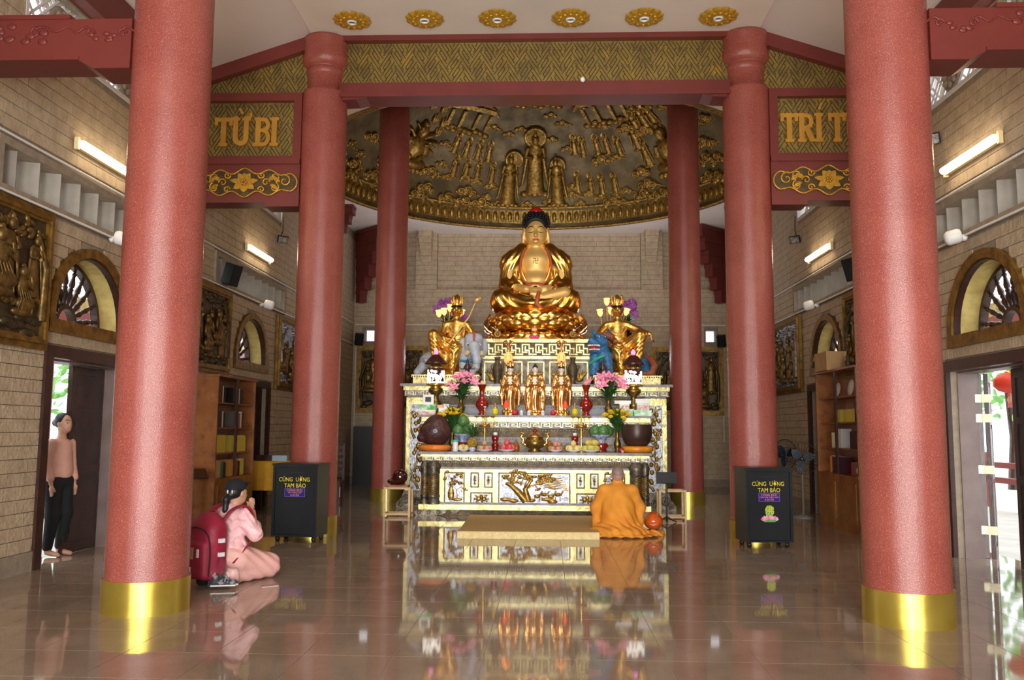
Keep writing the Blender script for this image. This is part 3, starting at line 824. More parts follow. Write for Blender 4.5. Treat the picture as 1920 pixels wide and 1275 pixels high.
def petal_poly(cx, cz, a, l, w, n=8):
    P = []
    for i in range(n + 1):
        t_ = i / n; P.append((t_ * l, w * sin(pi * t_) ** .8))
    for i in range(n - 1, 0, -1):
        t_ = i / n; P.append((t_ * l, -w * sin(pi * t_) ** .8))
    return [(cx + p[0] * cos(a) - p[1] * sin(a), cz + p[0] * sin(a) + p[1] * cos(a)) for p in P]
def cartouche(cx, cz, y, t, s=1.0):
    # lobed plate outline
    half = []
    for i in range(25):
        u = i / 24
        half.append((.69 * u, .17 + .035 * cos(u * pi * 4) - .05 * u ** 3 - .02 * sin(u * pi)))
    end = arc(.60, 0, .13, pi / 2 * .8, 0, 8)
    up_ = half[:21] + end
    pts = [(x, z) for x, z in up_] + [(x, -z) for x, z in up_[::-1]]
    full = [(x, z) for x, z in pts] + [(-x, z) for x, z in pts[::-1]]
    P = [(cx + x * s, cz + z * s) for x, z in full]
    pl = MB().prism(P, y, y - .02, 'xz').build('cartouche_plate', 'bronze', t)
    MB().tube([(x, y - .022, z) for x, z in P], .014, 6, closed=True).build('cartouche_rim', 'goldpaint', pl)
    fl = MB()
    for a, l, w in ((pi / 2, .13, .05), (pi / 2 - .6, .15, .045), (pi / 2 + .6, .15, .045), (.15, .2, .035), (pi - .15, .2, .035), (-.55, .17, .045), (pi + .55, .17, .045), (-pi / 2, .14, .06)):
        fl.prism(petal_poly(cx, cz, a, l * s, w * s), y - .02, y - .045, 'xz')
    for k in range(5): fl.ell((cx + .03 * s * cos(k * 1.26), y - .05, cz + .03 * s * sin(k * 1.26)), .022 * s, 8, 6)
    fl.build('lotus_flower', 'goldpaint', pl)
    sc = MB()
    for sx in (-1, 1):
        for qx, qz, r, a0, dr in ((.56, .02, .09, pi * .6, -1), (.42, .07, .07, -pi * .4, 1), (.42, -.07, .07, pi * .4, -1), (.3, .0, .06, 0, 1), (.24, .1, .05, pi, 1), (.24, -.1, .05, pi, -1)):
            sc.tube([(cx + sx * p[0] * s, y - .03, cz + p[1] * s) for p in spiral((qx, qz), r, 1.25, a0, 14, dr)], [.017 - .0006 * i for i in range(15)], 6)
        for qx, qz, a in ((.33, .03, .5), (.36, -.03, -.5), (.5, .0, 2.5)):
            sc.prism([(cx + sx * (p[0] - 0) * s, cz + p[1] * s) for p in petal_poly(qx, qz, a, .12, .03)], y - .02, y - .035, 'xz')
    sc.build('scrollwork', 'goldpaint', pl)
for sg, wd in ((-1, 'left'), (1, 'right')):
    t = thing('name_beam', 'red beam frame with gold fret and large gold letters, %s of the middle' % wd, 'beam', (sg * 4.2, CY[1], 4.7))
    X = lambda a: sg * a
    def bx(a, b, y0, y1, z0, z1, mb=None):
        return (mb or MB()).box(*sorted((X(a), X(b))), y0, y1, z0, z1)
    b = bx(3.4, 5.14, 11.99, 12.33, 4.76, 5.38); bx(3.4, 3.9, 11.99, 12.33, 4.70, 4.76, b); bx(3.4, 5.14, 11.96, 12.36, 5.33, 5.40, b)
    b.build('lower_beam', 'redbeam', t)
    cartouche(X(4.2), 5.05, 11.99, t, 1.06)
    f_ = bx(3.4, 3.52, 12.0, 12.3, 5.40, 6.40); bx(5.02, 5.14, 12.0, 12.3, 5.4, 6.4, f_); bx(3.4, 5.14, 12.0, 12.3, 6.30, 6.42, f_); bx(3.52, 5.02, 12.0, 12.3, 5.40, 5.46, f_)
    f_.build('panel_frame', 'redbeam', t)
    pn = bx(3.5, 5.04, YF, YF + .1, 5.44, 6.32).build('name_panel', 'fret', t)
    fret([(X(3.52), 5.46), (X(5.02), 5.46), (X(5.02), 6.30), (X(3.52), 6.30)], YF, pn)
    gp = [(X(3.3), 6.42), (X(5.14), 6.42), (X(5.14), sloped(5.14) - .2), (X(3.3), sloped(3.3) - .2)]
    pn2 = MB().prism(gp, YF, YF + .1, 'xz').build('gable_panel', 'fret', t)
    fret(gp, YF, pn2)
    MB().prism([(X(3.3), sloped(3.3) - .22), (X(5.14), sloped(5.14) - .22), (X(5.14), sloped(5.14) + .02), (X(3.3), sloped(3.3) + .02)], 11.98, 12.32, 'xz').build('sloping_beam', 'redbeam', t)
    if sg < 0:
        slab_text([('T', 0), ('U', .58), ('`', .58), ('+', .58), ('B', 1.34), ('I', 1.86)], -4.72, 5.63, .44, YF - .004, pn)
    else:
        slab_text([('T', 0), ('R', .56), ('I', 1.1), ("'", 1.1), ('T', 1.58), ('U', 2.14), ('E', 2.72), ('^', 2.72), ('.', 2.72)], 3.57, 5.64, .43, YF - .004, pn, .84)
# ---- ceiling rosettes with downlights
ros = thing('rosette_downlight', 'gold lobed ceiling rosette, first from the left', 'downlight', (-2.57, 11.5, 7.28), group='ceiling rosettes')
mb = MB()
prof = [(0.075, -.035), (.1, -.05), (.14, -.045), (.17, -.03), (.2, -.034), (.225, -.022), (.25, -.014), (.262, -.002)]
v = []; nn_ = 72
for r, z in prof:
    for i in range(nn_):
        a = 2 * pi * i / nn_; q = abs(sin(6 * a)); rr = r * (1 + .1 * (q - .5) * (r / .26) ** 2); v.append((rr * cos(a), rr * sin(a), z - .012 * q * (r > .12)))
f = [(j * nn_ + i, (j + 1) * nn_ + i, (j + 1) * nn_ + (i + 1) % nn_, j * nn_ + (i + 1) % nn_) for j in range(len(prof) - 1) for i in range(nn_)]
mb.add(v, f, True)
for i in range(12): mb.ell((.16 * cos(i * pi / 6), .16 * sin(i * pi / 6), -.045), (.025, .025, .015), 8, 6)
mb.build('rosette', mat('rosette_gold', (226, 184, 70), (200, 152, 44), 30, .35, .5, bump=.25, bscale=70), ros, local=True)
MB().lathe([(.045, -.03), (.045, -.055), (.068, -.055), (.072, -.03)], seg=20).build('lamp_ring', 'white', ros, local=True)
MB().lathe([(0, -.034), (.045, -.034)], seg=16).build('lens', mat('grey_lens', (150, 150, 148), None, rough=.2, metal=.6), ros, local=True)
for i, x in enumerate((-1.53, -.5, .533, 1.565, 2.597)):
    copy_tree(ros, label='gold lobed ceiling rosette, %s from the left' % ('second', 'third', 'fourth', 'fifth', 'sixth')[i], loc=(x, 11.48 + .01 * i, 7.28))

# ================================================================ DOME
dome = thing('relief_dome', 'round bronze dome ceiling covered in gilded reliefs of clouds and haloed figures', 'dome', (0, 18, 6.95))
A_ = Vector((DR, DR, DHH))
def dp(az, el, off=0):
    a, e = math.radians(az), math.radians(el)
    p = Vector((DR * cos(e) * sin(a), DR * cos(e) * cos(a), DHH * sin(e)))
    nrm = Vector((p.x / DR ** 2, p.y / DR ** 2, p.z / DHH ** 2)).normalized() * -1
    return Vector((0, 18, 6.95)) + p + nrm * off, nrm
def dframe(az, el, s=1, off=.0):
    p, nrm = dp(az, el, off); upv = dp(az, el + 1)[0] - dp(az, el - 1)[0]; upv = (upv - nrm * upv.dot(nrm)).normalized()
    r = upv.cross(nrm).normalized()
    m = Matrix((r, upv, nrm)).transposed().to_4x4()
    return Matrix.Translation(p) @ m @ S(s)
prof = [(DR * cos(e), DHH * sin(e)) for e in [pi / 2 * i / 20 for i in range(21)]]
v = []; n = 96
for r, z in prof[:-1]: v += [(r * cos(2 * pi * i / n), 18 + r * sin(2 * pi * i / n), 6.95 + z) for i in range(n)]
v.append((0, 18, 6.95 + DHH))
f = [(j * n + i, (j + 1) * n + i, (j + 1) * n + (i + 1) % n, j * n + (i + 1) % n) for j in range(19) for i in range(n)] + [(19 * n + i, len(v) - 1, 19 * n + (i + 1) % n) for i in range(n)]
M['domebr'] = mat('patinated_bronze_dome', (120, 102, 66), (86, 72, 46), 2.5, .45, .5, bump=.35, bscale=14, roughvar=.12)
MB().add(v, f, True).build('dome_shell', 'domebr', dome)
# rim: outer lip, groove and boss band
MB().lathe([(DR + .05, 6.93), (DR + .0, 6.915), (DR - .06, 6.92), (DR - .09, 6.95), (DR - .06, 6.985), (DR - .01, 7.0)], c=(0, 18, 0), seg=96, cap=False).build('rim', 'bronzeg', dome)
MB().lathe([(DR * cos(.165) + .0, 6.95 + DHH * sin(.165) - .02), (DR * cos(.165) - .05, 6.95 + DHH * sin(.165) - .01), (DR * cos(.165) - .05, 6.95 + DHH * sin(.165) + .03), (DR * cos(.18), 6.95 + DHH * sin(.18) + .02)], c=(0, 18, 0), seg=96, cap=False).build('upper_rim', 'bronzeg', dome)
boss = MB().ell((0, 0, 0), (.068, .145, .05), 10, 8).box(-.09, .09, -.17, .17, -.05, .0).mesh('boss')
for i in range(150):
    az = -180 + 2.4 * i
    if abs(az) > 100: continue
    o = link('boss', boss, 'bronzeg', dome); o.matrix_basis = dframe(az, 5.4, 1, .02)
# relief motifs (local: x right, y up, z toward the room)
def m_cloud(seed, tail=True):
    rnd = random.Random(seed); mb = MB()
    for cx, cy, r in ((-.12, 0, .1), (0.03, .05, .12), (.15, -.01, .09)):
        mb.ell((cx, cy, .0), (r, r * .85, .05), 12, 8)
        mb.tube([(p[0], p[1], .045) for p in spiral((cx, cy), r * .85, 1.6, rnd.uniform(0, 6), 20)], [.022 - .0007 * i for i in range(21)], 6)
    for k in range(4): mb.ell((rnd.uniform(-.2, .2), rnd.uniform(-.08, .0), .0), (.07, .05, .04), 8, 6)
    if tail: mb.tube([(.15 + .05 * i, -.06 + .04 * sin(i * .9), .02) for i in range(7)], [.03, .03, .026, .022, .017, .012, .004], 6)
    return mb.mesh('cloud')
CL = [m_cloud(1), m_cloud(2, False), m_cloud(3), m_cloud(4, False)]
def m_figure(seed, halo=True, joined=True):
    rnd = random.Random(seed); mb = MB()
    if halo: mb.lathe([(.0, .03), (.1, .028), (.125, .045), (.14, .03), (.14, -.02)], c=(0, .36, 0), seg=20)
    mb.ell((0, .35, .05), (.05, .065, .05), 10, 8); mb.ell((0, .42, .045), (.03, .04, .03), 8, 6)
    pr = [(.03, .3), (.09, .26), (.1, .18), (.085, .05), (.095, -.1), (.11, -.28), (.13, -.36)]
    mb.lathe([(r, z) for r, z in pr[::-1]], M=R('X', -pi / 2) @ S(1, .6, 1), seg=14, lobes=7, amp=.06)
    for sx in (-1, 1):
        mb.tube([(sx * .09, .24, .03), (sx * .12, .13, .05), (sx * .03, .12, .09)], [.032, .03, .024], 6)
        mb.tube([(sx * .1, .15, .03), (sx * .13, -.05, .03), (sx * .16, -.24, .02), (sx * .2, -.3, .01)], [.025, .022, .02, .006], 6)
    for k in range(5): mb.ell((-.14 + .07 * k, -.39 + .015 * (k % 2), .01), (.055, .045, .05), 8, 6)
    return mb.mesh('figure')
FG = [m_figure(1), m_figure(2)]; BODY = m_figure(3, halo=False)
def m_seated(flame):
    mb = MB()
    mb.lathe([(0, .0), (.42, .0), (.48, .04), (.52, .0)], c=(0, .35, -.02), seg=32)
    if flame:
        for k in range(22):
            a = pi * (k / 21 * 1.5 - .25); mb.tube([(.5 * cos(a), .35 + .5 * sin(a), 0), (.62 * cos(a + .06), .35 + .62 * sin(a + .06), .02), (.74 * cos(a - .03), .35 + .74 * sin(a - .03), .0)], [.04, .03, .003], 5)
        for k in range(8):
            a = pi * (k / 7 * 1.3 - .15); mb.tube([(.12 * cos(a), .1 + .1 * sin(a), .06), (.36 * cos(a), .12 + .3 * sin(a), .1), (.56 * cos(a + .1), .1 + .42 * sin(a + .1), .08)], [.05, .04, .03], 6)
    mb.ell((0, .36, .1), (.13, .17, .12), 12, 10); mb.ell((0, .53, .1), (.07, .08, .07), 8, 6)
    mb.ell((0, -.05, .08), (.26, .3, .16), 14, 10)
    for sx in (-1, 1): mb.tube([(sx * .22, .1, .1), (sx * .3, -.12, .14), (sx * .1, -.26, .22)], [.09, .08, .06], 8)
    mb.ell((0, -.38, .1), (.48, .14, .2), 16, 8)
    for k in range(9): mb.ell((-.48 + .12 * k, -.58, .06), (.08, .1, .1), 8, 6)
    return mb.mesh('seated_figure')
def m_pavilion():
    mb = MB()
    for sx in (-.42, -.16, .16, .42): mb.box(sx - .03, sx + .03, -.25, .15, 0, .07)
    mb.prism([(-.62, .14), (-.5, .2), (-.2, .22), (0, .22), (.2, .22), (.5, .2), (.62, .14), (.45, .3), (.2, .32), (-.2, .32), (-.45, .3)], 0, .09, 'xy')
    mb.prism([(-.3, .36), (0, .42), (.3, .36), (.2, .5), (.05, .6), (0, .7), (-.05, .6), (-.2, .5)], 0, .1, 'xy')
    for k in range(9): mb.ell((-.5 + .125 * k, -.3 - .03 * (k % 3), .03), (.09, .07, .06), 8, 6)
    return mb.mesh('pavilion')
def m_flame():
    mb = MB()
    for dx, l in ((-.05, .15), (.0, .22), (.05, .16)): mb.tube([(dx * .4, -.08, .01), (dx, 0, .03), (dx * 1.3, l * .6, .02), (dx * .8, l, 0)], [.05, .045, .025, .003], 6)
    return mb.mesh('flame')
def put(me, az, el, s, m='bronzeg', off=0):
    o = link(me.name, me, m, dome); o.matrix_basis = dframe(az, el, s, off)
for i, (az, el) in enumerate([(-32.4, 35.3), (-27.7, 33.9), (-23.1, 33.7), (-18.9, 33.4), (-30.3, 25.3), (-25.9, 24.7), (-21.8, 24.8), (-16.5, 24.5), (13.5, 36.9), (16.6, 35.6), (22.2, 35.8), (26.1, 35.6), (30.4, 33.9), (12.9, 20.6), (17.3, 19.2), (21.0, 18.7), (25.5, 18.0)]): put(FG[i % 2], az, el, .72)
put(BODY, -1.6, 29.5, 2.1, off=.1); put(BODY, -10.6, 22, 1.7, off=.09); put(BODY, 6.0, 21.5, 1.6, off=.09)
HALO = MB().lathe([(0, .02), (.24, .03), (.27, .05), (.3, .03), (.3, -.03), (0, -.03)], seg=36)
for k in range(36): HALO.tube([(.1 * cos(k * pi / 18), .1 * sin(k * pi / 18), .024), (.24 * cos(k * pi / 18), .24 * sin(k * pi / 18), .034)], .006, 4)
HALO = HALO.mesh('halo')
put(HALO, -1.6, 41.5, 1.0, 'bronzeg', .07); put(HALO, -9.3, 31.5, .82, 'bronzeg', .06); put(HALO, 6.6, 29, .72, 'bronzeg', .06)
put(m_seated(True), -49, 31, 1.15); put(m_seated(False), 49.5, 29, 1.15)
for i, (az, el) in enumerate([(-37.3, 40.9), (-12.9, 41.6), (-24.8, 52.1), (-36.9, 33.9), (-35.7, 25.3), (-32.2, 20.3), (-25.5, 21.1), (-21.7, 20.2), (-16.5, 18.5), (-17.7, 13.5), (-73.9, 20.9), (-68.1, 19.0), (-58.2, 9.5), (-14.2, 10.7), (-4.3, 11.3), (5.1, 50.0), (9.8, 46.4), (4.9, 39.7), (19.3, 52.3), (24.2, 44.5), (26.5, 43.2), (33.6, 44.1), (43.3, 46.9), (50.6, 45.6), (56.8, 43.4), (10.5, 35.3), (28.1, 29.4), (10.6, 18.4), (10.5, 15.2), (16.1, 15.1), (20.1, 13.2), (25.0, 12.5), (28.9, 14.6), (13.1, 11.2), (27.6, 10), (67.0, 23.0), (3, 12), (-8, 44), (-20, 44)]): put(CL[i % 4], az, el, .8)
for i, (az, el) in enumerate([(-24.8, 15.2), (-31.1, 11), (-24.9, 10.5), (-19.7, 10.5), (-39.0, 21.1), (-39.1, 13.7), (-41.1, 10.6), (-67.3, 26.5), (-69.1, 14.2), (-60.1, 12.8), (-69.0, 10), (36.0, 40.4), (43.0, 37.6), (22.5, 29.0), (24.1, 10.6), (35.5, 21.0), (36.8, 15.7), (34.7, 11.1), (41.5, 10.5), (70.0, 32.1), (63.4, 25.0), (61.6, 18.6), (66.0, 17.2), (60.1, 11.4), (63.9, 10.0), (-57, 20), (-60, 32), (52, 14), (75, 12), (-77, 14)]): put(CL[(i * 3) % 4], az, el, 1.25)
pv = m_pavilion(); put(pv, -31.7, 46.9, 1.25); put(pv, 31, 50.2, 1.25); put(pv, -2, 60, 1.2)
fl = m_flame()
for az, el in [(-51.1, 47.4), (-45.3, 47.5), (-46.1, 42.8), (-41.7, 42.3), (-42.0, 37.9)]: put(fl, az, el, 1.1)
for az, el in [(40.9, 41.4), (45.3, 42.5), (49.5, 42.1), (38.1, 36.2), (39.6, 28.8)]: put(FG[1], az, el, .95)
# ================================================================ ALTAR
def kmesh(h, w):
    """one square-spiral key, in the xz plane, front at y=-.012"""
    t = h * .13; mb = MB()
    def bar(x0, x1, z0, z1): mb.box(min(x0, x1) - t / 2, max(x0, x1) + t / 2, -.012, 0, min(z0, z1) - t / 2, max(z0, z1) + t / 2)
    P = [(0, 0), (0, h), (w * .78, h), (w * .78, h * .22), (w * .27, h * .22), (w * .27, h * .66), (w * .52, h * .66)]
    for a, b in zip(P, P[1:]): bar(a[0], b[0], a[1], b[1])
    bar(0, w, 0, 0) if False else None
    bar(w * .78, w, 0, 0)
    bar(w * .78, w * .78, 0, h * .22)
    return mb.mesh('key')
def band(parent, x0, x1, y, z0, z1, pitch, name='fret_band', m='paleg', bm='stonegrey'):
    b = MB().box(x0, x1, y, y + .05, z0, z1).build(name, bm, parent)
    h = (z1 - z0) * .62; n = max(1, int((x1 - x0) / pitch)); p = (x1 - x0) / n
    me = kmesh(h, p)
    for i in range(n):
        o = link('key', me, m, b); o.location = (x0 + p * i + p * .06, y, z0 + (z1 - z0) * .19)
    return b
def beads(parent, x0, x1, y, z, r, pitch, m='paleg', name='bead_row'):
    mb = MB(); n = int((x1 - x0) / pitch)
    for i in range(n): mb.ell((x0 + (i + .5) * (x1 - x0) / n, y, z), r, 6, 5)
    o = mb.build(name, m, parent); o['kind'] = 'stuff'
def scallops(parent, x0, x1, y, z, w, h, m='altardk'):
    mb = MB(); n = int((x1 - x0) / w); p = (x1 - x0) / n
    for i in range(n):
        c = x0 + (i + .5) * p; mb.prism([(c + p * .48 * cos(t), z - h * abs(sin(t)) ** .8) for t in [pi * k / 6 for k in range(7)]], y - .02, y, 'xz')
    o = mb.build('scallop_row', m, parent); o['kind'] = 'stuff'
def relief_flower(mb, cx, cz, y, s, seed=0):
    rnd = random.Random(seed)
    for k in range(6):
        a = k * pi / 3 + rnd.random() * .3; mb.ell((cx + .4 * s * cos(a), y, cz + .4 * s * sin(a)), (.26 * s, .012, .2 * s), 8, 6, M=R('Y', -a))
    mb.ell((cx, y - .012, cz), .2 * s, 8, 6)
def branchy(mb, p0, ang, ln, r, dep, y, rnd, leaf=True):
    p = Vector(p0); pts = [(p.x, y, p.y)]; a = ang
    for i in range(4):
        a += rnd.uniform(-.35, .35); p = p + Vector((cos(a), sin(a))) * ln / 4; pts.append((p.x, y - r * .4, p.y))
    mb.tube(pts, [r, r * .9, r * .8, r * .7, r * .5], 6)
    if dep > 0:
        for k in (-1, 1): branchy(mb, (p.x, p.y), a + k * rnd.uniform(.4, .9), ln * .72, r * .62, dep - 1, y, rnd, leaf)
    elif leaf:
        for k in range(3): mb.ell((p.x + rnd.uniform(-.03, .03), y - .008, p.y + rnd.uniform(-.02, .02)), (.034, .014, .02), 7, 5)
def recessed(parent, name, x0, x1, z0, z1, y, paint):
    b = MB().box(x0, x1, y - .004, y + .02, z0, z1)
    f = .022
    fr = MB().box(x0 - .0, x0 + f, y - .02, y, z0, z1).box(x1 - f, x1, y - .02, y, z0, z1).box(x0, x1, y - .02, y, z0, z0 + f).box(x0, x1, y - .02, y, z1 - f, z1)
    o = b.build(name, M['silverblue'], parent); fr.build('panel_frame', 'altardk', o)
    e = .012; g_ = f + e
    MB().box(x0 + f, x0 + g_, y - .012, y, z0 + f, z1 - f).box(x1 - g_, x1 - f, y - .012, y, z0 + f, z1 - f).box(x0 + f, x1 - f, y - .012, y, z0 + f, z0 + g_).box(x0 + f, x1 - f, y - .012, y, z1 - g_, z1 - f).build('inner_line', 'paleg', o)
    mb = MB(); paint(mb, (x0 + x1) / 2, (z0 + z1) / 2, x1 - x0, z1 - z0, y - .006); mb.build('relief', 'bronzeg', o)
    return o
M['silverblue'] = mat('silver_ground', (176, 180, 190), (120, 120, 124), 18, .36, .6, bump=.3, bscale=40)
Y1, Y2, Y3, Y4 = 15.1, 15.95, 16.5, 17.4
Z1, Z2, Z3, Z4 = 1.10, 1.76, 2.37, 3.34
# --- front offering table
t1 = thing('offering_table', 'low front altar table with gilded panels, key-fret band and stub columns', 'altar table', (0, Y1 + .4, 0))
MB().box(-1.93, 1.93, Y1 + .03, Y2, .19, Z1 - .05).build('body', 'altar', t1)
MB().box(-2.04, 2.04, Y1 - .06, Y2, Z1 - .045, Z1).build('top_slab', 'stonegrey', t1)
MB().box(-2.0, 2.0, Y1 - .03, Y1 + .06, Z1 - .085, Z1 - .045).build('gilt_moulding', 'paleg', t1)
band(t1, -1.97, 1.97, Y1 - .02, .94, 1.02, .16)
MB().box(-1.95, 1.95, Y1 - .0, Y1 + .06, .83, .94).build('frieze', 'altardk', t1)
beads(t1, -1.95, 1.95, Y1 - .01, .915, .013, .042)
scallops(t1, -1.95, 1.95, Y1 + .0, .885, .1, .04)
MB().box(-1.66, 1.66, Y1, Y1 + .06, .10, .82).build('panel_field', 'paleg', t1)
MB().box(-1.68, 1.68, Y1 - .015, Y1 + .04, .8, .835).build('field_moulding', 'stonegrey', t1)
MB().box(-2.02, 2.02, Y1 - .07, Y2, .1, .19).build('gilt_plinth', 'paleg', t1)
MB().box(-1.98, 1.98, Y1 - .05, Y1 + .06, .19, .225).build('plinth_moulding', 'stonegrey', t1)
MB().box(-1.9, 1.9, Y1 - .0, Y2 - .05, .0, .1).build('recessed_base', 'altardk', t1)
for sg in (-1, 1):
    mb = MB()
    pts = [(sg * 2.05, .0), (sg * 2.1, .06), (sg * 2.0, .1), (sg * 1.3, .1), (sg * 1.35, .05), (sg * 1.5, .06), (sg * 1.62, .02), (sg * 1.75, .0)]
    mb.prism(pts, Y1 - .1, Y1 - .02, 'xz')
    for k in range(4): mb.tube([(p[0], Y1 - .1, p[1]) for p in spiral((sg * (2.0 - .17 * k), .055), .045, 1.4, 0)], .012, 6)
    mb.build('cloud_foot', 'altar', t1)
    for x, r, nm in ((1.77, .1, 'column'), (1.93, .06, 'column')):
        p = [(r * 1.25, .19), (r * 1.3, .23), (r, .26), (r * 1.05, .3), (r * 1.25, .33), (r * .95, .36), (r * .98, .7), (r * 1.2, .74), (r * 1.1, .78), (r * 1.35, .83), (r * 1.2, .87), (r * .8, .93)]
        c = MB().lathe(p, c=(sg * x, Y1 - .0, 0), seg=16).build('stub_column', 'altar', t1)
        rl = MB(); rnd = random.Random(int(x * 100))
        for k in range(10): rl.tube([(sg * x + r * .98 * sin(q), Y1 - r * .98 * cos(q), .38 + .032 * k + .02 * sin(q * 3)) for q in [(-1.4 + 2.8 * j / 8) for j in range(9)]], .008, 5)
        rl.build('cloud_relief', 'bronzeg', c)
def pt_vase(mb, cx, cz, w, h, y):
    mb.lathe([(.03, -.2), (.055, -.14), (.06, -.08), (.03, 0), (.025, .05), (.04, .07)], c=(cx - .06, y, cz), seg=12, sy=.4)
    mb.ell((cx + .05, y, cz - .19), (.09, .015, .03), 8, 6)
    rnd = random.Random(3); branchy(mb, (cx - .06, cz + .02), 1.7, .14, .012, 2, y, rnd); branchy(mb, (cx + .05, cz - .17), 1.3, .14, .01, 2, y, rnd)
    for k in range(5): relief_flower(mb, cx + .05 * sin(k * 2.1), cz + .08 + .04 * k, y, .05, k)
def pt_flower(mb, cx, cz, w, h, y):
    relief_flower(mb, cx, cz, y, min(w, h) * .32, 1); mb.ell((cx, y, cz - h * .2), (w * .12, .01, h * .1), 8, 6); mb.ell((cx, y, cz + h * .2), (w * .12, .01, h * .1), 8, 6)
def pt_fruit(mb, cx, cz, w, h, y):
    for k, (a, b, r) in enumerate(((-.05, 0, .045), (.045, -.01, .04), (0, .03, .035))): mb.ell((cx + a, y, cz + b), (r, .02, r), 10, 8)
    for k in range(8): a = k * .8; mb.ell((cx + .1 * cos(a), y, cz + .045 * sin(a)), (.04, .01, .018), 8, 5, M=R('Y', -a))
def pt_tree(mb, cx, cz, w, h, y):
    rnd = random.Random(11)
    mb.tube([(cx - .15, y, cz - .2), (cx - .28, y - .02, cz - .05), (cx - .4, y - .02, cz + .06), (cx - .5, y, cz + .1)], [.07, .055, .04, .025], 8)
    mb.tube([(cx - .1, y, cz - .2), (cx - .16, y - .02, cz + .0), (cx - .05, y - .02, cz + .16)], [.06, .045, .02], 8)
    for k in range(9): branchy(mb, (cx - .45 + .07 * k, cz + .06 + .04 * sin(k)), 1.2 - .1 * k + rnd.uniform(-.5, .5), .13, .016, 1, y, rnd)
    for k in range(34): mb.ell((cx + rnd.uniform(-.55, .3), y, cz + rnd.uniform(.1, .24)), (.045, .014, .026), 8, 5)
    for k in range(9): mb.ell((cx + rnd.uniform(-.55, .55), y, cz - .2 + rnd.uniform(-.02, .03)), (.09, .02, .035), 8, 6)
    for k in range(4):   # deer and rocks
        x = cx + .05 + .12 * k; mb.ell((x, y, cz - .12 + .03 * (k % 2)), (.06, .02, .035), 8, 6); mb.tube([(x + .05, y, cz - .1), (x + .09, y - .01, cz - .03)], [.02, .012], 6)
        for q in (-.04, .04): mb.tube([(x + q, y, cz - .13), (x + q, y, cz - .2)], .008, 5)
    for k in range(6): mb.tube([(cx + .15 + .07 * j, y, cz + .02 + .035 * k + .012 * sin(j * 1.7 + k)) for j in range(6)], [.004, .01, .014, .014, .01, .004], 5)
    for k in range(5): mb.box(cx + .5, cx + .58 - .01 * k, y - .01, y, cz - .02 + .03 * k, cz + .0 + .03 * k)
PY = Y1 - .001
for sg in (-1, 1):
    a = sorted((sg * 1.58, sg * 1.22)); recessed(t1, 'flower_panel', *a, .18, .745, PY, pt_vase)
    a = sorted((sg * 1.12, sg * .97)); recessed(t1, 'small_panel', *a, .48, .745, PY, pt_flower)
    a = sorted((sg * .88, sg * .73)); recessed(t1, 'small_panel', *a, .48, .745, PY, pt_flower)
    a = sorted((sg * 1.12, sg * .73)); recessed(t1, 'fruit_panel', *a, .18, .4, PY, pt_fruit)
recessed(t1, 'landscape_panel', -.63, .63, .18, .745, PY, pt_tree)
# --- middle step
t2 = thing('altar_step', 'middle altar step with key-fret band carrying three small standing statues', 'altar step', (0, Y2 + .3, 0))
MB().box(-2.05, 2.05, Y2 + .04, Y3, 0, Z2 - .04).build('body', 'altar', t2)
MB().box(-2.2, 2.2, Y2 - .08, Y3, Z2 - .04, Z2).build('top_slab', 'stonegrey', t2)
MB().box(-2.12, 2.12, Y2 - .05, Y2 + .06, Z2 - .12, Z2 - .04).build('gilt_moulding', 'paleg', t2)
band(t2, -2.1, 2.1, Y2 - .03, Z2 - .24, Z2 - .12, .2)
beads(t2, -2.06, 2.06, Y2 + .0, Z2 - .275, .018, .055); beads(t2, -2.0, 2.0, Y2 + .02, Z2 - .44, .014, .055)
MB().box(-2.06, 2.06, Y2 + .01, Y2 + .06, Z2 - .4, Z2 - .24).build('frieze', 'altardk', t2)
MB().box(-2.0, 2.0, Y2 + .02, Y2 + .06, Z2 - .5, Z2 - .4).build('lower_moulding', 'stonegrey', t2)
scallops(t2, -2.06, 2.06, Y2 + .01, Z2 - .31, .09, .05)
# --- main base with side wings
t3 = thing('rear_altar', 'large rear altar block with gilt framed relief wings at both sides', 'altar', (0, Y3 + 1.2, 0))
MB().box(-2.5, 2.5, Y3 + .04, 19.7, .0, Z3 - .05).build('body', mat('grey_side', (150, 152, 158), None, rough=.5), t3)
MB().box(-2.62, 2.62, Y3 - .1, 19.8, Z3 - .05, Z3).build('top_slab', 'stonegrey', t3)
MB().box(-2.56, 2.56, Y3 - .06, Y3 + .06, Z3 - .13, Z3 - .05).build('gilt_moulding', 'paleg', t3)
band(t3, -2.54, 2.54, Y3 - .03, Z3 - .24, Z3 - .13, .2)
beads(t3, -2.5, 2.5, Y3 - .01, Z3 - .27, .018, .055); beads(t3, -2.05, 2.05, Y3 + .02, Z3 - .45, .014, .055)
MB().box(-2.1, 2.1, Y3 + .005, Y3 + .06, Z3 - .4, Z3 - .24).build('frieze', 'altardk', t3)
scallops(t3, -2.1, 2.1, Y3 + .005, Z3 - .3, .09, .05)
rnd = random.Random(5)
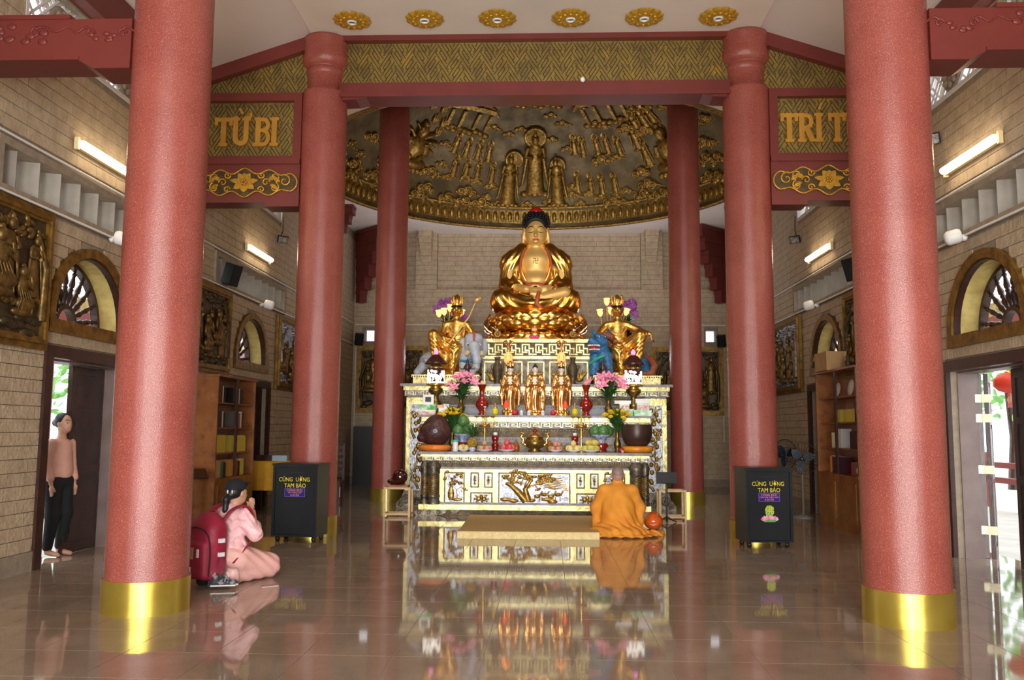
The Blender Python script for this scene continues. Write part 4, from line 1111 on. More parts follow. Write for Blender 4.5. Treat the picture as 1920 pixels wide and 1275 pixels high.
for sg in (-1, 1):
    wg = MB()
    x0, x1 = sorted((sg * 2.5, sg * 2.42)); wg.box(x0, x1, Y3 - .03, Y3 + .06, .3, Z3 - .27)
    x0, x1 = sorted((sg * 2.5, sg * 2.05)); wg.box(x0, x1, Y3 - .03, Y3 + .06, Z3 - .40, Z3 - .27)
    wg.build('gilt_frame', 'paleg', t3)
    pn = MB().box(*sorted((sg * 2.42, sg * 2.05)), Y3 - .002, Y3 + .06, .0, Z3 - .4).build('wing_panel', 'silverblue', t3)
    rl = MB()
    for k in range(5): branchy(rl, (sg * (2.25 + .08 * (k % 2)), .35 + .32 * k), 1.57 + rnd.uniform(-.5, .5), .24, .03, 2, Y3 - .005, rnd)
    for k in range(24): rl.ell((sg * rnd.uniform(2.12, 2.36), Y3 - .005, rnd.uniform(.5, 1.9)), (.04, .02, .05), 8, 6)
    rl.v = [(max(2.07, min(2.41, abs(p[0]))) * sg, p[1], min(p[2], 1.95)) for p in rl.v]
    rl.build('branch_relief', 'bronzeg', pn)
    ft = MB().prism([(sg * 2.05, 0), (sg * 2.65, 0), (sg * 2.65, .08), (sg * 2.55, .2), (sg * 2.5, .32), (sg * 2.05, .32)], Y3 - .14, Y3 - .02, 'xz')
    for q in ((2.45, .16, .1), (2.25, .12, .08), (2.55, .08, .06)): ft.tube([(p[0], Y3 - .14, p[1]) for p in spiral((sg * q[0], q[1]), q[2], 1.6, 0)], .022, 6)
    ft.build('carved_foot', 'altar', t3)
# --- statue pedestal
t4 = thing('statue_pedestal', 'pedestal under the great lotus seat with broad key-fret band and lotus panels', 'pedestal', (0, Y4 + 1, Z3))
MB().box(-1.12, 1.1, Y4 + .06, 19.5, Z3, Z4 - .02).build('body', 'altar', t4)
for z0, z1 in ((Z4 - .07, Z4), (Z4 - .41, Z4 - .35)): MB().box(-1.14, 1.12, Y4 - .04, Y4 + .06, z0, z1).build('gilt_moulding', 'paleg', t4)
MB().box(-1.14, 1.12, Y4 - .02, 19.55, Z4 - .03, Z4).build('top_slab', 'paleg', t4)
fb = MB().box(-1.12, 1.1, Y4 + .0, Y4 + .06, Z4 - .35, Z4 - .07).build('fret_band', 'altardk', t4)
mb = MB(); h, t_ = .2, .026
def swk(x, z):
    mm = MB()
    L_ = [((-.14, .1), (.0, .1)), ((0, .1), (0, .02)), ((0, .02), (.08, .02)), ((.08, .02), (.08, -.05)), ((-.08, .05), (-.08, -.02)), ((-.08, -.02), (0, -.02)), ((0, -.1), (0, -.02)), ((0, -.1), (.14, -.1)), ((-.14, .1), (-.14, -.06)), ((-.14, -.06), (-.05, -.06))]
    for a, b in L_: mm.box(min(a[0], b[0]) - t_ / 2, max(a[0], b[0]) + t_ / 2, -.014, 0, min(a[1], b[1]) - t_ / 2, max(a[1], b[1]) + t_ / 2)
    return mm
kme = swk(0, 0).mesh('key')
for i in range(8):
    o = link('key', kme, 'paleg', fb); o.location = (-.98 + .277 * i, Y4, Z4 - .21)
for i in range(5):
    cx = -.9 + .445 * i
    p = MB().box(cx - .21, cx + .21, Y4 + .02, Y4 + .07, Z3, Z4 - .41).build('lotus_panel', 'altar', t4)
    f = MB()
    for k in (-1, 1): f.box(cx + k * .16 - .012, cx + k * .16 + .012, Y4 + .005, Y4 + .02, Z3 + .06, Z4 - .46)
    f.box(cx - .16, cx + .16, Y4 + .005, Y4 + .02, Z4 - .48, Z4 - .456); f.build('panel_frame', 'paleg', p)
    r_ = MB()
    for a in (-1.0, -.6, -.25, .25, .6, 1.0):
        r_.tube([(cx, Y4 + .015, Z3 + .12), (cx + .1 * sin(a), Y4 - .0, Z3 + .24), (cx + .2 * sin(a), Y4 + .012, Z3 + .36 - .06 * abs(a))], [.02, .035, .004], 6)
    r_.ell((cx, Y4 + .01, Z3 + .14), (.08, .03, .04), 8, 6); r_.build('lotus_relief', 'bronzeg', p)
for sg, wd, lab in ((-1, 'left', 'elephant'), (1, 'right', 'blue lion')):
    b = thing('statue_plinth', 'low gilt plinth with beaded edge under the %s rider statue' % lab, 'plinth', (sg * 1.75, 17.6, Z3))
    x0, x1 = sorted((sg * 1.16, sg * 2.45))
    MB().box(x0, x1, 16.9, 18.4, Z3, Z3 + .15).build('block', 'paleg', b)
    MB().box(x0 - .03, x1 + .03, 16.86, 18.44, Z3 + .15, Z3 + .2).build('top_slab', 'paleg', b)
    beads(b, x0 - .03, x1 + .03, 16.86, Z3 + .165, .014, .045, 'altardk')

# ================================================================ GREAT SEATED STATUE
BX, BYc, BZ = -.035, 18.5, 3.97
lot = thing('lotus_throne', 'large polished gold lotus throne under the seated statue', 'lotus throne', (BX, BYc, Z4))
MB().lathe([(1.0, 0), (1.04, .04), (.95, .1), (.97, .15), (.84, .2), (.84, .3), (.97, .34), (.9, .38), (.86, .58), (.8, .62), (0, .62)], seg=56).build('core', 'gold', lot, local=True)
def petal(h, w, curve, th=.03):
    mb = MB(); n, m = 8, 6; v = []
    for j in range(n + 1):
        t = j / n; ww = w / 2 * (sin(pi * (t * .86 + .14)) ** .7 if t < 1 else .0)
        for i in range(m + 1):
            s = -1 + 2 * i / m; v.append((ww * s, -(curve * sin(t * pi * .62) - .06 * (1 - s * s) * -1 * 0) - .09 * (1 - s * s) * sin(pi * min(1, t + .15)), t * h))
    f = [(j * (m + 1) + i, j * (m + 1) + i + 1, (j + 1) * (m + 1) + i + 1, (j + 1) * (m + 1) + i) for j in range(n) for i in range(m)]
    return mb.add(v, f, True).mesh('petal')
pt = petal(.36, .42, .17)
for row, (z, r, nP, off, tilt, sc) in enumerate(((.31, .9, 16, 0, .1, .9), (.27, .95, 16, .5, .25, .8), (.22, .95, 16, 0, .45, .68))):
    for i in range(nP):
        a = 2 * pi * (i + off) / nP
        o = link('petal', pt, 'gold', lot, local=True)
        o.matrix_basis = R('Z', a) @ T(0, -r, z) @ R('X', tilt * .5) @ S(sc)
for i in range(20):
    a = 2 * pi * i / 20; o = link('petal', pt, 'gold', lot, local=True); o.matrix_basis = R('Z', a) @ T(0, -.99, .2) @ R('X', pi) @ S(.55, -.55, .5)
bud = thing('seated_buddha_statue', 'huge golden seated statue with black hair meditating on the lotus throne', 'statue', (BX, BYc, BZ))
body = SDF()
body.ell((0, .06, 1.0), (.40, .29, .56), .05).ell((0, -.03, 1.22), (.34, .23, .22), .1).ell((0, -.05, .75), (.33, .26, .2), .1)
body.cap((0, .04, 1.42), (0, .02, 1.66), .19, .165, .08)
body.ell((0, 0, 1.87), (.245, .26, .31), .05).ell((0, -.04, 1.68), (.2, .2, .15), .08)
n0 = len(body.p)
body.cap((.3, .02, 1.42), (.55, .02, 1.2), .16, .17, .08).cap((.55, .02, 1.2), (.6, -.1, .66), .16, .13, .06)
body.cap((.6, -.1, .64), (.2, -.5, .5), .125, .085, .05).cap((.2, -.5, .5), (.0, -.57, .47), .075, .06, .03)
for k in range(4): body.cap((.12 - .02 * k, -.56 - .03 * k, .50 - .035 * k), (-.1, -.6 - .02 * k, .48 - .035 * k), .03, .024, .012)
body.cap((.16, -.53, .54), (.02, -.57, .585), .032, .024, .015)
body.ell((.265, .02, 1.86), (.035, .09, .15), .03).cap((.275, .0, 1.8), (.28, -.01, 1.6), .045, .04, .03)
body.mirror(n0)
body.cap((0, -.25, 1.86), (0, -.30, 1.725), .02, .045, .03).ell((0, -.245, 1.6), (.06, .03, .04), .04)
body.cap((.02, -.6, .26), (.62, -.46, .42), .11, .15, .05)      # bare shin
link('body', body.mesh('body', (-.85, -.8, .05), (.85, .5, 2.25), 105), 'goldskin', bud, local=True)
robe = SDF()
n0 = len(robe.p)
robe.cap((.25, .04, 1.43), (.56, .04, 1.18), .21, .235, .1).cap((.56, .06, 1.18), (.63, -.02, .62), .21, .19, .08).ell((.5, -.05, .66), (.22, .2, .2), .08)
robe.cap((.63, -.06, .6), (.38, -.34, .5), .19, .16, .05)
robe.mirror(n0)
robe.ell((0, .06, 1.0), (.56, .40, .62), .08)
robe.sub((0, -.55, 1.16), (.34, .62, .6), .04)
robe.sub((-.36, -.58, .56), (.2, .24, .11), .03).sub((.3, -.66, .56), (.15, .2, .1), .03)
def f_arm(P): return .008 * np.sin(30 * (P[:, 2] * .45 + np.abs(P[:, 0]) * 1.5 + .12 * np.sin(5 * P[:, 2]))) * np.clip((np.abs(P[:, 0]) - .3) * 6, 0, 1)
link('robe', robe.mesh('robe', (-1, -.7, .2), (1, .6, 1.75), 105, f_arm), 'gold', bud, local=True)
lap = SDF()
n0 = 0
lap.cap((.3, .1, .3), (.7, -.3, .3), .28, .27, .08).cap((.7, -.3, .28), (.1, -.55, .2), .24, .17, .08).ell((.45, -.1, .14), (.52, .5, .16), .06)
lap.mirror(0); lap.ell((0, -.3, .16), (.5, .42, .2), .08).cut(2, .0, False)
def f_lap(P):
    r = np.sqrt((np.abs(P[:, 0]) - .1) ** 2 + (P[:, 2] - .62) ** 2); return .009 * np.sin(40 * r + 3 * P[:, 0])
link('lap_robe', lap.mesh('lap_robe', (-1.1, -.9, -.04), (1.1, .7, .75), 110, f_lap), 'gold', bud, local=True)
M['rust'] = mat('rust_lining', (176, 84, 40), (160, 72, 34), 6, .5)
def front(x, z): return .06 - .29 * math.sqrt(max(.02, 1 - (x / .45) ** 2 - ((z - 1.0) / .6) ** 2))
U_ = [(-.2, 1.5), (-.27, 1.38), (-.32, 1.2), (-.335, 1.05), (-.315, .88), (-.25, .74), (-.13, .64), (0, .6), (.13, .64), (.25, .74), (.315, .88), (.335, 1.05), (.32, 1.2), (.27, 1.38), (.2, 1.5)]
MB().tube([(x, (.06 - .385 * math.sqrt(max(.02, 1 - (x / .56) ** 2 - ((z - 1.0) / .62) ** 2))), z) for x, z in U_], .03, 8, flat=1.0).build('neckline_trim', 'rust', bud, local=True)
MB().ell((-.02, -.3, .63), (.24, .1, .06), 14, 8).build('robe_lining', 'rust', bud, local=True)
for rl_ in (MB().tube([(-.62, -.25, .48), (-.5, -.42, .42), (-.36, -.5, .42)], .04, 8), MB().tube([(.42, -.5, .62), (.47, -.46, .5), (.44, -.42, .42)], .03, 8), MB().tube([(.08, -.68, .42), (.05, -.74, .3), (.03, -.76, .16), (.1, -.74, .08)], [.04, .05, .06, .06], 8)): rl_.build('robe_lining', 'rust', bud, local=True)
M['hair'] = mat('black_hair', (14, 14, 18), None, rough=.5)
hs = SDF().ell((0, .04, 2.06), (.295, .30, .28), .03).ell((0, .06, 2.28), (.17, .17, .1), .08).cap((.255, .05, 2.05), (.25, .06, 1.9), .05, .03, .03).cap((-.255, .05, 2.05), (-.25, .06, 1.9), .05, .03, .03)
hs.cut(2, 1.88, False).sub((0, -.36, 1.9), (.235, .3, .2), .02)
hb = link('hair', hs.mesh('hair', (-.36, -.35, 1.82), (.36, .42, 2.44), 60), 'hair', bud, local=True)
cu = MB(); rnd = random.Random(2)
for j in range(8):
    el = -.3 + j * .2; nC = max(6, int(24 * cos(el)))
    for i in range(nC):
        a = 2 * pi * (i + .5 * (j % 2)) / nC
        p = (.297 * cos(el) * cos(a), .04 + .302 * cos(el) * sin(a), 2.06 + .28 * sin(el))
        if p[1] < -.06 and abs(p[0]) < .235 and p[2] < 2.09: continue
        cu.ell(p, .027, 6, 5)
for j in range(3):
    for i in range(13 - 3 * j): a = 2 * pi * i / (13 - 3 * j); cu.ell((.165 * cos(a) * cos(j * .5), .06 + .165 * sin(a) * cos(j * .5), 2.28 + .09 * sin(j * .5 + .1)), .027, 6, 5)
o = cu.build('hair_curls', 'hair', hb, local=True); o['kind'] = 'stuff'
MB().ell((0, -.02, 2.31), (.15, .13, .11), 14, 10).build('crown_jewel', mat('red_jewel', (190, 20, 24), None, rough=.25), bud, local=True)
fc = MB()
for sx in (-1, 1):
    fc.tube([(sx * .03, -.262, 1.885), (sx * .075, -.258, 1.93), (sx * .13, -.235, 1.94), (sx * .19, -.18, 1.9)], [.005, .009, .009, .004], 6)
fc.build('eyebrows', 'hair', bud, local=True)
ey = MB()
for sx in (-1, 1): ey.tube([(sx * .05, -.258, 1.815), (sx * .09, -.255, 1.802), (sx * .13, -.235, 1.804), (sx * .17, -.205, 1.82)], [.004, .008, .008, .003], 6)
ey.build('eyelids', mat('dark_line', (70, 50, 30), None), bud, local=True)
lp = MB(); lp.tube([(-.075, -.225, 1.645), (-.03, -.262, 1.659), (0, -.265, 1.653), (.03, -.262, 1.659), (.075, -.225, 1.645)], [.006, .014, .013, .014, .006], 8); lp.tube([(-.06, -.23, 1.638), (0, -.262, 1.628), (.06, -.23, 1.638)], [.006, .017, .006], 8)
lp.build('lips', mat('rose_lips', (206, 74, 60), None, rough=.4), bud, local=True)
MB().ell((0, -.262, 1.95), .016, 8, 6).build('forehead_jewel', 'white', bud, local=True)
sy = MB(); s_ = .05; tk = .011
def seg2(a, b):
    x0, x1 = sorted((a[0], b[0])); z0, z1 = sorted((a[1], b[1]))
    yy = -.27
    sy.box(x0 * s_ - tk / 2, x1 * s_ + tk / 2, yy, yy + .05, 1.17 + z0 * s_ - tk / 2, 1.17 + z1 * s_ + tk / 2)
for a, b in (((-1, 1), (0, 1)), ((0, 1), (0, -1)), ((0, -1), (1, -1)), ((-1, -1), (-1, 0)), ((-1, 0), (1, 0)), ((1, 0), (1, 1))): seg2(a, b)
sy.build('chest_emblem', mat('dark_emblem', (40, 34, 22), None, rough=.4), bud, local=True)
# small infant statue in front of the throne
inf = thing('infant_statue', 'small pale standing infant statue on pink lotus base before the gold throne', 'statue', (BX - .01, Y4 + .1, Z4))
q = SDF().cap((-.03, 0, .1), (-.025, 0, .28), .026, .035, .02).cap((.03, 0, .1), (.025, 0, .28), .026, .035, .02).ell((0, 0, .36), (.06, .045, .1), .02).ell((0, 0, .52), (.048, .05, .058), .02)
q.cap((-.05, 0, .42), (-.09, 0, .5), .02, .018, .01).cap((-.09, 0, .5), (-.075, -.02, .59), .018, .014, .01).cap((.055, 0, .42), (.075, -.01, .28), .02, .015, .01)
link('body', q.mesh('body', (-.14, -.1, .06), (.14, .1, .62), 50), mat('pale_pink_paint', (214, 170, 150), None, rough=.5), inf, local=True)
MB().ell((0, .01, .555), (.046, .048, .04), 10, 6).build('hair', 'hair', inf, local=True)
MB().tube([(.055 * cos(a), .045 * sin(a), .29 + .01 * sin(3 * a)) for a in [2 * pi * i / 14 for i in range(14)]], .018, 6, closed=True).build('loincloth', 'goldskin', inf, local=True)
mb = MB().lathe([(.09, 0), (.1, .03), (.07, .06), (.08, .085), (.0, .085)], seg=16)
for k in range(12): mb.ell((.09 * cos(k * pi / 6), .09 * sin(k * pi / 6), .05), (.03, .03, .035), 8, 6)
mb.build('lotus_base', mat('pink_lotus', (226, 70, 130), None, rough=.45), inf, local=True)
# ================================================================ RIDER STATUES AND ANIMALS
def crown(parent, z, r, h, y=0, m='goldr', nm='crown'):
    mb = MB().lathe([(r * .95, 0), (r * 1.05, h * .12), (r * 1.0, h * .25), (r * 1.08, h * .3), (r * .9, h * .6), (r * .45, h * .85), (0, h)], c=(0, y, z), seg=18)
    for k in range(9):
        a = 2 * pi * k / 9; l = h * (.95 if k % 2 == 0 else .7)
        mb.tube([(r * 1.05 * cos(a), y + r * 1.05 * sin(a), z + h * .2), (r * 1.18 * cos(a), y + r * 1.18 * sin(a), z + l * .6), (r * 1.0 * cos(a), y + r * 1.0 * sin(a), z + l)], [r * .22, r * .3, r * .04], 6)
        mb.ell((r * 1.2 * cos(a), y + r * 1.2 * sin(a), z + h * .3), r * .16, 6, 5)
    return mb.build(nm, m, parent, local=True)
def face(parent, c, r, skin=None):
    mb = MB()
    for sx in (-1, 1):
        mb.tube([(c[0] + sx * r * .2, c[1] - r * 1.02, c[2] + r * .12), (c[0] + sx * r * .42, c[1] - r * .96, c[2] + r * .1), (c[0] + sx * r * .62, c[1] - r * .8, c[2] + r * .14)], r * .05, 5)
        mb.tube([(c[0] + sx * r * .15, c[1] - r * 1.03, c[2] + r * .3), (c[0] + sx * r * .42, c[1] - r * .97, c[2] + r * .42), (c[0] + sx * r * .68, c[1] - r * .78, c[2] + r * .32)], r * .045, 5)
    mb.build('face_lines', 'hair', parent, local=True)
    MB().tube([(c[0] - r * .28, c[1] - r * .93, c[2] - r * .52), (c[0], c[1] - r * 1.03, c[2] - r * .54), (c[0] + r * .28, c[1] - r * .93, c[2] - r * .52)], [r * .04, r * .1, r * .04], 6).build('lips', bpy.data.materials['rose_lips'], parent, local=True)
def rider(name, label, loc, kind):
    t = thing(name, label, 'statue', loc)
    b = SDF().ell((0, 0, .86), (.2, .14, .3), .05).cap((0, 0, 1.1), (0, -.01, 1.26), .065, .06, .04).ell((0, -.02, 1.38), (.1, .11, .13), .03)
    b.cap((0, -.12, 1.38), (0, -.14, 1.345), .012, .022, .015)
    b.ell((0, 0, .6), (.28, .22, .17), .08)
    for sx in (-1, 1): b.cap((0, 0, 1.12), (sx * .22, 0, 1.08), .08, .085, .05); b.cap((sx * .1, .0, 1.4), (sx * .105, .0, 1.28), .025, .025, .015)
    s = -1 if kind == 0 else 1
    b.cap((s * .12, -.05, .6), (s * .44, -.2, .84), .14, .12, .06).cap((s * .44, -.2, .84), (s * .38, -.3, .3), .125, .08, .05).cap((s * .38, -.3, .28), (s * .36, -.44, .22), .06, .05, .03)
    b.cap((-s * .12, -.05, .58), (-s * .02, -.38, .56), .14, .13, .06).cap((-s * .02, -.38, .56), (s * .04, -.44, .14), .125, .075, .05).cap((s * .04, -.44, .12), (s * .02, -.56, .06), .055, .045, .03)
    if kind == 0:
        b.cap((.23, 0, 1.06), (.36, -.05, .82), .075, .065, .03).cap((.36, -.05, .82), (.44, -.24, .66), .06, .04, .03).ell((.45, -.28, .62), (.045, .05, .06), .02)
        b.cap((-.23, 0, 1.06), (-.3, -.12, .82), .075, .065, .03).cap((-.3, -.12, .82), (-.06, -.3, .74), .06, .04, .03).ell((-.03, -.31, .74), (.05, .04, .05), .02)
    else:
        b.cap((.23, 0, 1.06), (.42, -.05, .98), .08, .075, .03).cap((.42, -.05, .98), (.62, -.22, .88), .07, .045, .03)
        for k in range(4): b.cap((.62 + .01 * k, -.22 - .02 * k + .03, .88), (.72 - .02 * k + .02, -.24 - .025 * k + .03, .7 + .012 * k), .022, .014, .012)
        b.cap((.6, -.25, .87), (.6, -.3, .78), .02, .014, .01)
        b.cap((-.23, 0, 1.06), (-.38, -.1, .9), .085, .07, .03).cap((-.38, -.1, .9), (-.44, -.28, .84), .06, .04, .03).ell((-.45, -.31, .84), (.05, .05, .045), .02)
    b.ell((s * .1, -.18, .34), (.3, .22, .26), .06).ell((-s * .05, .05, .25), (.45, .3, .2), .06)
    fold = lambda P: .009 * np.sin(55 * (P[:, 2] * .5 + np.abs(P[:, 0]) + .4 * np.sin(5 * P[:, 2]))) * np.clip((.85 - P[:, 2]) * 5, 0, 1)
    link('body', b.mesh('body', (-.62, -.66, .0), (.84, .4, 1.56) if kind else (.62, .4, 1.56), 92, fold), 'goldr', t, local=True)
    mb = MB()
    for sx in (-1, 1): mb.tube([(sx * .2, -.02, 1.13), (sx * .17, -.13, .98), (sx * .06, -.15, .86), (0, -.16, .84)], .018, 6)
    mb.tube([(.18 * cos(a), -.02 + .14 * sin(a), .74) for a in [2 * pi * i / 20 for i in range(20)]], .025, 6, closed=True)
    for k in range(5): mb.ell((-.08 + .04 * k, -.145, .93 - .02 * (2 - abs(k - 2))), .016, 6, 5)
    mb.build('necklace', 'goldskin', t, local=True)
    crown(t, 1.47, .1, .26)
    MB().tube([(.107 * cos(a), -.02 + .115 * sin(a), 1.46) for a in [2 * pi * i / 20 for i in range(20)]], .018, 6, closed=True).build('hairline', 'hair', t, local=True)
    face(t, (0, -.02, 1.38), .105)
    if kind == 0:
        sc = MB().tube([(-.12, -.34, .66), (.1, -.36, .95), (.28, -.32, 1.2), (.4, -.26, 1.5)], [.018, .02, .018, .014], 8)
        sc.ell((.44, -.25, 1.57), (.07, .04, .05), 10, 8, M=R('Y', -.6)).ell((.5, -.25, 1.6), .03, 8, 6); sc.build('sceptre', 'goldskin', t, local=True)
    MB().lathe([(.5, 0), (.52, .06), (.42, .12), (0, .12)], c=(-s * .02, -.05, 0), sy=.75, seg=24).build('saddle', 'gold', t, local=True)
    return t
PZ = Z3 + .2
rider('elephant_rider_statue', 'gold crowned statue with sceptre seated beside the grey elephant', (-1.66, 17.55, PZ), 0)
rider('lion_rider_statue', 'gold crowned statue with outstretched arm seated beside the blue lion', (1.66, 17.55, PZ), 1)
M['grey'] = mat('elephant_paint', (176, 182, 192), (150, 156, 168), 8, .5)
M['blue'] = mat('lion_paint', (44, 110, 158), (30, 84, 130), 9, .45, bump=.2, bscale=25)
M['mane'] = mat('rust_mane', (150, 82, 50), (120, 60, 36), 12, .5)
el = thing('elephant_statue', 'painted grey elephant statue with hanging trunk beside the gold rider', 'statue', (-1.27, 17.2, PZ))
q = SDF().ell((0, 0, .62), (.19, .2, .24), .06).ell((-.08, -.05, .76), (.1, .11, .1), .06).ell((.08, -.05, .76), (.1, .11, .1), .06)
q.chain([(.02, -.16, .58), (.06, -.24, .44), (.09, -.25, .3), (.07, -.22, .16), (-.0, -.2, .07), (-.1, -.22, .06)], [.12, .095, .08, .065, .055, .04], .04)
q.ell((-.22, .04, .58), (.1, .045, .2), .03, M=R('Z', -.3)).ell((.2, .04, .58), (.09, .04, .19), .03, M=R('Z', .3))
q.ell((-.55, .42, .32), (.62, .32, .28), .06).cap((-.15, .05, .4), (-.18, -.05, .07), .15, .11, .06).cap((-1.0, .1, .25), (-1.12, -.12, .06), .1, .08, .05).cap((-1.05, .2, .28), (-.95, -.1, .3), .07, .05, .04)
link('body', q.mesh('body', (-1.26, -.36, .0), (.36, .8, .95), 120, lambda P: .004 * np.sin(120 * P[:, 2]) * np.clip(.5 - P[:, 2], 0, .3) * 3), 'grey', el, local=True)
MB().ell((-.1, -.185, .62), (.035, .02, .028), 8, 6).ell((.12, -.17, .62), (.035, .02, .028), 8, 6).build('eyes', 'white', el, local=True)
MB().ell((-.1, -.2, .615), (.018, .012, .02), 8, 6).ell((.12, -.186, .615), (.018, .012, .02), 8, 6).build('pupils', 'hair', el, local=True)
for sx in (-.1, .17): MB().tube([(sx, -.18, .46), (sx * 1.15, -.29, .4), (sx * 1.05, -.33, .42)], [.045, .035, .012], 8).build('tusk', mat('cream_tusk', (232, 206, 150), None, rough=.5) if sx < 0 else bpy.data.materials['cream_tusk'], el, local=True)
MB().tube([(.02, -.2, .86 - .06 * i) for i in range(5)], [.02, .03, .02, .028, .012], 6).ell((.0, .0, .86), (.1, .12, .03), 10, 6).build('forehead_ornament', 'rust', el, local=True)
MB().tube([(-.26, -.06, .3), (-.12, -.16, .28), (.0, -.14, .3)], .03, 8).build('collar', mat('teal_collar', (40, 120, 170), None), el, local=True)
li = thing('lion_statue', 'painted blue lion statue with open red mouth beside the gold rider', 'statue', (1.27, 17.2, PZ))
q = SDF().ell((0, 0, .68), (.19, .19, .18), .05).ell((-.12, -.14, .66), (.13, .12, .08), .05).ell((-.1, -.13, .49), (.1, .1, .05), .04).ell((-.17, -.2, .72), (.05, .05, .04), .03)
q.ell((-.04, -.16, .8), (.06, .05, .04), .03).ell((.08, -.14, .8), (.06, .05, .04), .03).cap((.16, .0, .82), (.22, .02, .92), .05, .03, .03).cap((-.08, .0, .84), (-.13, .02, .93), .05, .03, .03)
q.ell((.02, .05, .45), (.2, .2, .25), .06).ell((.5, .35, .3), (.6, .3, .26), .06).cap((-.08, -.05, .4), (-.12, -.16, .06), .12, .09, .05).cap((.14, -.05, .4), (.18, -.14, .06), .12, .09, .05).cap((.9, .15, .25), (.95, -.05, .08), .13, .08, .05)
link('body', q.mesh('body', (-.36, -.36, .0), (1.12, .75, 1.0), 110, lambda P: .006 * np.sin(60 * P[:, 2]) * np.sin(50 * P[:, 0])), 'blue', li, local=True)
MB().ell((-.12, -.17, .565), (.1, .08, .05), 12, 8).build('mouth', mat('red_mouth', (170, 24, 30), None, rough=.4), li, local=True)
tt = MB()
for k in range(9):
    a = pi * (.1 + .8 * k / 8) + pi; tt.ell((-.12 + .115 * cos(a), -.16 + .105 * sin(a), .605), (.016, .014, .02), 6, 5); tt.ell((-.11 + .1 * cos(a), -.15 + .1 * sin(a), .525), (.014, .012, .018), 6, 5)
tt.build('teeth', 'white', li, local=True)
MB().ell((-.02, -.2, .78), .02, 8, 6).ell((.1, -.17, .78), .02, 8, 6).build('eyes', 'white', li, local=True)
MB().ell((-.025, -.214, .778), .013, 6, 5).ell((.097, -.184, .778), .013, 6, 5).build('pupils', 'hair', li, local=True)
mn = MB(); rnd = random.Random(9)
for k in range(70):
    a = rnd.uniform(-1.0, 2.4); mn.ell((.12 + .2 * cos(a) * 1.1, .02 + rnd.uniform(-.06, .12), .6 + .26 * sin(a) * .9), (.06, .05, .07), 8, 6)
mn.build('mane', 'mane', li, local=True)
MB().tube([(.95, .2, .4), (1.05, .05, .35), (1.1, -.05, .2), (1.02, -.12, .06), (.85, -.15, .05)], [.05, .07, .08, .07, .03], 8).build('tail', 'mane', li, local=True)
MB().tube([(-.2, -.12, .24), (-.06, -.24, .34), (.08, -.22, .4)], .035, 8).build('sash', mat('green_sash', (30, 150, 120), None), li, local=True)

# ================================================================ SMALL STANDING STATUES
M['ivory'] = mat('ivory_paint', (226, 216, 208), None, rough=.4)
M['goldlit'] = mat('rosy_gold', (240, 186, 116), (226, 160, 90), 12, .25, .9)
def standing(name, label, loc, kind):
    t = thing(name, label, 'statue', loc, group='three small standing statues')
    b = SDF().chain([(0, 0, .12), (0, 0, .45), (0, 0, .68)], [.115, .105, .1], .04).ell((0, 0, .66), (.14, .09, .12), .05)
    fold = lambda P: .0035 * np.sin(85 * P[:, 0] + 4 * np.sin(6 * P[:, 2]))
    for sx in (-1, 1):
        b.cap((sx * .1, 0, .74), (sx * .145, -.02, .58), .05, .05, .03).cap((sx * .145, -.02, .58), (sx * .03, -.11, .6), .04, .028, .02)
        if kind: b.chain([(sx * .14, -.02, .56), (sx * .17, -.0, .38), (sx * .16, -.02, .2)], [.045, .035, .025], .03)
        else: b.chain([(sx * .14, -.02, .56), (sx * .15, 0, .3), (sx * .13, 0, .12)], [.05, .05, .05], .04)
    link('robe', b.mesh('robe', (-.24, -.18, .06), (.24, .16, .82), 70, fold), 'goldlit', t, local=True)
    hd = SDF().cap((0, -.01, .74), (0, -.01, .83), .035, .032, .02).ell((0, -.015, .875), (.047, .052, .062), .02).ell((0, -.075, .66), (.055, .04, .08), .02).ell((0, -.12, .61), (.03, .025, .035), .01)
    for sx in (-1, 1): hd.ell((sx * .048, 0, .87), (.01, .02, .03), .01)
    link('head', hd.mesh('head', (-.08, -.16, .55), (.08, .08, .96), 44), 'ivory', t, local=True)
    face(t, (0, -.015, .875), .05)
    if kind:
        MB().tube([(.05 * cos(a), -.01 + .052 * sin(a), .915) for a in [2 * pi * i / 16 for i in range(16)]], .014, 6, closed=True).build('hair', 'hair', t, local=True)
        crown(t, .92, .048, .13, -.01, 'goldlit')
    else: MB().ell((0, .0, .912), (.052, .055, .045), 12, 8).ell((0, .01, .955), (.03, .03, .03), 10, 6).build('hair', 'hair', t, local=True)
    p = MB().lathe([(.15, 0), (.16, .03), (.11, .05), (.13, .09), (.1, .13), (0, .13)], seg=20)
    for k in range(14): p.ell((.125 * cos(k * .449), .125 * sin(k * .449), .07), (.035, .035, .04), 8, 6)
    p.build('lotus_base', 'goldlit', t, local=True)
    return t
SY = 16.25
standing('standing_statue', 'small gold standing statue in the middle of the three, without crown', (-.01, SY, Z2), 0)
standing('standing_statue', 'small gold crowned standing statue, left of the three', (-.48, SY, Z2), 1)
standing('standing_statue', 'small gold crowned standing statue, right of the three', (.49, SY, Z2), 1)
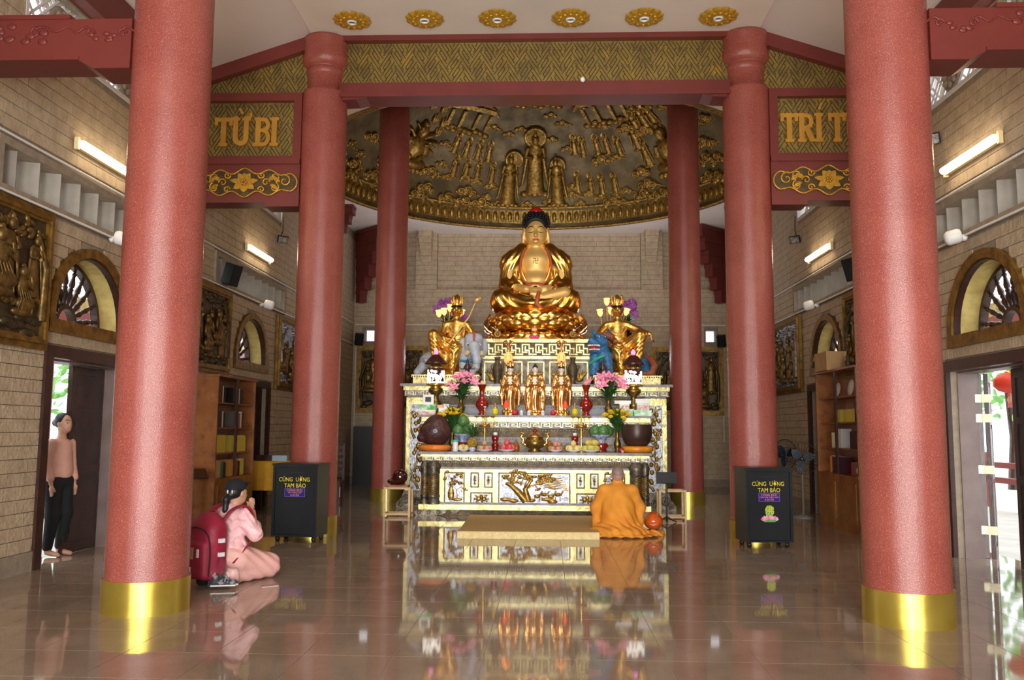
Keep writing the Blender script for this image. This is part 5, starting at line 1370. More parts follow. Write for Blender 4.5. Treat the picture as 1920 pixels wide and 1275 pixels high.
# ================================================================ VASES, LAMPS, FLOWERS
def lathed(name, label, cat, loc, prof, m, seg=24, group=None, part='body', **k):
    t = thing(name, label, cat, loc, group=group); MB().lathe(prof, seg=seg, **k).build(part, m, t, local=True); return t
M['redglaze'] = mat('oxblood_glaze', (146, 26, 14), (120, 16, 10), 5, .12, coat=.6)
M['paper'] = mat('tan_paper', (226, 182, 136), None, rough=.7)
RV = [(.06, 0), (.08, .02), (.05, .05), (.06, .09), (.115, .16), (.125, .21), (.1, .27), (.05, .33), (.04, .4), (.045, .47), (.07, .54), (.09, .58), (.1, .585), (.08, .575), (.03, .5)]
for sx, wd in ((-1.02, 'left'), (.96, 'right')):
    t = lathed('red_vase', 'slender dark red vase holding folded paper, %s side of the altar' % wd, 'vase', (sx, SY, Z2), RV, 'redglaze', group='red vases')
    for k in range(3): MB().prism([(-.06 + .02 * k, .55), (.05, .56), (.02 + .05 * (k - 1), .68 - .02 * k), (-.02, .66)], -.02 + .02 * k, -.01 + .02 * k, 'xz').build('folded_paper', 'paper', t, local=True)
M['oldbrass'] = mat('aged_brass', (150, 122, 60), (110, 86, 42), 14, .35, .85, bump=.2, bscale=40)
M['brasslt'] = mat('bright_brass', (222, 182, 96), None, rough=.25, metal=.9)
M['leaf'] = mat('deep_green_leaf', (44, 84, 44), (30, 62, 34), 12, .45)
M['leafl'] = mat('mid_green_leaf', (66, 110, 52), (48, 88, 42), 12, .45)
M['pink'] = mat('pink_petal', (224, 84, 134), (244, 190, 206), 22, .5)
M['purple'] = mat('purple_petal', (150, 64, 170), (186, 120, 200), 20, .5)
M['yellow'] = mat('yellow_petal', (240, 208, 40), (226, 184, 24), 20, .55)
def leafm(l, w, bend):
    v = []; n = 6
    for i in range(n + 1):
        t = i / n; ww = w * sin(pi * (t * .9 + .06)); v += [(-ww, -bend * t * t, t * l), (0, -bend * t * t + ww * .3, t * l), (ww, -bend * t * t, t * l)]
    f = []
    for i in range(n): f += [(3 * i, 3 * i + 1, 3 * i + 4, 3 * i + 3), (3 * i + 1, 3 * i + 2, 3 * i + 5, 3 * i + 4)]
    return MB().add(v, f, True)
LEAF = leafm(.24, .022, .1).mesh('leaf')
lf = MB()
for k in range(6): lf.merge(leafm(.085, .02, .035), R('Z', k * pi / 3) @ R('X', .75))
lf.tube([(0, 0, 0), (0, 0, .05)], .004, 5)
LILY = lf.mesh('blossom')
mm_ = MB()
for j in range(3):
    for k in range(12): mm_.merge(leafm(.04 - .008 * j, .007, .004), R('Z', k * pi / 6 + j * .25) @ R('X', 1.25 - .45 * j))
mm_.ell((0, 0, .006), (.014, .014, .01), 8, 5)
MUM = mm_.mesh('blossom')
om = MB()
for k in range(5): om.ell((.022 * cos(k * 1.257), .0, .022 * sin(k * 1.257)), (.022, .006, .018), 8, 5, M=R('Y', -k * 1.257))
om.ell((0, -.008, 0), .008, 6, 5)
ORC = om.mesh('blossom')
def bouquet(name, label, loc, vprof, vm, kind, seed, group):
    rnd = random.Random(seed); t = thing(name, label, 'flower vase', loc, group=group)
    MB().lathe(vprof, seg=20).build('vase', vm, t, local=True)
    zt = max(z for r, z in vprof)
    if kind == 'lily': n, sp, h0, h1 = 15, .36, .28, .52
    elif kind == 'mum': n, sp, h0, h1 = 34, .27, .32, .4
    else: n, sp, h0, h1 = 12, .36, .3, .5
    st = MB()
    for k in range(n):
        a = 2 * pi * k / n + rnd.uniform(-.2, .2); r = sp * (rnd.uniform(.25, 1) if k % 3 else rnd.uniform(.1, .5))
        tip = Vector((r * cos(a), r * sin(a) * .7, zt + rnd.uniform(h0, h1) - r * .35))
        st.tube([(0, 0, zt - .05), (tip.x * .35, tip.y * .35, zt + (tip.z - zt) * .5), tuple(tip)], .005, 5)
        d = (tip - Vector((0, 0, zt - .02))).normalized() + Vector((0, -.5, .1)); q_ = d.to_track_quat('Z', 'Y').to_matrix().to_4x4()
        if kind == 'lily':
            o = link('blossom', LILY, 'pink', t, local=True); o.matrix_basis = Matrix.Translation(tip) @ q_ @ S(rnd.uniform(1.3, 2.0))
        elif kind == 'mum':
            q_ = (d + Vector((0, -.2, .9))).to_track_quat('Z', 'Y').to_matrix().to_4x4()
            o = link('blossom', MUM, 'yellow', t, local=True); o.matrix_basis = Matrix.Translation(tip) @ q_ @ S(rnd.uniform(1.3, 1.8))
        else:
            for j in range(9):
                pp = tip + Vector((rnd.uniform(-.07, .07), rnd.uniform(-.08, .04), rnd.uniform(-.09, .09)))
                o = link('blossom', ORC, 'purple', t, local=True); o.matrix_basis = Matrix.Translation(pp) @ R('Z', rnd.uniform(-.6, .6)) @ R('Y', rnd.uniform(0, 6)) @ S(rnd.uniform(1.2, 1.7))
    st.build('stems', 'leaf', t, local=True)
    nl = {'lily': 56, 'mum': 70, 'orchid': 20}[kind]
    for k in range(nl):
        a = rnd.uniform(0, 2 * pi); dz = rnd.uniform(.0, .26) if kind != 'orchid' else .0; til = rnd.uniform(.25, 1.3) if kind == 'lily' else rnd.uniform(.05, .75) if kind == 'mum' else rnd.uniform(.5, 1.1)
        o = link('leaf', LEAF, 'leaf' if k % 2 else 'leafl', t, local=True); o.matrix_basis = T(.03 * cos(a), .03 * sin(a), zt - .03 + dz) @ R('Z', a) @ R('X', til * .9) @ S(rnd.uniform(.8, 1.3) * (1.15 if kind != 'mum' else 1.0))
    return t
VB = [(.05, 0), (.06, .02), (.035, .05), (.07, .1), (.075, .15), (.04, .22), (.03, .27), (.045, .31)]
bouquet('lily_vase', 'brass vase of pink lilies left of the small statues', (-1.42, SY + .0, Z2), VB, 'oldbrass', 'lily', 1, 'lily vases')
bouquet('lily_vase', 'brass vase of pink lilies right of the small statues', (1.38, SY + .0, Z2), VB, 'oldbrass', 'lily', 2, 'lily vases')
VM = [(.05, 0), (.06, .015), (.03, .04), (.06, .1), (.065, .16), (.035, .24), (.025, .33), (.04, .38)]
bouquet('chrysanthemum_vase', 'brass vase of yellow chrysanthemums behind the brown wooden fish', (-1.53, 15.78, Z1), VM, 'oldbrass', 'mum', 3, 'chrysanthemum vases')
bouquet('chrysanthemum_vase', 'brass vase of yellow chrysanthemums beside the dark bell bowl', (1.5, 15.72, Z1), VM, 'oldbrass', 'mum', 4, 'chrysanthemum vases')
VO = [(.06, 0), (.09, .02), (.1, .12), (.12, .2), (.13, .22), (.1, .22)]
for sx, wd in ((-1.98, 'left'), (1.95, 'right')):
    st = lathed('orchid_stand', 'dark turned stand under the purple orchids, %s side' % wd, 'stand', (sx, 18.75, Z3), [(.16, 0), (.17, .03), (.06, .1), (.05, .5), (.07, .55), (.05, .6), (.05, 1.15), (.13, 1.21), (.14, 1.25)], 'wood', group='orchid stands')
    bouquet('orchid_pot', 'pot of purple orchids behind the gold rider, %s side' % wd, (sx, 18.75, Z3 + 1.25), VO, 'wood', 'orchid', 5 + int(sx > 0), 'orchid pots')
# glowing tulip lamps behind the riders
M['tulip'] = glowm('tulip_glow', (255, 190, 104), 2.2)
TUL = MB().lathe([(.012, -.02), (.03, 0), (.045, .04), (.04, .08), (.055, .11)], seg=12, lobes=6, amp=.12, cap=False).mesh('shade')
for sx, wd, tips in ((-1.95, 'left', ((-.17, 1.36), (-.06, 1.4), (.06, 1.48), (.3, 1.38))), (1.52, 'right', ((-.16, 1.38), (.06, 1.42), (-.02, 1.62), (.38, 1.4)))):
    t = thing('tulip_lamp', 'lit tulip-shaped lamp cluster behind the %s gold rider' % wd, 'lamp', (sx, 18.25, PZ), group='tulip lamps')
    sm = MB().lathe([(.09, 0), (.1, .02), (.03, .05), (.02, .1)], seg=16)
    for i, (dx, dz) in enumerate(tips):
        sm.tube([(0, 0, .08), (dx * .2, 0, dz * .5), (dx, 0, dz)], .01, 6)
        o = link('shade', TUL, 'tulip', t, local=True); o.location = (dx, 0, dz); o.scale = (1.2, 1.2, 1.2); o.rotation_euler[1] = dx * .8
    sm.build('stem', 'brasslt', t, local=True)
# mushroom-shade lanterns
M['shadewhite'] = glowm('shade_glow', (255, 252, 240), 1.5)
M['bakelite'] = mat('brown_lacquer', (64, 30, 26), None, rough=.25)
for sx, wd in ((-1.99, 'left'), (1.93, 'right')):
    t = thing('altar_lantern', 'white patterned lantern with brown domed cap, %s side of the altar' % wd, 'lantern', (sx * .965, 16.34, 2.27), group='altar lanterns')
    MB().lathe([(.0, -.0), (.1, 0), (.12, .015), (.08, .03), (.12, .045), (.18, .06), (.18, .085), (.16, .09)], seg=24).build('base', 'brasslt', t, local=True)
    MB().lathe([(.15, .09), (.155, .1), (.155, .38), (.15, .39)], seg=28, cap=False).build('shade', 'bakelite', t, local=True)
    pat = MB(); rnd = random.Random(int(sx * 10))
    for k in range(44):
        a = 2 * pi * k / 44 + rnd.uniform(-.08, .08); z = .15 + .21 * rnd.random(); s_ = rnd.uniform(.9, 1.5)
        mk = R('Z', a) @ T(0, -.157, z)
        pat.ell((0, 0, 0), (.034 * s_, .006, .02 * s_), 8, 5, M=None) if False else pat.merge(MB().ell((0, 0, 0), (.036 * s_, .007, .022 * s_), 8, 5).tube([(0, 0, 0), (.005, 0, -.05), (0, 0, -.09)], [.008, .007, .009], 5), mk)
        pat.merge(MB().ell((0, 0, 0), (.03, .006, .016), 8, 5), R('Z', a) @ T(0, -.157, .115))
    o = pat.build('mushroom_pattern', 'shadewhite', t, local=True); o['kind'] = 'stuff'
    MB().lathe([(.15, .39), (.16, .4), (.1, .43), (.1, .45), (.0, .45)], seg=24).build('collar', 'brasslt', t, local=True)
    MB().lathe([(.19, .46), (.215, .47), (.2, .5), (.14, .58), (.08, .64), (.04, .66), (0, .66)], seg=28).build('cap', 'bakelite', t, local=True)
    f = MB().ell((0, 0, .72), (.03, .03, .05), 10, 8)
    for k in range(6): f.ell((.025 * cos(k * 1.05), .025 * sin(k * 1.05), .70), (.018, .018, .035), 8, 6)
    f.build('finial', glowm('pink_glow', (244, 130, 220), 1.6) if sx < 0 else bpy.data.materials['pink_glow'], t, local=True)
    MB().lathe([(.11, -.51), (.12, -.48), (.06, -.42), (.1, -.34), (.11, -.28), (.06, -.2), (.05, -.14), (.14, -.06), (.14, 0), (0, 0)], seg=20).build('pedestal', 'bakelite' if False else 'oldbrass', t, local=True)
# glass lotus lamps
M['amber'] = glowm('amber_glass_glow', (255, 150, 84), 1.6)
for sx, wd in ((-.55, 'left'), (.5, 'right')):
    t = thing('lotus_lamp', 'lit amber glass lamp on gold stem above the %s small statue' % wd, 'lamp', (sx, 16.8, Z3), group='amber lamps')
    MB().lathe([(.08, 0), (.09, .02), (.03, .05), (.025, .2), (.045, .24), (.02, .28), (.03, .36), (.06, .38), (.03, .41)], seg=16).build('stem', 'goldlit', t, local=True)
    MB().lathe([(.03, .4), (.075, .46), (.085, .53), (.07, .6), (.03, .65)], seg=16, lobes=8, amp=.05).build('globe', 'amber', t, local=True)
    c = MB().lathe([(.03, .65), (.04, .68), (.015, .72), (.025, .76), (.01, .8), (.0, .84)], seg=12)
    for k in range(6):
        a = k * pi / 3; c.tube([(.03 * cos(a), .03 * sin(a), .78), (.09 * cos(a), .09 * sin(a), .86), (.11 * cos(a), .11 * sin(a), .84)], [.012, .03, .006], 6)
        c.tube([(.035 * cos(a), .035 * sin(a), .4), (.092 * cos(a), .092 * sin(a), .53), (.035 * cos(a), .035 * sin(a), .65)], .006, 5)
    c.build('finial', 'goldlit', t, local=True)
for sx, wd in ((-.76, 'left'), (.72, 'right')):
    t = lathed('bronze_urn', 'tall dark bronze urn on the rear altar, %s of the lotus panels' % wd, 'urn', (sx, 16.75, Z3), [(.06, 0), (.08, .02), (.05, .06), (.085, .16), (.1, .28), (.085, .38), (.05, .44), (.045, .5), (.07, .54), (.05, .54)], 'bronze', group='bronze urns')
    MB().tube([(-.09, 0, .4), (-.13, 0, .36), (-.1, 0, .28)], .012, 6).build('handle', 'bronze', t, local=True); MB().tube([(.09, 0, .4), (.13, 0, .36), (.1, 0, .28)], .012, 6).build('handle', 'bronze', t, local=True)
    for k in range(7): MB().tube([(.01 * (k - 3), 0, .5), (.03 * (k - 3), 0, .95 + .05 * (k % 2))], .003, 4).build('stalk', 'oldbrass', t, local=True)
    lp_ = MB(); 
    for k in range(10): lp_.ell((.05 * cos(k * .63), -.02, 1.0 + .05 * sin(k * .63)), (.03, .012, .02), 6, 5, M=R('Y', -k * .63))
    lp_.ell((0, -.02, 1.0), .03, 8, 6); lp_.build('metal_lotus', 'bronzeg', t, local=True)
for sx, wd in ((-1.34, 'left'), (1.3, 'right')):
    t = lathed('wood_censer', 'small dark turned censer before the %s animal statue' % ('elephant' if sx < 0 else 'lion'), 'censer', (sx, 16.62, Z3), [(.05, 0), (.07, .02), (.03, .06), (.08, .12), (.09, .18), (.05, .24), (.04, .28), (.08, .32), (.05, .38), (.02, .42), (.03, .45), (.0, .52)], 'wood', group='censers')
    for k in (-1, 1): MB().tube([(k * .06, 0, .3), (k * .13, 0, .3), (k * .15, 0, .33)], [.014, .012, .008], 6).build('handle', 'wood', t, local=True)

# ================================================================ OFFERINGS ON THE FRONT TABLE
M['fish'] = mat('carved_brown_wood', (84, 46, 42), (56, 30, 28), 10, .5, bump=.7, bscale=22)
wf = thing('wooden_fish_drum', 'large carved brown wooden fish drum on the orange cushion', 'drum', (-1.8, 15.48, Z1 + .12))
q = SDF().ell((0, 0, .22), (.28, .26, .25), .08).ell((.02, .05, .38), (.17, .18, .16), .1).ell((-.24, -.05, .12), (.09, .12, .08), .06).cut(2, .0, False)
link('body', q.mesh('body', (-.36, -.34, -.02), (.36, .36, .6), 64), 'fish', wf, local=True)
MB().tube([(.03 + .03 * cos(a), -.262, .24 + .03 * sin(a)) for a in [2 * pi * i / 14 for i in range(14)]], .01, 6, closed=True).ell((.03, -.258, .24), .018, 8, 6).build('eye', 'grey', wf, local=True)
sw = MB()
for k in range(7): sw.tube([(-.2 + .3 * j / 8, -.26 + .05 * abs(j - 4) / 4, .06 + .05 * k + .04 * sin(j * .8 + k)) for j in range(9)], .007, 5)
sw.v = [(p[0], -max(.05, .262 * math.sqrt(max(.05, 1 - (p[0] / .285) ** 2 - ((p[2] - .22) / .26) ** 2))) - .002, p[2]) for p in sw.v]
sw.build('carved_scales', 'fish', wf, local=True)
M['orange'] = mat('orange_cushion', (226, 132, 46), (208, 112, 34), 6, .35)
M['orange2'] = mat('yellow_orange_cushion', (230, 150, 30), (214, 130, 22), 6, .35)
CP = [(0, 0), (.24, 0), (.285, .03), (.295, .06), (.285, .09), (.24, .115), (0, .12)]
lathed('round_cushion', 'round orange cushion under the wooden fish drum', 'cushion', (-1.8, 15.48, Z1), CP, 'orange', 32, 'cushions')
lathed('round_cushion', 'round yellow-orange cushion under the dark bell bowl', 'cushion', (1.83, 15.48, Z1), CP, 'orange2', 32, 'cushions')
M['bell'] = mat('dark_bronze_bowl', (74, 52, 44), (62, 44, 38), 5, .4, .3)
lathed('bell_bowl', 'large dark brown singing bell bowl on the yellow-orange cushion', 'bell', (1.83, 15.48, Z1 + .12), [(.0, .0), (.17, .0), (.23, .06), (.265, .16), (.27, .27), (.262, .37), (.26, .385), (.25, .385), (.25, .3)], 'bell', 40)
# incense burner
t = thing('incense_burner', 'ornate brass incense burner with dragon handles at the table centre', 'incense burner', (0, 15.42, Z1))
MB().lathe([(.1, 0), (.12, .02), (.07, .05), (.15, .09), (.18, .15), (.17, .2), (.14, .24), (.15, .26), (.13, .27)], seg=28, lobes=12, amp=.03).build('bowl', 'oldbrass', t, local=True)
MB().lathe([(.14, .27), (.12, .3), (.08, .33), (.03, .35)], seg=20).build('cover', 'goldlit', t, local=True)
MB().ell((0, 0, .38), (.04, .04, .035), 10, 8).tube([(0, 0, .4), (0, 0, .46)], [.015, .003], 6).build('knob', 'redglaze', t, local=True)
for k in (-1, 1):
    h = MB().tube([(k * .16, 0, .12), (k * .22, 0, .16), (k * .2, 0, .22), (k * .25, 0, .27), (k * .22, 0, .33), (k * .26, 0, .35)], [.02, .026, .024, .024, .02, .008], 8)
    for j in range(5): h.ell((k * (.2 + .02 * (j % 2)), -.015, .15 + .045 * j), .016, 6, 5)
    h.build('dragon_handle', 'brasslt', t, local=True)
# candle stands
for sx, wd in ((-.9, 'left'), (.83, 'right')):
    t = thing('candle_stand', 'slim brass candle stand with ring and curled arms, %s of the incense burner' % wd, 'candle stand', (sx, 15.4, Z1), group='brass candle stands')
    MB().lathe([(.07, 0), (.075, .01), (.02, .03), (.015, .1), (.014, .72), (.02, .74), (.015, .78)], seg=12).build('pole', 'brasslt', t, local=True)
    MB().lathe([(.03, .43), (.1, .43), (.1, .49), (.03, .49)], seg=20).build('drum_ring', mat('brown_brass', (176, 124, 56), None, rough=.35, metal=.7) if sx < 0 else bpy.data.materials['brown_brass'], t, local=True)
    for k in range(4):
        a = k * pi / 2 + .3; c_, s_ = cos(a), sin(a)
        MB().tube([(.02 * c_, .02 * s_, .3), (.08 * c_, .08 * s_, .34), (.15 * c_, .15 * s_, .42), (.17 * c_, .17 * s_, .54), (.15 * c_, .15 * s_, .6)], .007, 6).lathe([(.0, .6), (.04, .62), (.045, .64)], c=(.15 * c_, .15 * s_, 0), seg=10).build('arm', 'brasslt', t, local=True)
    MB().lathe([(0, .76), (.03, .78), (.035, .81), (0, .81)], seg=10).build('cup', 'silver', t, local=True)
# plates and fruit, each fruit its own thing
M['china'] = mat('white_china', (226, 228, 232), None, rough=.2)
M['chinab'] = mat('blue_china', (200, 208, 224), (110, 130, 180), 22, .2)
def fruit(kind):
    if kind == 'apple': return MB().lathe([(.0, .012), (.02, 0), (.045, .02), (.055, .05), (.045, .085), (.02, .098), (.0, .09)], seg=14)
    if kind == 'pear': return MB().lathe([(.0, 0), (.04, .012), (.052, .045), (.045, .075), (.025, .1), (.0, .11)], seg=14)
    if kind == 'pitaya':
        m_ = MB().lathe([(.0, 0), (.04, .02), (.058, .055), (.045, .1), (.0, .125)], seg=14)
        for k in range(10): a = k * 2.4; m_.merge(leafm(.04, .01, .01), T(.045 * cos(a), .045 * sin(a), .03 + .008 * k) @ R('Z', a + pi / 2) @ R('X', .7))
        return m_
    if kind == 'melon': return MB().ell((0, 0, .055), (.085, .055, .055), 14, 8)
    if kind == 'pomelo': return MB().lathe([(.0, 0), (.08, .015), (.115, .07), (.11, .12), (.07, .18), (.03, .215), (0, .22)], seg=18)
FR = {k: fruit(k).mesh(k) for k in ('apple', 'pear', 'pitaya', 'melon', 'pomelo')}
FC = {'apple': ((214, 92, 74), (226, 170, 96)), 'pear': ((226, 206, 138), (214, 188, 112)), 'pitaya': ((206, 50, 92), (224, 110, 90)), 'melon': ((170, 180, 84), (214, 176, 84)), 'pomelo': ((86, 128, 70), (70, 110, 58)), 'grape': ((120, 150, 110), (90, 126, 80))}
for k, (a, b) in FC.items(): M['f_' + k] = mat(k + '_skin', a, b, 12, .4, coord='pos')
M['f_pink'] = mat('pink_apple_skin', (220, 110, 110), (150, 170, 110), 14, .4)
def plate(label, x, y, r, z=Z1, m='china', foot=.0):
    t = thing('fruit_plate', label, 'plate', (x, y, z), group='fruit plates')
    MB().lathe([(0, 0), (r * .5, 0), (r * .55, .012), (r, .035), (r, .04), (r * .5, .018), (0, .014)], seg=28).build('dish', m, t, local=True)
    return t
ORD = ['first', 'second', 'third', 'fourth', 'fifth', 'sixth', 'seventh']
def fill(name, fk, mk, x, y, z, spots, label, sc=1.0):
    for i, (dx, dy, dz) in enumerate(spots):
        lay = sorted(q[0] for q in spots if (q[2] > .05) == (dz > .05))
        lb = label + (', on top' if dz > .05 else '') + (', %s from left' % ORD[lay.index(dx)] if len(lay) > 1 else '')
        o = link(name, FR[fk], mk); o.location = (x + dx * sc, y + dy * sc, z + .016 + dz * sc); o.scale = (sc, sc, sc); o.rotation_euler = (0, 0, i * 1.3)
        if fk == 'melon': o.rotation_euler[2] = (i % 2) * .5
        tag(o, lb, name.replace('_', ' '), label)
P5 = [(-.055, -.03, 0), (.055, -.03, 0), (0, .05, 0), (-.09, .05, 0), (.09, .05, 0), (0, -.0, .085), (.06, .045, .08)]
plate('small white plate of pale pears between canister and pineapple', -1.28, 15.4, .11); fill('pear', 'pear', 'f_pear', -1.28, 15.4, Z1, [(-.05, 0, 0), (.055, 0, 0), (0, .06, 0)], 'pale pear on the small plate between canister and pineapple')
plate('white plate of green and pink apples left of the brass candle stand', -.9, 15.32, .15); fill('apple', 'apple', 'f_pink', -.9, 15.32, Z1, P5[:5] + [(0, .02, .09)], 'pinkish green apple on the plate below the left candle stand', .95)
plate('white plate of crimson dragon fruit left of the incense burner', -.5, 15.4, .15); fill('dragon_fruit', 'pitaya', 'f_pitaya', -.5, 15.4, Z1, [(-.07, 0, 0), (.05, -.02, 0), (0, .07, 0), (.1, .05, 0), (0, .02, .1)], 'crimson dragon fruit on the plate left of the incense burner', .95)
plate('white plate of red apples right of the incense burner', .37, 15.4, .13); fill('apple', 'apple', 'f_apple', .37, 15.4, Z1, P5, 'red apple heaped on the plate right of the incense burner', .92)
plate('white plate of pale pears right of the red apples', .69, 15.36, .14); fill('pear', 'pear', 'f_pear', .69, 15.36, Z1, P5[:6], 'pale yellow pear heaped on the plate right of the red apples', 1.02)
plate('white plate of yellow-green mangoes right of the pears', 1.0, 15.38, .17); fill('mango', 'melon', 'f_melon', 1.0, 15.38, Z1, [(-.09, 0, 0), (.09, 0, 0), (0, -.05, .01), (-.03, .03, .1), (.07, .03, .1)], 'yellow-green mango heaped on the plate right of the pears')
for sx, wd, sp in ((-1.32, 'left', [(-.09, -.02, 0), (.09, -.02, 0), (0, .06, .0), (.0, 0, .17)]), (1.2, 'right', [(-.1, 0, 0), (.04, -.04, 0), (.12, .06, 0)])):
    t = thing('footed_bowl', 'blue and white footed bowl of green pomelos on the %s of the table' % wd, 'bowl', (sx, 15.72, Z1), group='footed bowls')
    MB().lathe([(.1, 0), (.11, .02), (.09, .06), (.15, .12), (.1, .16), (.0, .16)], seg=24).build('red_stand', 'redglaze', t, local=True)
    MB().lathe([(.07, .16), (.08, .17), (.06, .2), (.1, .25), (.18, .3), (.18, .31), (.08, .27), (0, .26)], seg=28).build('bowl', 'chinab', t, local=True)
    fill('pomelo', 'pomelo', 'f_pomelo', sx, 15.72, Z1 + .26, sp, 'green pomelo heaped in the footed bowl on the %s' % wd)
# pineapple
t = thing('pineapple', 'pineapple with spiky blue-green leaves standing in a small pale bowl', 'pineapple', (-1.12, 15.38, Z1 + .06))
b_ = MB()
for j in range(7):
    rr = .078 * sin(pi * (j + 1.6) / 9.2)
    for k in range(12): a = 2 * pi * (k + .5 * (j % 2)) / 12; b_.ell((rr * cos(a), rr * sin(a), .02 + .026 * j), (.018, .018, .016), 6, 5)
b_.lathe([(0.03, 0), (.068, .05), (.07, .12), (.05, .18), (0, .19)], seg=14); b_.build('fruit_body', mat('pineapple_skin', (206, 160, 60), (120, 110, 50), 40, .5), t, local=True)
for k in range(26):
    a = k * 2.4; tl_ = .95 - k * .033; o = link('leaf', LEAF, 'leafl' if k % 2 else mat('bluegreen_leaf', (90, 130, 110), None, rough=.5) if k == 0 else bpy.data.materials['bluegreen_leaf'], t, local=True)
    o.matrix_basis = T(0, 0, .19) @ R('Z', a) @ R('X', tl_) @ S(.8, .8, 1.15)
lathed('small_bowl', 'small pale lilac bowl under the pineapple', 'bowl', (-1.12, 15.38, Z1), [(.04, 0), (.045, .01), (.06, .05), (.065, .07), (.055, .07), (.0, .05)], mat('lilac_china', (196, 200, 232), None, rough=.25), 20)
t = lathed('canister', 'small white canister with teal lid beside the wooden fish drum', 'canister', (-1.42, 15.34, Z1), [(.045, 0), (.05, .01), (.05, .17), (.045, .175)], 'china', 20); MB().lathe([(.056, .17), (.058, .18), (.058, .2), (.0, .21)], seg=20).build('lid', mat('teal_lid', (60, 176, 170), None, rough=.4), t, local=True)
for sx, z_, wd in ((-.73, .34, 'left'), (.73, .32, 'right')):
    t = lathed('glazed_jar', 'small brown glazed jar behind the fruit, %s of the incense burner' % wd, 'jar', (sx, 15.74, Z1), [(.05, 0), (.06, .01), (.045, .05), (.065, .1), (.06, .14), (.04, .17), (.06, .2), (.065, .25), (.05, .29)], 'redglaze', 20, 'glazed jars'); MB().lathe([(.035, .29), (.04, .3), (.04, .34), (.0, .345)], seg=14).build('cap', 'china', t, local=True)
for sx, wd in ((-.34, 'left'), (.27, 'right')):
    lathed('amber_bottle', 'squat amber bottle just %s of the incense burner' % wd, 'bottle', (sx, 15.6, Z1), [(.05, 0), (.06, .02), (.065, .1), (.03, .15), (.02, .2), (.0, .2)], mat('amber_liquid', (150, 84, 20), None, rough=.15) if sx < 0 else bpy.data.materials['amber_liquid'], 18, 'amber bottles')
lathed('grape_bunch_plate', 'low glass dish behind the apples', 'dish', (-.92, 15.62, Z1), [(.03, 0), (.05, .01), (.09, .06), (.09, .065), (.0, .03)], 'chinab', 20)
t = thing('small_ornament', 'small red and pink ball ornament on the table edge by the yellow cushion', 'ornament', (1.52, 15.18, Z1)); MB().ell((0, 0, .05), .05, 12, 8).build('red_ball', 'redglaze', t, local=True); MB().ell((.02, -.05, .025), .026, 10, 8).build('pink_ball', 'pink', t, local=True)
# middle step: cups, candles, boxes
M['cand'] = glowm('red_candle_glow', (255, 60, 40), .8)
for sx, wd in ((-.55, 'left'), (.56, 'right')):
    t = lathed('candle_lamp', 'small gold candle lamp with red flame shade, %s of the statues' % wd, 'candle lamp', (sx, 16.05, Z2), [(.045, 0), (.05, .015), (.02, .03), (.03, .08), (.05, .12), (.045, .14)], 'brasslt', 16, 'candle lamps'); MB().lathe([(.035, .14), (.045, .17), (.03, .24), (0, .29)], seg=12).build('flame_shade', 'cand', t, local=True)
for i, sx in enumerate((-.26, -.12, .14)): lathed('offering_cup', 'little white lidded offering cup before the small statues, %s from left' % ORD[i], 'cup', (sx, 16.02, Z2), [(.03, 0), (.035, .01), (.035, .06), (.04, .065), (.02, .085), (.01, .1), (0, .105)], 'china', 14, 'little white cups')
for sx, wd in ((-.39, 'left'), (.33, 'right')): tag(MB().ell((sx, 16.02, Z2 + .052), .052, 14, 10).build('crimson_ball', mat('crimson', (196, 40, 66), None, rough=.5) if sx < 0 else bpy.data.materials['crimson']), 'crimson ball candle at the feet of the %s small statue' % wd, 'candle', 'crimson balls')
M['oil'] = mat('yellow_oil', (214, 200, 30), None, rough=.1)
for sx, wd in ((-.76, 'left'), (.74, 'right')):
    t = lathed('oil_lamp', 'small glass lamp of yellow oil, %s of the small statues' % wd, 'oil lamp', (sx, 16.1, Z2), [(.03, 0), (.055, .02), (.06, .07), (.045, .12), (.02, .14), (.0, .14)], 'oil', 16, 'oil lamps'); MB().lathe([(.025, .14), (.03, .16), (.012, .19), (.008, .23), (0, .24)], seg=10).build('burner', 'goldlit', t, local=True)
M['green'] = mat('green_print', (70, 176, 70), (220, 236, 220), 9, .4); M['boxw'] = mat('white_card', (236, 236, 232), None, rough=.5); M['boxp'] = mat('printed_card', (236, 232, 226), (206, 120, 110), 25, .5)
def pack(label, x, y, z, w, d, h, m, rz=0, nm='gift_box'):
    t = thing(nm, label, 'box', (x, y, z), rz, group='offering boxes'); MB().cbox((0, 0, h * .36), (w, d, h * .72)).build('box', m, t, local=True); MB().cbox((0, 0, h * .86), (w * 1.02, d * 1.02, h * .28)).build('lid', m if m != 'boxp' else 'boxw', t, local=True); return t
pack('white printed box at the bottom of the left stack', -2.03, 16.08, Z2, .3, .22, .09, 'boxp', .05)
pack('green wrapped pack in the middle of the left stack', -2.02, 16.08, Z2 + .09, .3, .2, .1, 'green', -.1)
pack('upright white packet with dark picture on top of the left stack', -2.02, 16.08, Z2 + .19, .2, .08, .19, 'boxw', .1)
MB().cbox((-2.02, 16.035, Z2 + .29), (.11, .01, .09)).build('picture', 'black', bpy.data.objects['gift_box.002'])
pack('small white carton beside the left stack', -1.74, 16.15, Z2, .18, .16, .13, 'boxw', .1); pack('small white carton lying on the beige pair, left side', -1.70, 16.15, Z2 + .13, .1, .1, .08, 'boxw', .4); pack('small cream carton beside the one on top, left side', -1.8, 16.16, Z2 + .13, .1, .1, .06, 'paper', -.1)
pack('green wrapped pack at the bottom of the middle right stack', 1.66, 16.08, Z2, .3, .22, .13, 'green', .1); pack('white box on the green pack of the middle right stack', 1.66, 16.08, Z2 + .13, .18, .16, .1, 'boxp', .0); pack('flat white box on top of the middle right stack', 1.63, 16.18, Z2 + .23, .3, .2, .06, 'boxw', .06)
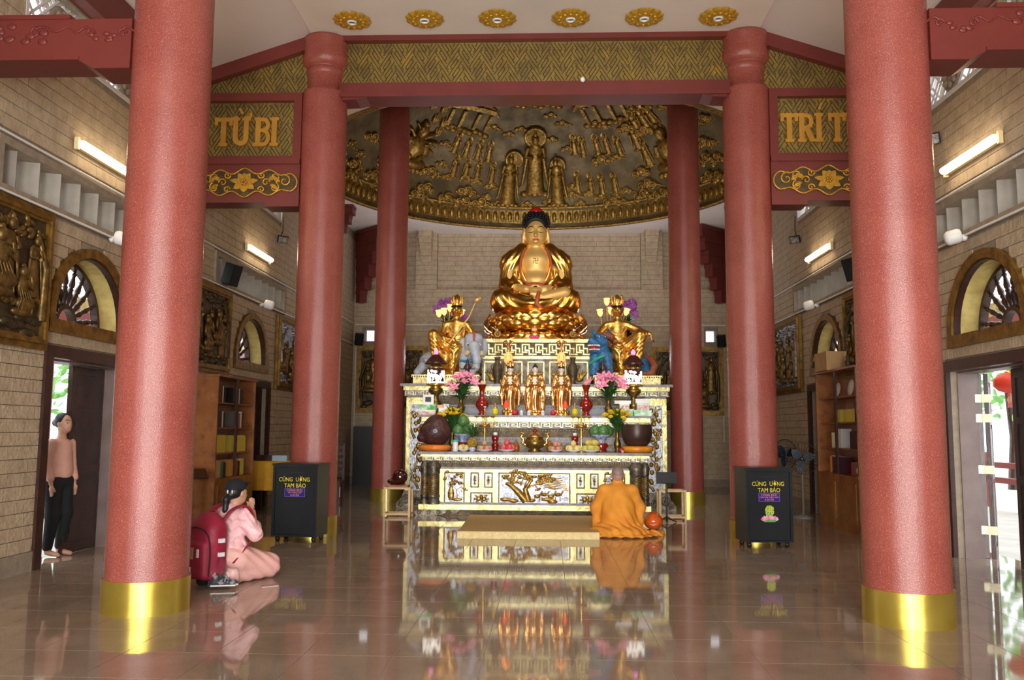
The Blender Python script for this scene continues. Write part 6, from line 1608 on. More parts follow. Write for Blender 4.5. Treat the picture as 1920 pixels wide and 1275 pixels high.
pack('white green-lidded pack at the bottom of the far right stack', 2.0, 16.08, Z2, .32, .2, .11, 'green', -.05); pack('printed box in the middle of the far right stack', 2.0, 16.08, Z2 + .11, .22, .16, .13, 'boxp', .08); pack('white box on top of the far right stack', 2.0, 16.08, Z2 + .24, .26, .18, .08, 'boxw', -.04)
# ================================================================ PEOPLE
M['skin'] = mat('skin', (206, 158, 132), (196, 146, 120), 10, .5)
M['skinm'] = mat('monk_skin', (176, 136, 116), (160, 126, 112), 8, .5)
M['saffron'] = mat('saffron_cloth', (226, 150, 48), (212, 134, 38), 5, .8, bump=.15, bscale=90)
mk = thing('person', 'monk in saffron robe with shaved head kneeling, back turned, before the altar', 'person', (1.24, 12.5, 0))
b = SDF().cap((0, 0, .62), (0, .01, .78), .065, .06, .04).ell((0, .02, .855), (.088, .108, .115), .03).ell((0, .06, .81), (.07, .08, .08), .03)
b.ell((0, .0, .45), (.17, .11, .25), .05).ell((0, .02, .2), (.2, .18, .15), .05)
n0 = len(b.p)
b.ell((.092, .01, .85), (.015, .028, .035), .012)
b.cap((.15, 0, .62), (.24, .08, .4), .055, .045, .03).cap((.24, .08, .4), (.05, .3, .52), .042, .028, .03)
b.ell((.018, .34, .56), (.018, .03, .05), .01)
for k in range(4): b.cap((.014, .32 + .018 * k, .59), (.008, .325 + .017 * k, .665 - .008 * abs(k - 1)), .010, .008, .004)
b.cap((.02, .31, .57), (.022, .29, .62), .011, .008, .005)
b.cap((.1, .05, .14), (.15, .38, .1), .1, .08, .04).cap((.15, .38, .09), (.1, -.1, .07), .07, .055, .03).cap((.1, -.12, .06), (.09, -.24, .05), .045, .035, .02)
b.mirror(n0)
b.cap((0, .125, .86), (0, .14, .84), .012, .02, .012)
link('body', b.mesh('body', (-.36, -.34, .01), (.36, .54, 1.0), 110), 'skinm', mk, local=True)
MB().ell((0, .008, .885), (.0895, .105, .092), 20, 12).build('shaved_hair', mat('shaved_scalp', (150, 124, 116), (136, 114, 108), 20, .6), mk, local=True)
rb = SDF().chain([(0, 0, .16), (0, -.01, .38), (0, -.01, .58)], [.27, .225, .17], .08).ell((0, -.0, .62), (.26, .13, .1), .06).cap((0, .0, .68), (0, .01, .755), .085, .075, .03)
n0 = len(rb.p)
rb.cap((.2, .0, .63), (.285, .08, .4), .09, .105, .05).cap((.285, .08, .4), (.08, .27, .5), .09, .08, .05).cap((.29, .06, .4), (.3, .05, .1), .08, .06, .06)
rb.cap((.12, .06, .14), (.18, .38, .12), .14, .11, .06).ell((.12, -.08, .08), (.27, .3, .09), .05)
rb.mirror(n0)
rb.ell((.05, -.12, .03), (.5, .3, .035), .05).cap((.3, -.05, .03), (.6, -.02, .02), .06, .05, .05).cap((-.3, -.05, .03), (-.42, -.1, .02), .06, .04, .05).sub((0, .02, .83), (.062, .07, .12), .02)
fm_ = lambda P: .009 * np.sin(42 * P[:, 0] + 8 * np.sin(5 * P[:, 2] + P[:, 1] * 4)) * np.clip(.62 - P[:, 2], 0, .4) * 2.5 + .006 * np.sin(28 * (P[:, 2] + .6 * np.abs(P[:, 0])))
link('robe', rb.mesh('robe', (-.56, -.5, -.0), (.72, .56, .82), 116, fm_), 'saffron', mk, local=True)
# kneeling woman with backpack
M['pinkcloth'] = mat('pink_brocade', (236, 188, 190), (226, 172, 176), 22, .6, bump=.2, bscale=60, c3=(242, 206, 206), c3scale=36)
M['pinkpant'] = mat('pink_trousers', (230, 178, 168), (218, 162, 154), 5, .65, bump=.1, bscale=30)
M['capblack'] = mat('black_cloth', (20, 24, 28), None, rough=.85)
M['crimsonpack'] = mat('crimson_nylon', (150, 20, 52), (130, 14, 44), 6, .6, bump=.12, bscale=80)
kw = thing('person', 'woman in pink outfit and black cap kneeling in prayer by the left column', 'person', (-2.86, 8.42, 0), -.48)
b = SDF().cap((0, -.02, .66), (0, .02, .78), .052, .048, .03).ell((0, .03, .855), (.077, .092, .108), .03).ell((0, .065, .80), (.055, .06, .06), .03).cap((0, .12, .85), (0, .138, .825), .01, .017, .012).ell((0, .118, .785), (.026, .014, .014), .01)
b.ell((0, -.02, .5), (.13, .09, .2), .05).ell((0, -.04, .26), (.15, .14, .12), .05)
n0 = len(b.p)
b.ell((.08, .02, .85), (.012, .022, .03), .01).ell((.03, .115, .865), (.016, .008, .008), .006)
b.cap((.13, -.02, .66), (.23, .06, .46), .045, .04, .03).cap((.23, .06, .46), (.045, .2, .66), .036, .026, .02)
b.ell((.016, .215, .7), (.015, .028, .045), .01)
for k in range(4): b.cap((.012, .195 + .016 * k, .73), (.006, .2 + .015 * k, .795 - .006 * abs(k - 1)), .0095, .0075, .004)
b.cap((.018, .19, .715), (.018, .175, .76), .010, .008, .005)
b.cap((.09, -.02, .22), (.13, .34, .11), .09, .07, .04).cap((.13, .34, .09), (.09, -.12, .07), .06, .05, .03).cap((.09, -.14, .05), (.085, -.27, .045), .042, .03, .02)
for k in range(5): b.cap((.065 + .012 * k, -.27, .035), (.065 + .012 * k, -.3, .025), .009, .008, .004)
b.mirror(n0)
link('body', b.mesh('body', (-.3, -.36, .0), (.3, .46, .99), 116), 'skin', kw, local=True)
bl = SDF().ell((0, -.02, .5), (.155, .115, .25), .05).ell((0, -.02, .63), (.19, .1, .09), .05).ell((0, -.03, .34), (.17, .145, .09), .05).cap((0, -.02, .68), (0, .0, .715), .065, .055, .02)
n0 = len(bl.p)
bl.cap((.15, -.02, .65), (.225, .06, .47), .066, .072, .03).cap((.225, .06, .47), (.14, .13, .54), .07, .06, .025)
bl.mirror(n0); bl.sub((0, .02, .76), (.055, .06, .07), .01)
link('blouse', bl.mesh('blouse', (-.38, -.22, .2), (.38, .3, .78), 90, lambda P: .006 * np.sin(60 * (P[:, 2] + .6 * np.abs(P[:, 0]) + .05 * np.sin(30 * P[:, 1]))) + .003 * np.sin(70 * P[:, 0] + 20 * P[:, 1])), 'pinkcloth', kw, local=True)
pn_ = SDF().ell((0, -.05, .25), (.19, .18, .14), .06)
n0 = len(pn_.p)
pn_.cap((.1, -.02, .23), (.14, .35, .135), .135, .11, .05).cap((.14, .36, .1), (.1, -.1, .075), .085, .075, .04)
pn_.mirror(n0); pn_.cut(2, .005, False)
link('trousers', pn_.mesh('trousers', (-.32, -.3, -.0), (.32, .54, .45), 84, lambda P: .005 * np.sin(45 * (P[:, 2] * 1.2 + P[:, 1]))), 'pinkpant', kw, local=True)
hr = SDF().ell((0, .0, .875), (.083, .094, .09), .02).cap((0, -.075, .83), (0, -.11, .8), .035, .034, .02).cap((0, -.11, .8), (.0, -.115, .7), .034, .026, .02).cap((0, -.115, .7), (.01, -.1, .64), .026, .008, .02).sub((0, .14, .83), (.08, .13, .12), .015)
link('hair', hr.mesh('hair', (-.12, -.18, .62), (.12, .13, 1.0), 54), 'hair', kw, local=True)
cp = SDF().ell((0, .0, .915), (.098, .112, .085), .03).cut(2, .89, False)
cc = link('cap', cp.mesh('cap', (-.13, -.14, .87), (.13, .14, 1.02), 50), 'capblack', kw, local=True)
v = []; n = 12
for j, (ry, zz) in enumerate(((.1, .905), (.15, .915), (.185, .905))):
    for i in range(n + 1): a = pi * (.12 + .76 * i / n); v.append((.088 * cos(a) * (1 + .06 * j), ry * sin(a), zz + .012 * sin(a) + .02 * j))
v += [(p[0], p[1], p[2] - .008) for p in v]
N1 = 3 * (n + 1); f = []
for j in range(2):
    for i in range(n): q = j * (n + 1) + i; f += [(q, q + 1, q + n + 2, q + n + 1), (N1 + q, N1 + q + n + 1, N1 + q + n + 2, N1 + q + 1)]
for i in range(n): q = 2 * (n + 1) + i; f.append((q, q + 1, N1 + q + 1, N1 + q))
MB().add(v, f, True).build('brim', 'capblack', cc, local=True)
for dx in (.02, .06): MB().ell((dx, -.112 + .02 * (dx > .03), .875), (.008, .008, .02), 8, 6).build('hair_clip', 'ivory', kw, local=True)
sk = MB()
for sx in (-.09, .09): sk.tube([(sx, -.1, .06), (sx, -.22, .05), (sx, -.31, .04)], [.05, .052, .04], 8)
for i_, sx in enumerate((-.09, .09)): MB().tube([(sx, -.1, .06), (sx, -.22, .055), (sx, -.32, .04)], [.052, .055, .04], 10).build('sock', 'capblack', kw, local=True)
# backpack (worn, a thing of its own)
bp = thing('backpack', 'crimson backpack with beige label patch on the kneeling woman\'s back', 'backpack', (kw.location.x - .01, kw.location.y - .0, -.02), kw.rotation_euler[2]); bp.scale = (1.14, 1.1, 1.06)
q = SDF().box((0, -.285, .34), (.18, .105, .26), .09, .05).ell((0, -.27, .56), (.15, .09, .12), .06).box((0, -.385, .27), (.145, .05, .17), .045, .04)
link('pack_body', q.mesh('pack_body', (-.24, -.5, .03), (.24, -.14, .72), 66), 'crimsonpack', bp, local=True)
for sx in (-1, 1):
    MB().tube(cr([(sx * .09, -.19, .6), (sx * .11, -.13, .68), (sx * .125, -.02, .715), (sx * .13, .075, .66), (sx * .14, .1, .54), (sx * .18, .04, .4), (sx * .17, -.14, .22)], 4), [.028] * 16 + [.024, .02, .016, .013, .012, .012, .012, .012, .012], 8, flat=.45).build('strap', 'crimsonpack', bp, local=True)
    for z in (.3, .42): MB().box(sx * .185 - .012, sx * .185 + .02, -.32, -.27, z, z + .035).build('buckle', 'china', bp, local=True)
MB().tube(cr([(-.04, -.22, .63), (-.03, -.22, .68), (.03, -.22, .68), (.04, -.22, .63)]), .011, 8).build('grab_handle', 'crimsonpack', bp, local=True)
MB().box(-.1, .02, -.447, -.436, .28, .38).build('label_patch', mat('beige_patch', (176, 144, 104), (150, 120, 84), 40, .7), bp, local=True)
MB().tube(cr([(p[0], -.4, p[1]) for p in ((-.165, .14), (-.172, .36), (-.13, .5), (0, .55), (.13, .5), (.172, .36), (.165, .14))]), .006, 6).build('zipper', 'capblack', bp, local=True)
for x, z in ((.07, .3), (-.02, .14)): MB().box(x, x + .018, -.452, -.44, z, z + .07).build('zip_pull', 'ivory', bp, local=True)
# plastic bag with shoes, phone
M['plastic'] = mat('clear_plastic', (240, 244, 248), None, rough=.15, trans=.92, alpha=.28)
M['shoe'] = mat('navy_shoe', (32, 38, 54), (20, 24, 34), 14, .6)
pb = thing('plastic_bag', 'clear plastic bag holding dark shoes hanging by the woman\'s hip', 'bag', (-2.80, 8.06, 0), .3)
q = SDF().box((0, 0, .1), (.14, .06, .09), .04, .03).cap((-.02, 0, .18), (-.05, .02, .28), .05, .02, .04)
link('film', q.mesh('film', (-.18, -.1, .0), (.18, .1, .32), 44, lambda P: .006 * np.sin(60 * P[:, 0]) * np.sin(50 * P[:, 2])), 'plastic', pb, local=True)
for i, (y, a) in enumerate(((-.022, 0), (.028, .3))):
    sh = thing('shoe', ('nearer' if i == 0 else 'farther') + ' dark sneaker with white laces inside the clear plastic bag', 'shoe', (-2.80 + (.01 if i else 0), 8.06 + y, .03), .3, group='sneakers in the bag')
    q = SDF().cap((-.08, 0, .03), (.08, 0, .022), .032, .026, .02).cap((-.07, 0, .04), (-.06, 0, .085), .032, .028, .02)
    link('upper', q.mesh('upper', (-.13, -.045, .0), (.13, .045, .13), 34), 'shoe', sh, local=True)
    MB().cbox((0, 0, .006), (.22, .06, .012)).build('sole', 'ivory', sh, local=True)
    for k in range(3): MB().tube([(-.01 + .025 * k, -.03, .05 - .006 * k), (-.005 + .025 * k, 0, .062 - .008 * k), (-.01 + .025 * k, .03, .05 - .006 * k)], .004, 5).build('lace', 'china', sh, local=True)
ph = thing('phone', 'black smartphone lying on the floor by the kneeling woman', 'phone', (-2.42, 8.2, 0), -.9)
MB().cbox((0, 0, .006), (.08, .16, .009)).build('case', mat('rose_case', (190, 160, 150), None, rough=.4), ph, local=True); MB().cbox((0, 0, .0115), (.072, .15, .002)).build('screen', mat('dark_screen', (12, 12, 16), None, rough=.08), ph, local=True); MB().cbox((0, .06, .0128), (.02, .006, .0008)).build('speaker_slot', 'silver', ph, local=True)
# woman in the doorway
dw = thing('person', 'woman in pale pink top and black trousers stepping in through the left door', 'person', (-5.5, 9.9, 0), 1.3)
M['palepink'] = mat('pale_pink_top', (226, 176, 158), (216, 160, 142), 8, .7)
b = SDF().cap((0, 0, 1.3), (0, -.01, 1.44), .05, .045, .03).ell((0, -.03, 1.535), (.074, .09, .108), .03).ell((0, -.06, 1.475), (.05, .055, .055), .03).cap((0, -.112, 1.54), (0, -.122, 1.508), .007, .011, .01)
b.ell((0, 0, 1.15), (.13, .085, .22), .05).ell((0, 0, .92), (.15, .1, .13), .05)
n0 = len(b.p)
b.ell((.074, -.02, 1.53), (.011, .02, .03), .01)
b.cap((.14, 0, 1.3), (.17, .01, 1.06), .045, .038, .03).cap((.17, .01, 1.06), (.17, -.06, .84), .034, .024, .02).ell((.17, -.075, .78), (.02, .035, .045), .015)
for k in range(4): b.cap((.17, -.055 - .014 * k, .755), (.165, -.06 - .012 * k, .69 + .006 * abs(k - 1)), .009, .007, .004)
b.cap((.165, -.1, .79), (.155, -.12, .745), .009, .008, .004)
b.cap((.08, 0, .9), (.085, -.03, .48), .085, .055, .03).cap((.085, -.03, .48), (.085, .02, .08), .055, .035, .03).cap((.085, .02, .05), (.09, -.14, .028), .035, .026, .02)
b.mirror(n0)
link('body', b.mesh('body', (-.26, -.2, .0), (.26, .16, 1.68), 130), 'skin', dw, local=True)
tp = SDF().ell((0, 0, 1.14), (.15, .105, .22), .05).ell((0, 0, .98), (.165, .12, .16), .05).ell((0, 0, 1.29), (.16, .08, .07), .04)
n0 = len(tp.p); tp.cap((.14, 0, 1.3), (.175, .01, 1.08), .058, .055, .03).cap((.175, .01, 1.08), (.175, -.05, .9), .052, .046, .02); tp.mirror(n0)
link('blouse', tp.mesh('blouse', (-.28, -.18, .78), (.28, .18, 1.4), 70), 'palepink', dw, local=True)
tr = SDF().ell((0, 0, .86), (.165, .115, .1), .04)
n0 = len(tr.p); tr.cap((.08, 0, .86), (.088, -.03, .48), .1, .08, .03).cap((.088, -.03, .48), (.088, .02, .11), .08, .055, .03); tr.mirror(n0)
link('trousers', tr.mesh('trousers', (-.24, -.18, .06), (.24, .18, .98), 80), 'capblack', dw, local=True)
hr = SDF().ell((0, 0, 1.56), (.085, .095, .1), .03).ell((0, .1, 1.54), (.04, .04, .045), .03).sub((0, -.13, 1.52), (.068, .1, .095), .02)
link('hair', hr.mesh('hair', (-.11, -.12, 1.44), (.11, .17, 1.68), 44), 'hair', dw, local=True)
fl_ = MB()
for sx in (-1, 1): fl_.ell((sx * .032, -.108, 1.538), (.015, .008, .006), 8, 5).tube([(sx * .015, -.118, 1.568), (sx * .035, -.115, 1.574), (sx * .055, -.102, 1.568)], .004, 5)
fl_.build('eyes_and_brows', 'hair', dw, local=True)
MB().tube([(-.022, -.1, 1.472), (0, -.112, 1.474), (.022, -.1, 1.472)], [.003, .007, .003], 6).build('lips', bpy.data.materials['rose_lips'], dw, local=True)
# ================================================================ FLOOR OBJECTS
M['mat'] = mat('woven_straw', (214, 184, 128), (200, 168, 110), 30, .85, bump=.5, bscale=160)
M['fringe'] = mat('cream_fringe', (236, 216, 162), (222, 198, 138), 20, .8, bump=.3, bscale=120)
mt = thing('prayer_mat', 'large woven straw mat with cream fringed edge lying before the altar', 'mat', (-.02, 13, 0))
q = []
MB().prism([(-1.0, 11.92), (.93, 11.98), (.99, 14.25), (-1.03, 14.2)], .07, .1, 'xy').build('woven_top', 'mat', mt)
MB().prism([(-1.0, 11.92), (.93, 11.98), (.99, 14.25), (-1.03, 14.2)], .0, .068, 'xy').build('pad', 'fringe', mt)
fr = MB()
for i in range(150):
    x = -1.0 + 1.93 * i / 149; y = 11.92 + .06 * i / 149
    fr.box(x - .0055, x + .0055, y - .012, y, .0 + .01 * random.random(), .092)
for i in range(150):
    t_ = i / 149; fr.box(-1.012 - .03 * t_, -1.0 - .03 * t_, 11.92 + 2.28 * t_, 11.932 + 2.28 * t_, .01 * random.random(), .09); fr.box(.93 + .06 * t_, .942 + .06 * t_, 11.98 + 2.26 * t_, 11.992 + 2.26 * t_, .01 * random.random(), .09)
o = fr.build('fringe', 'fringe', mt); o['kind'] = 'stuff'
M['orangewood'] = mat('orange_lacquer', (206, 92, 26), (180, 70, 16), 8, .2, coat=.5)
wf2 = thing('wooden_fish_drum', 'small glossy orange wooden fish drum on the floor beside the monk', 'drum', (1.78, 12.8, .05))
q = SDF().ell((0, 0, .12), (.14, .13, .12), .04).ell((0, .02, .2), (.08, .08, .06), .05).sub((0, -.16, .1), (.1, .06, .015), .01).cut(2, .005, False)
link('body', q.mesh('body', (-.18, -.18, -.02), (.18, .18, .3), 46), 'orangewood', wf2, local=True)
for k in range(8): a = k * pi / 4; wf2 and MB().tube([(.1 * cos(a), -.02 + .1 * sin(a), .2), (.125 * cos(a + .3), .12 * sin(a + .3), .16), (.135 * cos(a + .5), .125 * sin(a + .5), .1)], .007, 6).build('carved_line', 'orangewood', wf2, local=True)
lathed('floor_cushion', 'flat pale cushion under the orange wooden fish drum', 'cushion', (1.78, 12.8, 0), [(0, 0), (.15, 0), (.165, .02), (.16, .045), (0, .052)], 'mat', 28)
# donation boxes
def donation(label, x, y, rz, full, emblem):
    t = thing('donation_box', label, 'donation box', (x, y, 0), rz, group='donation boxes')
    w, d, h = .62, .42, 1.0
    MB().box(-w / 2, w / 2, .012, d, .07, h).build('cabinet', 'steelblk', t, local=True)
    MB().box(-w / 2 - .012, w / 2 + .012, -.01, d + .01, h, h + .025).build('lid', 'steelblk', t, local=True)
    dr = MB().box(-w / 2 + .04, w / 2 - .04, -.004, .012, .1, h - .03).build('door', 'steelblk', t, local=True)
    e = MB().box(-w / 2, -w / 2 + .035, -.012, .012, .07, h).box(w / 2 - .035, w / 2, -.012, .012, .07, h).box(-w / 2 + .03, w / 2 - .03, -.012, .012, .07, .095).box(-w / 2 + .03, w / 2 - .03, -.012, .012, h - .025, h)
    e.build('door_frame', 'steelblk', t, local=True)
    MB().box(-.12, .12, -.007, 0, h - .1, h - .085).build('coin_slot', 'black', dr, local=True)
    for sx in (-.25, .25):
        for yy in (.07, .35): MB().lathe([(.0, -.02), (.035, -.02), (.035, .02), (0, .02)], seg=14, M=T(sx, yy, .035) @ R('Y', pi / 2)).box(sx - .02, sx + .02, yy - .02, yy + .02, .05, .075).build('caster', 'black', t, local=True)
    def txt(body, size, z, m, dx=0, bold=.0, par=t, y=-.006, sx=1):
        me = text_mesh(body, size, .001, sx=sx); me.transform(R('X', pi / 2)); o = link('lettering', me, m, par, local=True); o.location = (dx, y, z); return o
    txt('CÚNG', .078, h - .185, 'yelltext', -.13, .0007, sx=.85); txt('ƯỜNG' if emblem else 'UỜNG', .078, h - .185, 'yelltext', .105, .0007, sx=.85); txt('TAM BẢO', .078, h - .265, 'yelltext', 0, .0007, sx=.88)
    pl = MB().box(-.14, .14, -.008, -.003, h - .41, h - .30).build('blue_plate', 'bluetext', t, local=True)
    MB().box(-.138, .138, -.0086, -.0075, h - .409, h - .4065).box(-.138, .138, -.0086, -.0075, h - .303, h - .3005).box(-.1395, -.137, -.0086, -.0075, h - .409, h - .301).box(.137, .1395, -.0086, -.0075, h - .409, h - .301).build('plate_border', mat('lilac_border', (150, 120, 210), None) if not emblem else bpy.data.materials['lilac_border'], pl, local=True)
    txt('CÔNG ĐỨC', .04, h - .327, 'orgtext', 0, .0012, pl, -.01); txt(full, .022, h - .357, 'orgtext', 0, .0008, pl, -.01); txt('A DI ĐÀ', .034, h - .387, 'orgtext', 0, .0012, pl, -.01)
    if emblem:
        em = MB()
        for k in range(9):
            a = pi + pi * k / 8; em.prism([(p[0], p[1]) for p in petal_poly(.0 + .05 * cos(a), h - .62 + .0 * sin(a), pi / 2 - (k - 4) * .32, .075, .018)], -.008, -.004, 'xz')
        o = em.build('lotus_sticker', 'pink', t, local=True); o.location.z = -.03
        MB().prism([(-.075, h - .67), (.075, h - .67), (.085, h - .64), (-.085, h - .64)], -.008, -.003, 'xz').prism([(.06 * cos(a), h - .53 + .075 * sin(a)) for a in [2 * pi * i / 20 for i in range(20)]], -.007, -.003, 'xz').build('green_backing', mat('green_sticker', (90, 170, 90), None), t, local=True)
        txt('佛', .13, h - .53, 'yelltext', 0, .002, t, -.009)
    return t
M['yelltext'] = mat('yellow_lettering', (232, 214, 50), None, rough=.5); M['bluetext'] = mat('blue_plate', (36, 22, 130), None, rough=.4); M['orgtext'] = mat('orange_lettering', (236, 150, 90), None, rough=.5)
donation('black steel donation box with yellow lettering before the left middle column', -3.12, 11.34, -.10, 'ĐẮP TƯỢNG PHẬT', False)
donation('black steel donation box with lotus sticker before the right middle column', 3.1, 11.36, .12, 'CÚNG ĐẮP TƯỢNG PHẬT', True)
# pale wooden frames, small fish drum, music stand
def wframe(label, x, y, w, d, h):
    t = thing('wooden_frame_stand', label, 'stand', (x, y, 0), group='pale wooden frame stands')
    s = .035
    for sx in (-1, 1):
        for sy in (0, 1): MB().cbox((sx * (w - s) / 2, sy * (d - s) + s / 2, h / 2), (s, s, h)).build('leg', 'palewood', t, local=True)
        for z in (s / 2 + .03, h - s / 2): MB().cbox((sx * (w - s) / 2, d / 2, z), (s * .9, d - 2 * s, s * .9)).build('rail', 'palewood', t, local=True)
    for sy in (0, 1):
        for z in (s / 2 + .03, h - s / 2): MB().cbox((0, sy * (d - s) + s / 2, z), (w - 2 * s, s * .9, s * .9)).build('rail', 'palewood', t, local=True)
    return t
wframe('pale wooden frame stand left of the altar, under the dark drum', -2.34, 14.68, .46, .34, .5)
wframe('pale wooden frame stand right of the altar, behind the music stand', 2.34, 14.68, .46, .34, .5)
wf3 = thing('small_fish_drum', 'glossy dark red wooden fish drum on the left wooden frame stand', 'drum', (-2.34, 14.85, .53))
q = SDF().ell((.02, 0, .14), (.13, .13, .13), .04).ell((-.1, -.02, .06), (.1, .08, .05), .05).cut(2, .0, False)
link('body', q.mesh('body', (-.24, -.16, -.02), (.2, .16, .3), 44), mat('dark_red_lacquer', (56, 16, 16), None, rough=.12, coat=.6), wf3, local=True)
tag(MB().box(-2.5, -2.16, 14.72, 14.98, .5, .53).build('drum_board', 'woodbr'), 'thin brown board under the glossy dark red drum', 'board')
ms = thing('music_stand', 'black music stand with tilted desk to the right of the monk', 'music stand', (2.18, 14.25, 0))
MB().box(-.17, .17, -.012, .012, -.09, .1, M=T(0, 0, .72) @ R('X', -.25)).build('desk', 'black', ms, local=True)
MB().box(-.15, .15, -.06, -.01, -.09, -.078, M=T(0, 0, .72) @ R('X', -.25)).build('ledge', 'steelblk', ms, local=True)
MB().tube([(0, .02, .02), (0, .02, .7)], .016, 8).build('pole', 'black', ms, local=True)
for k in range(3): a = k * 2.1 + .4; MB().tube([(0, .02, .1), (.12 * cos(a), .02 + .12 * sin(a), .03), (.18 * cos(a), .02 + .18 * sin(a), .012)], .01, 6).build('leg', 'black', ms, local=True)
# ================================================================ BOOKCASES
def bookcase(side, label, h, y0, y1, lowz, shelves):
    sg = -1 if side == 'left' else 1
    t = thing('bookcase', label, 'bookcase', (sg * 4.94, (y0 + y1) / 2, 0), group='bookcases')
    xb, xf = sg * 5.125, sg * 4.75
    B = lambda xa, xc, *r: MB().box(*sorted((xa, xc)), *r)
    B(xb, xf, y0, y0 + .03, 0, h).build('side_panel', 'woodbr', t); B(xb, xf, y1 - .03, y1, 0, h).build('side_panel', 'woodbr', t)
    B(xb, sg * 5.105, y0, y1, 0, h).build('back_panel', 'woodbr', t); B(xb, xf - sg * .03, y0 - .02, y1 + .02, h, h + .03).build('top', 'woodbr', t)
    ym = (y0 + y1) / 2
    for k in range(2):
        a, b_ = (y0 + .03, ym - .005) if k == 0 else (ym + .005, y1 - .03)
        c = B(xf + sg * .0, xf + sg * .02, a, b_, .06, lowz - .03).build('cupboard_door', 'woodbr', t)
        B(xf - sg * .008, xf, a + .09, b_ - .09, .14, lowz - .11).build('raised_panel', 'woodbr', c)
    B(xb, xf, y0, y1, 0, .06).build('plinth', 'woodbr', t); B(xb, xf - sg * .01, y0, y1, lowz - .03, lowz).build('waist_shelf', 'woodbr', t)
    fr = B(xf + sg * .0, xf + sg * .025, ym - .035, ym + .035, lowz, h); fr.build('mullion', 'wood', t)
    zs = [lowz + (h - lowz) * k / 4 for k in range(4)]
    for z in zs[1:]: B(sg * 5.1, xf + sg * .04, y0 + .03, y1 - .03, z - .02, z).build('shelf', 'woodbr', t)
    ordn = 'first second third fourth fifth sixth seventh eighth ninth tenth eleventh twelfth thirteenth fourteenth fifteenth sixteenth seventeenth eighteenth nineteenth twentieth twenty-first twenty-second twenty-third twenty-fourth twenty-fifth'.split()
    sn = ['lowest', 'third', 'second', 'top']
    for si, rows in shelves.items():
        n_ = 0
        for half, items in enumerate(rows):
            yy = (y0 + .05) if half == 0 else (ym + .05)
            for (cn, wd, hh) in items:
                if cn == '-': yy += wd; continue
                o = thing('book', '%s book, %s from the near end of the %s shelf in the %s bookcase' % (cn, ordn[n_], sn[si], side), 'book', (sg * 4.93, yy + wd / 2, zs[si] + .001), group='books in the %s bookcase' % side)
                MB().box(-.08, .08, -wd / 2, wd / 2, 0, hh).build('cover', BK[cn], o, local=True)
                MB().box(-.075, .0785, -wd / 2 + .003, wd / 2 - .003, hh - .001, hh + .0015).build('pages', 'ivory', o, local=True)
                yy += wd + .003; n_ += 1
    return t
BK = {k: mat(k + '_cover', c, None, rough=.5) for k, c in {'dark red': (92, 26, 22), 'black': (26, 22, 22), 'brown': (62, 42, 34), 'cream': (222, 212, 180), 'yellow': (214, 188, 70), 'tan': (196, 152, 112), 'orange': (224, 150, 70), 'green': (50, 120, 74), 'red': (190, 34, 44), 'navy': (24, 34, 60), 'white': (226, 222, 214), 'maroon': (74, 24, 40), 'grey': (110, 100, 92)}.items()}
rep = lambda c, n, w, h: [(c, w + .004 * (i % 3), h - .012 * (i % 2)) for i in range(n)]
bookcase('left', 'tall varnished wooden bookcase against the left wall, full of books', 2.27, 12.72, 14.4, .72, {
    3: (rep('dark red', 7, .05, .28) + [('cream', .04, .26), ('-', .03, 0), ('black', .05, .25)], rep('black', 4, .06, .26) + [('white', .03, .25)] + rep('black', 2, .06, .25)),
    2: (rep('brown', 5, .075, .27) + [('cream', .05, .25), ('black', .06, .24)], [('-', .1, 0)] + rep('grey', 4, .06, .25) + [('cream', .06, .26), ('-', .04, 0), ('dark red', .05, .25)]),
    1: (rep('yellow', 11, .048, .27), rep('yellow', 12, .048, .26)),
    0: (rep('tan', 7, .055, .27) + rep('green', 2, .05, .25) + rep('black', 2, .05, .24), rep('orange', 4, .045, .26) + rep('red', 2, .05, .25) + rep('black', 2, .055, .24) + rep('yellow', 3, .05, .26) + [('green', .04, .27)])})
bookcase('right', 'tall varnished wooden bookcase against the right wall with scattered books', 2.45, 12.74, 14.62, .84, {
    2: ([('-', .05, 0), ('navy', .26, .3), ('-', .05, 0)] + rep('yellow', 3, .1, .2), rep('yellow', 2, .12, .2)),
    1: ([('-', .03, 0)] + rep('white', 3, .04, .24) + [('-', .04, 0)] + rep('maroon', 4, .06, .28) + [('navy', .08, .26)], rep('white', 3, .06, .3) + [('-', .08, 0)] + rep('cream', 3, .05, .24)),
    0: ([('-', .3, 0)] + rep('grey', 2, .06, .2) + rep('red', 2, .05, .2), rep('maroon', 7, .06, .26) + rep('orange', 2, .05, .27))})
zz = lambda k: .84 + (2.45 - .84) * k / 4
for k, (y, s) in enumerate(((13.4, .13), (14.0, .12))):
    t = thing('display_plate', ('nearer' if k == 0 else 'farther') + ' pale display plate on the top shelf of the right bookcase', 'plate', (4.93, y, zz(3)), group='display plates')
    MB().lathe([(0, .0), (s * .6, .0), (s, .02), (s, .026), (s * .55, .008), (0, .008)], seg=24, M=T(0, 0, s) @ R('Y', -pi / 2 + .15)).build('disc', 'ivory', t, local=True); MB().box(-.02, .05, -.04, .04, 0, .012).build('easel', 'wood', t, local=True)
t = thing('cloth_bundle', 'crumpled beige cloth bundle on the lowest shelf of the right bookcase', 'cloth', (4.93, 13.02, zz(0)))
q = SDF().ell((0, 0, .08), (.1, .16, .08), .04).ell((0, -.08, .13), (.07, .09, .06), .04).ell((0, .1, .1), (.07, .08, .07), .04).cut(2, .002, False)
link('cloth', q.mesh('cloth', (-.14, -.22, -.01), (.14, .22, .24), 36, lambda P: .008 * np.sin(50 * P[:, 1] + 30 * P[:, 2])), 'paper', t, local=True); MB().tube([(.0, -.02, .17), (-.03, .0, .21), (.02, .03, .19)], .01, 6).build('knot', 'paper', t, local=True)
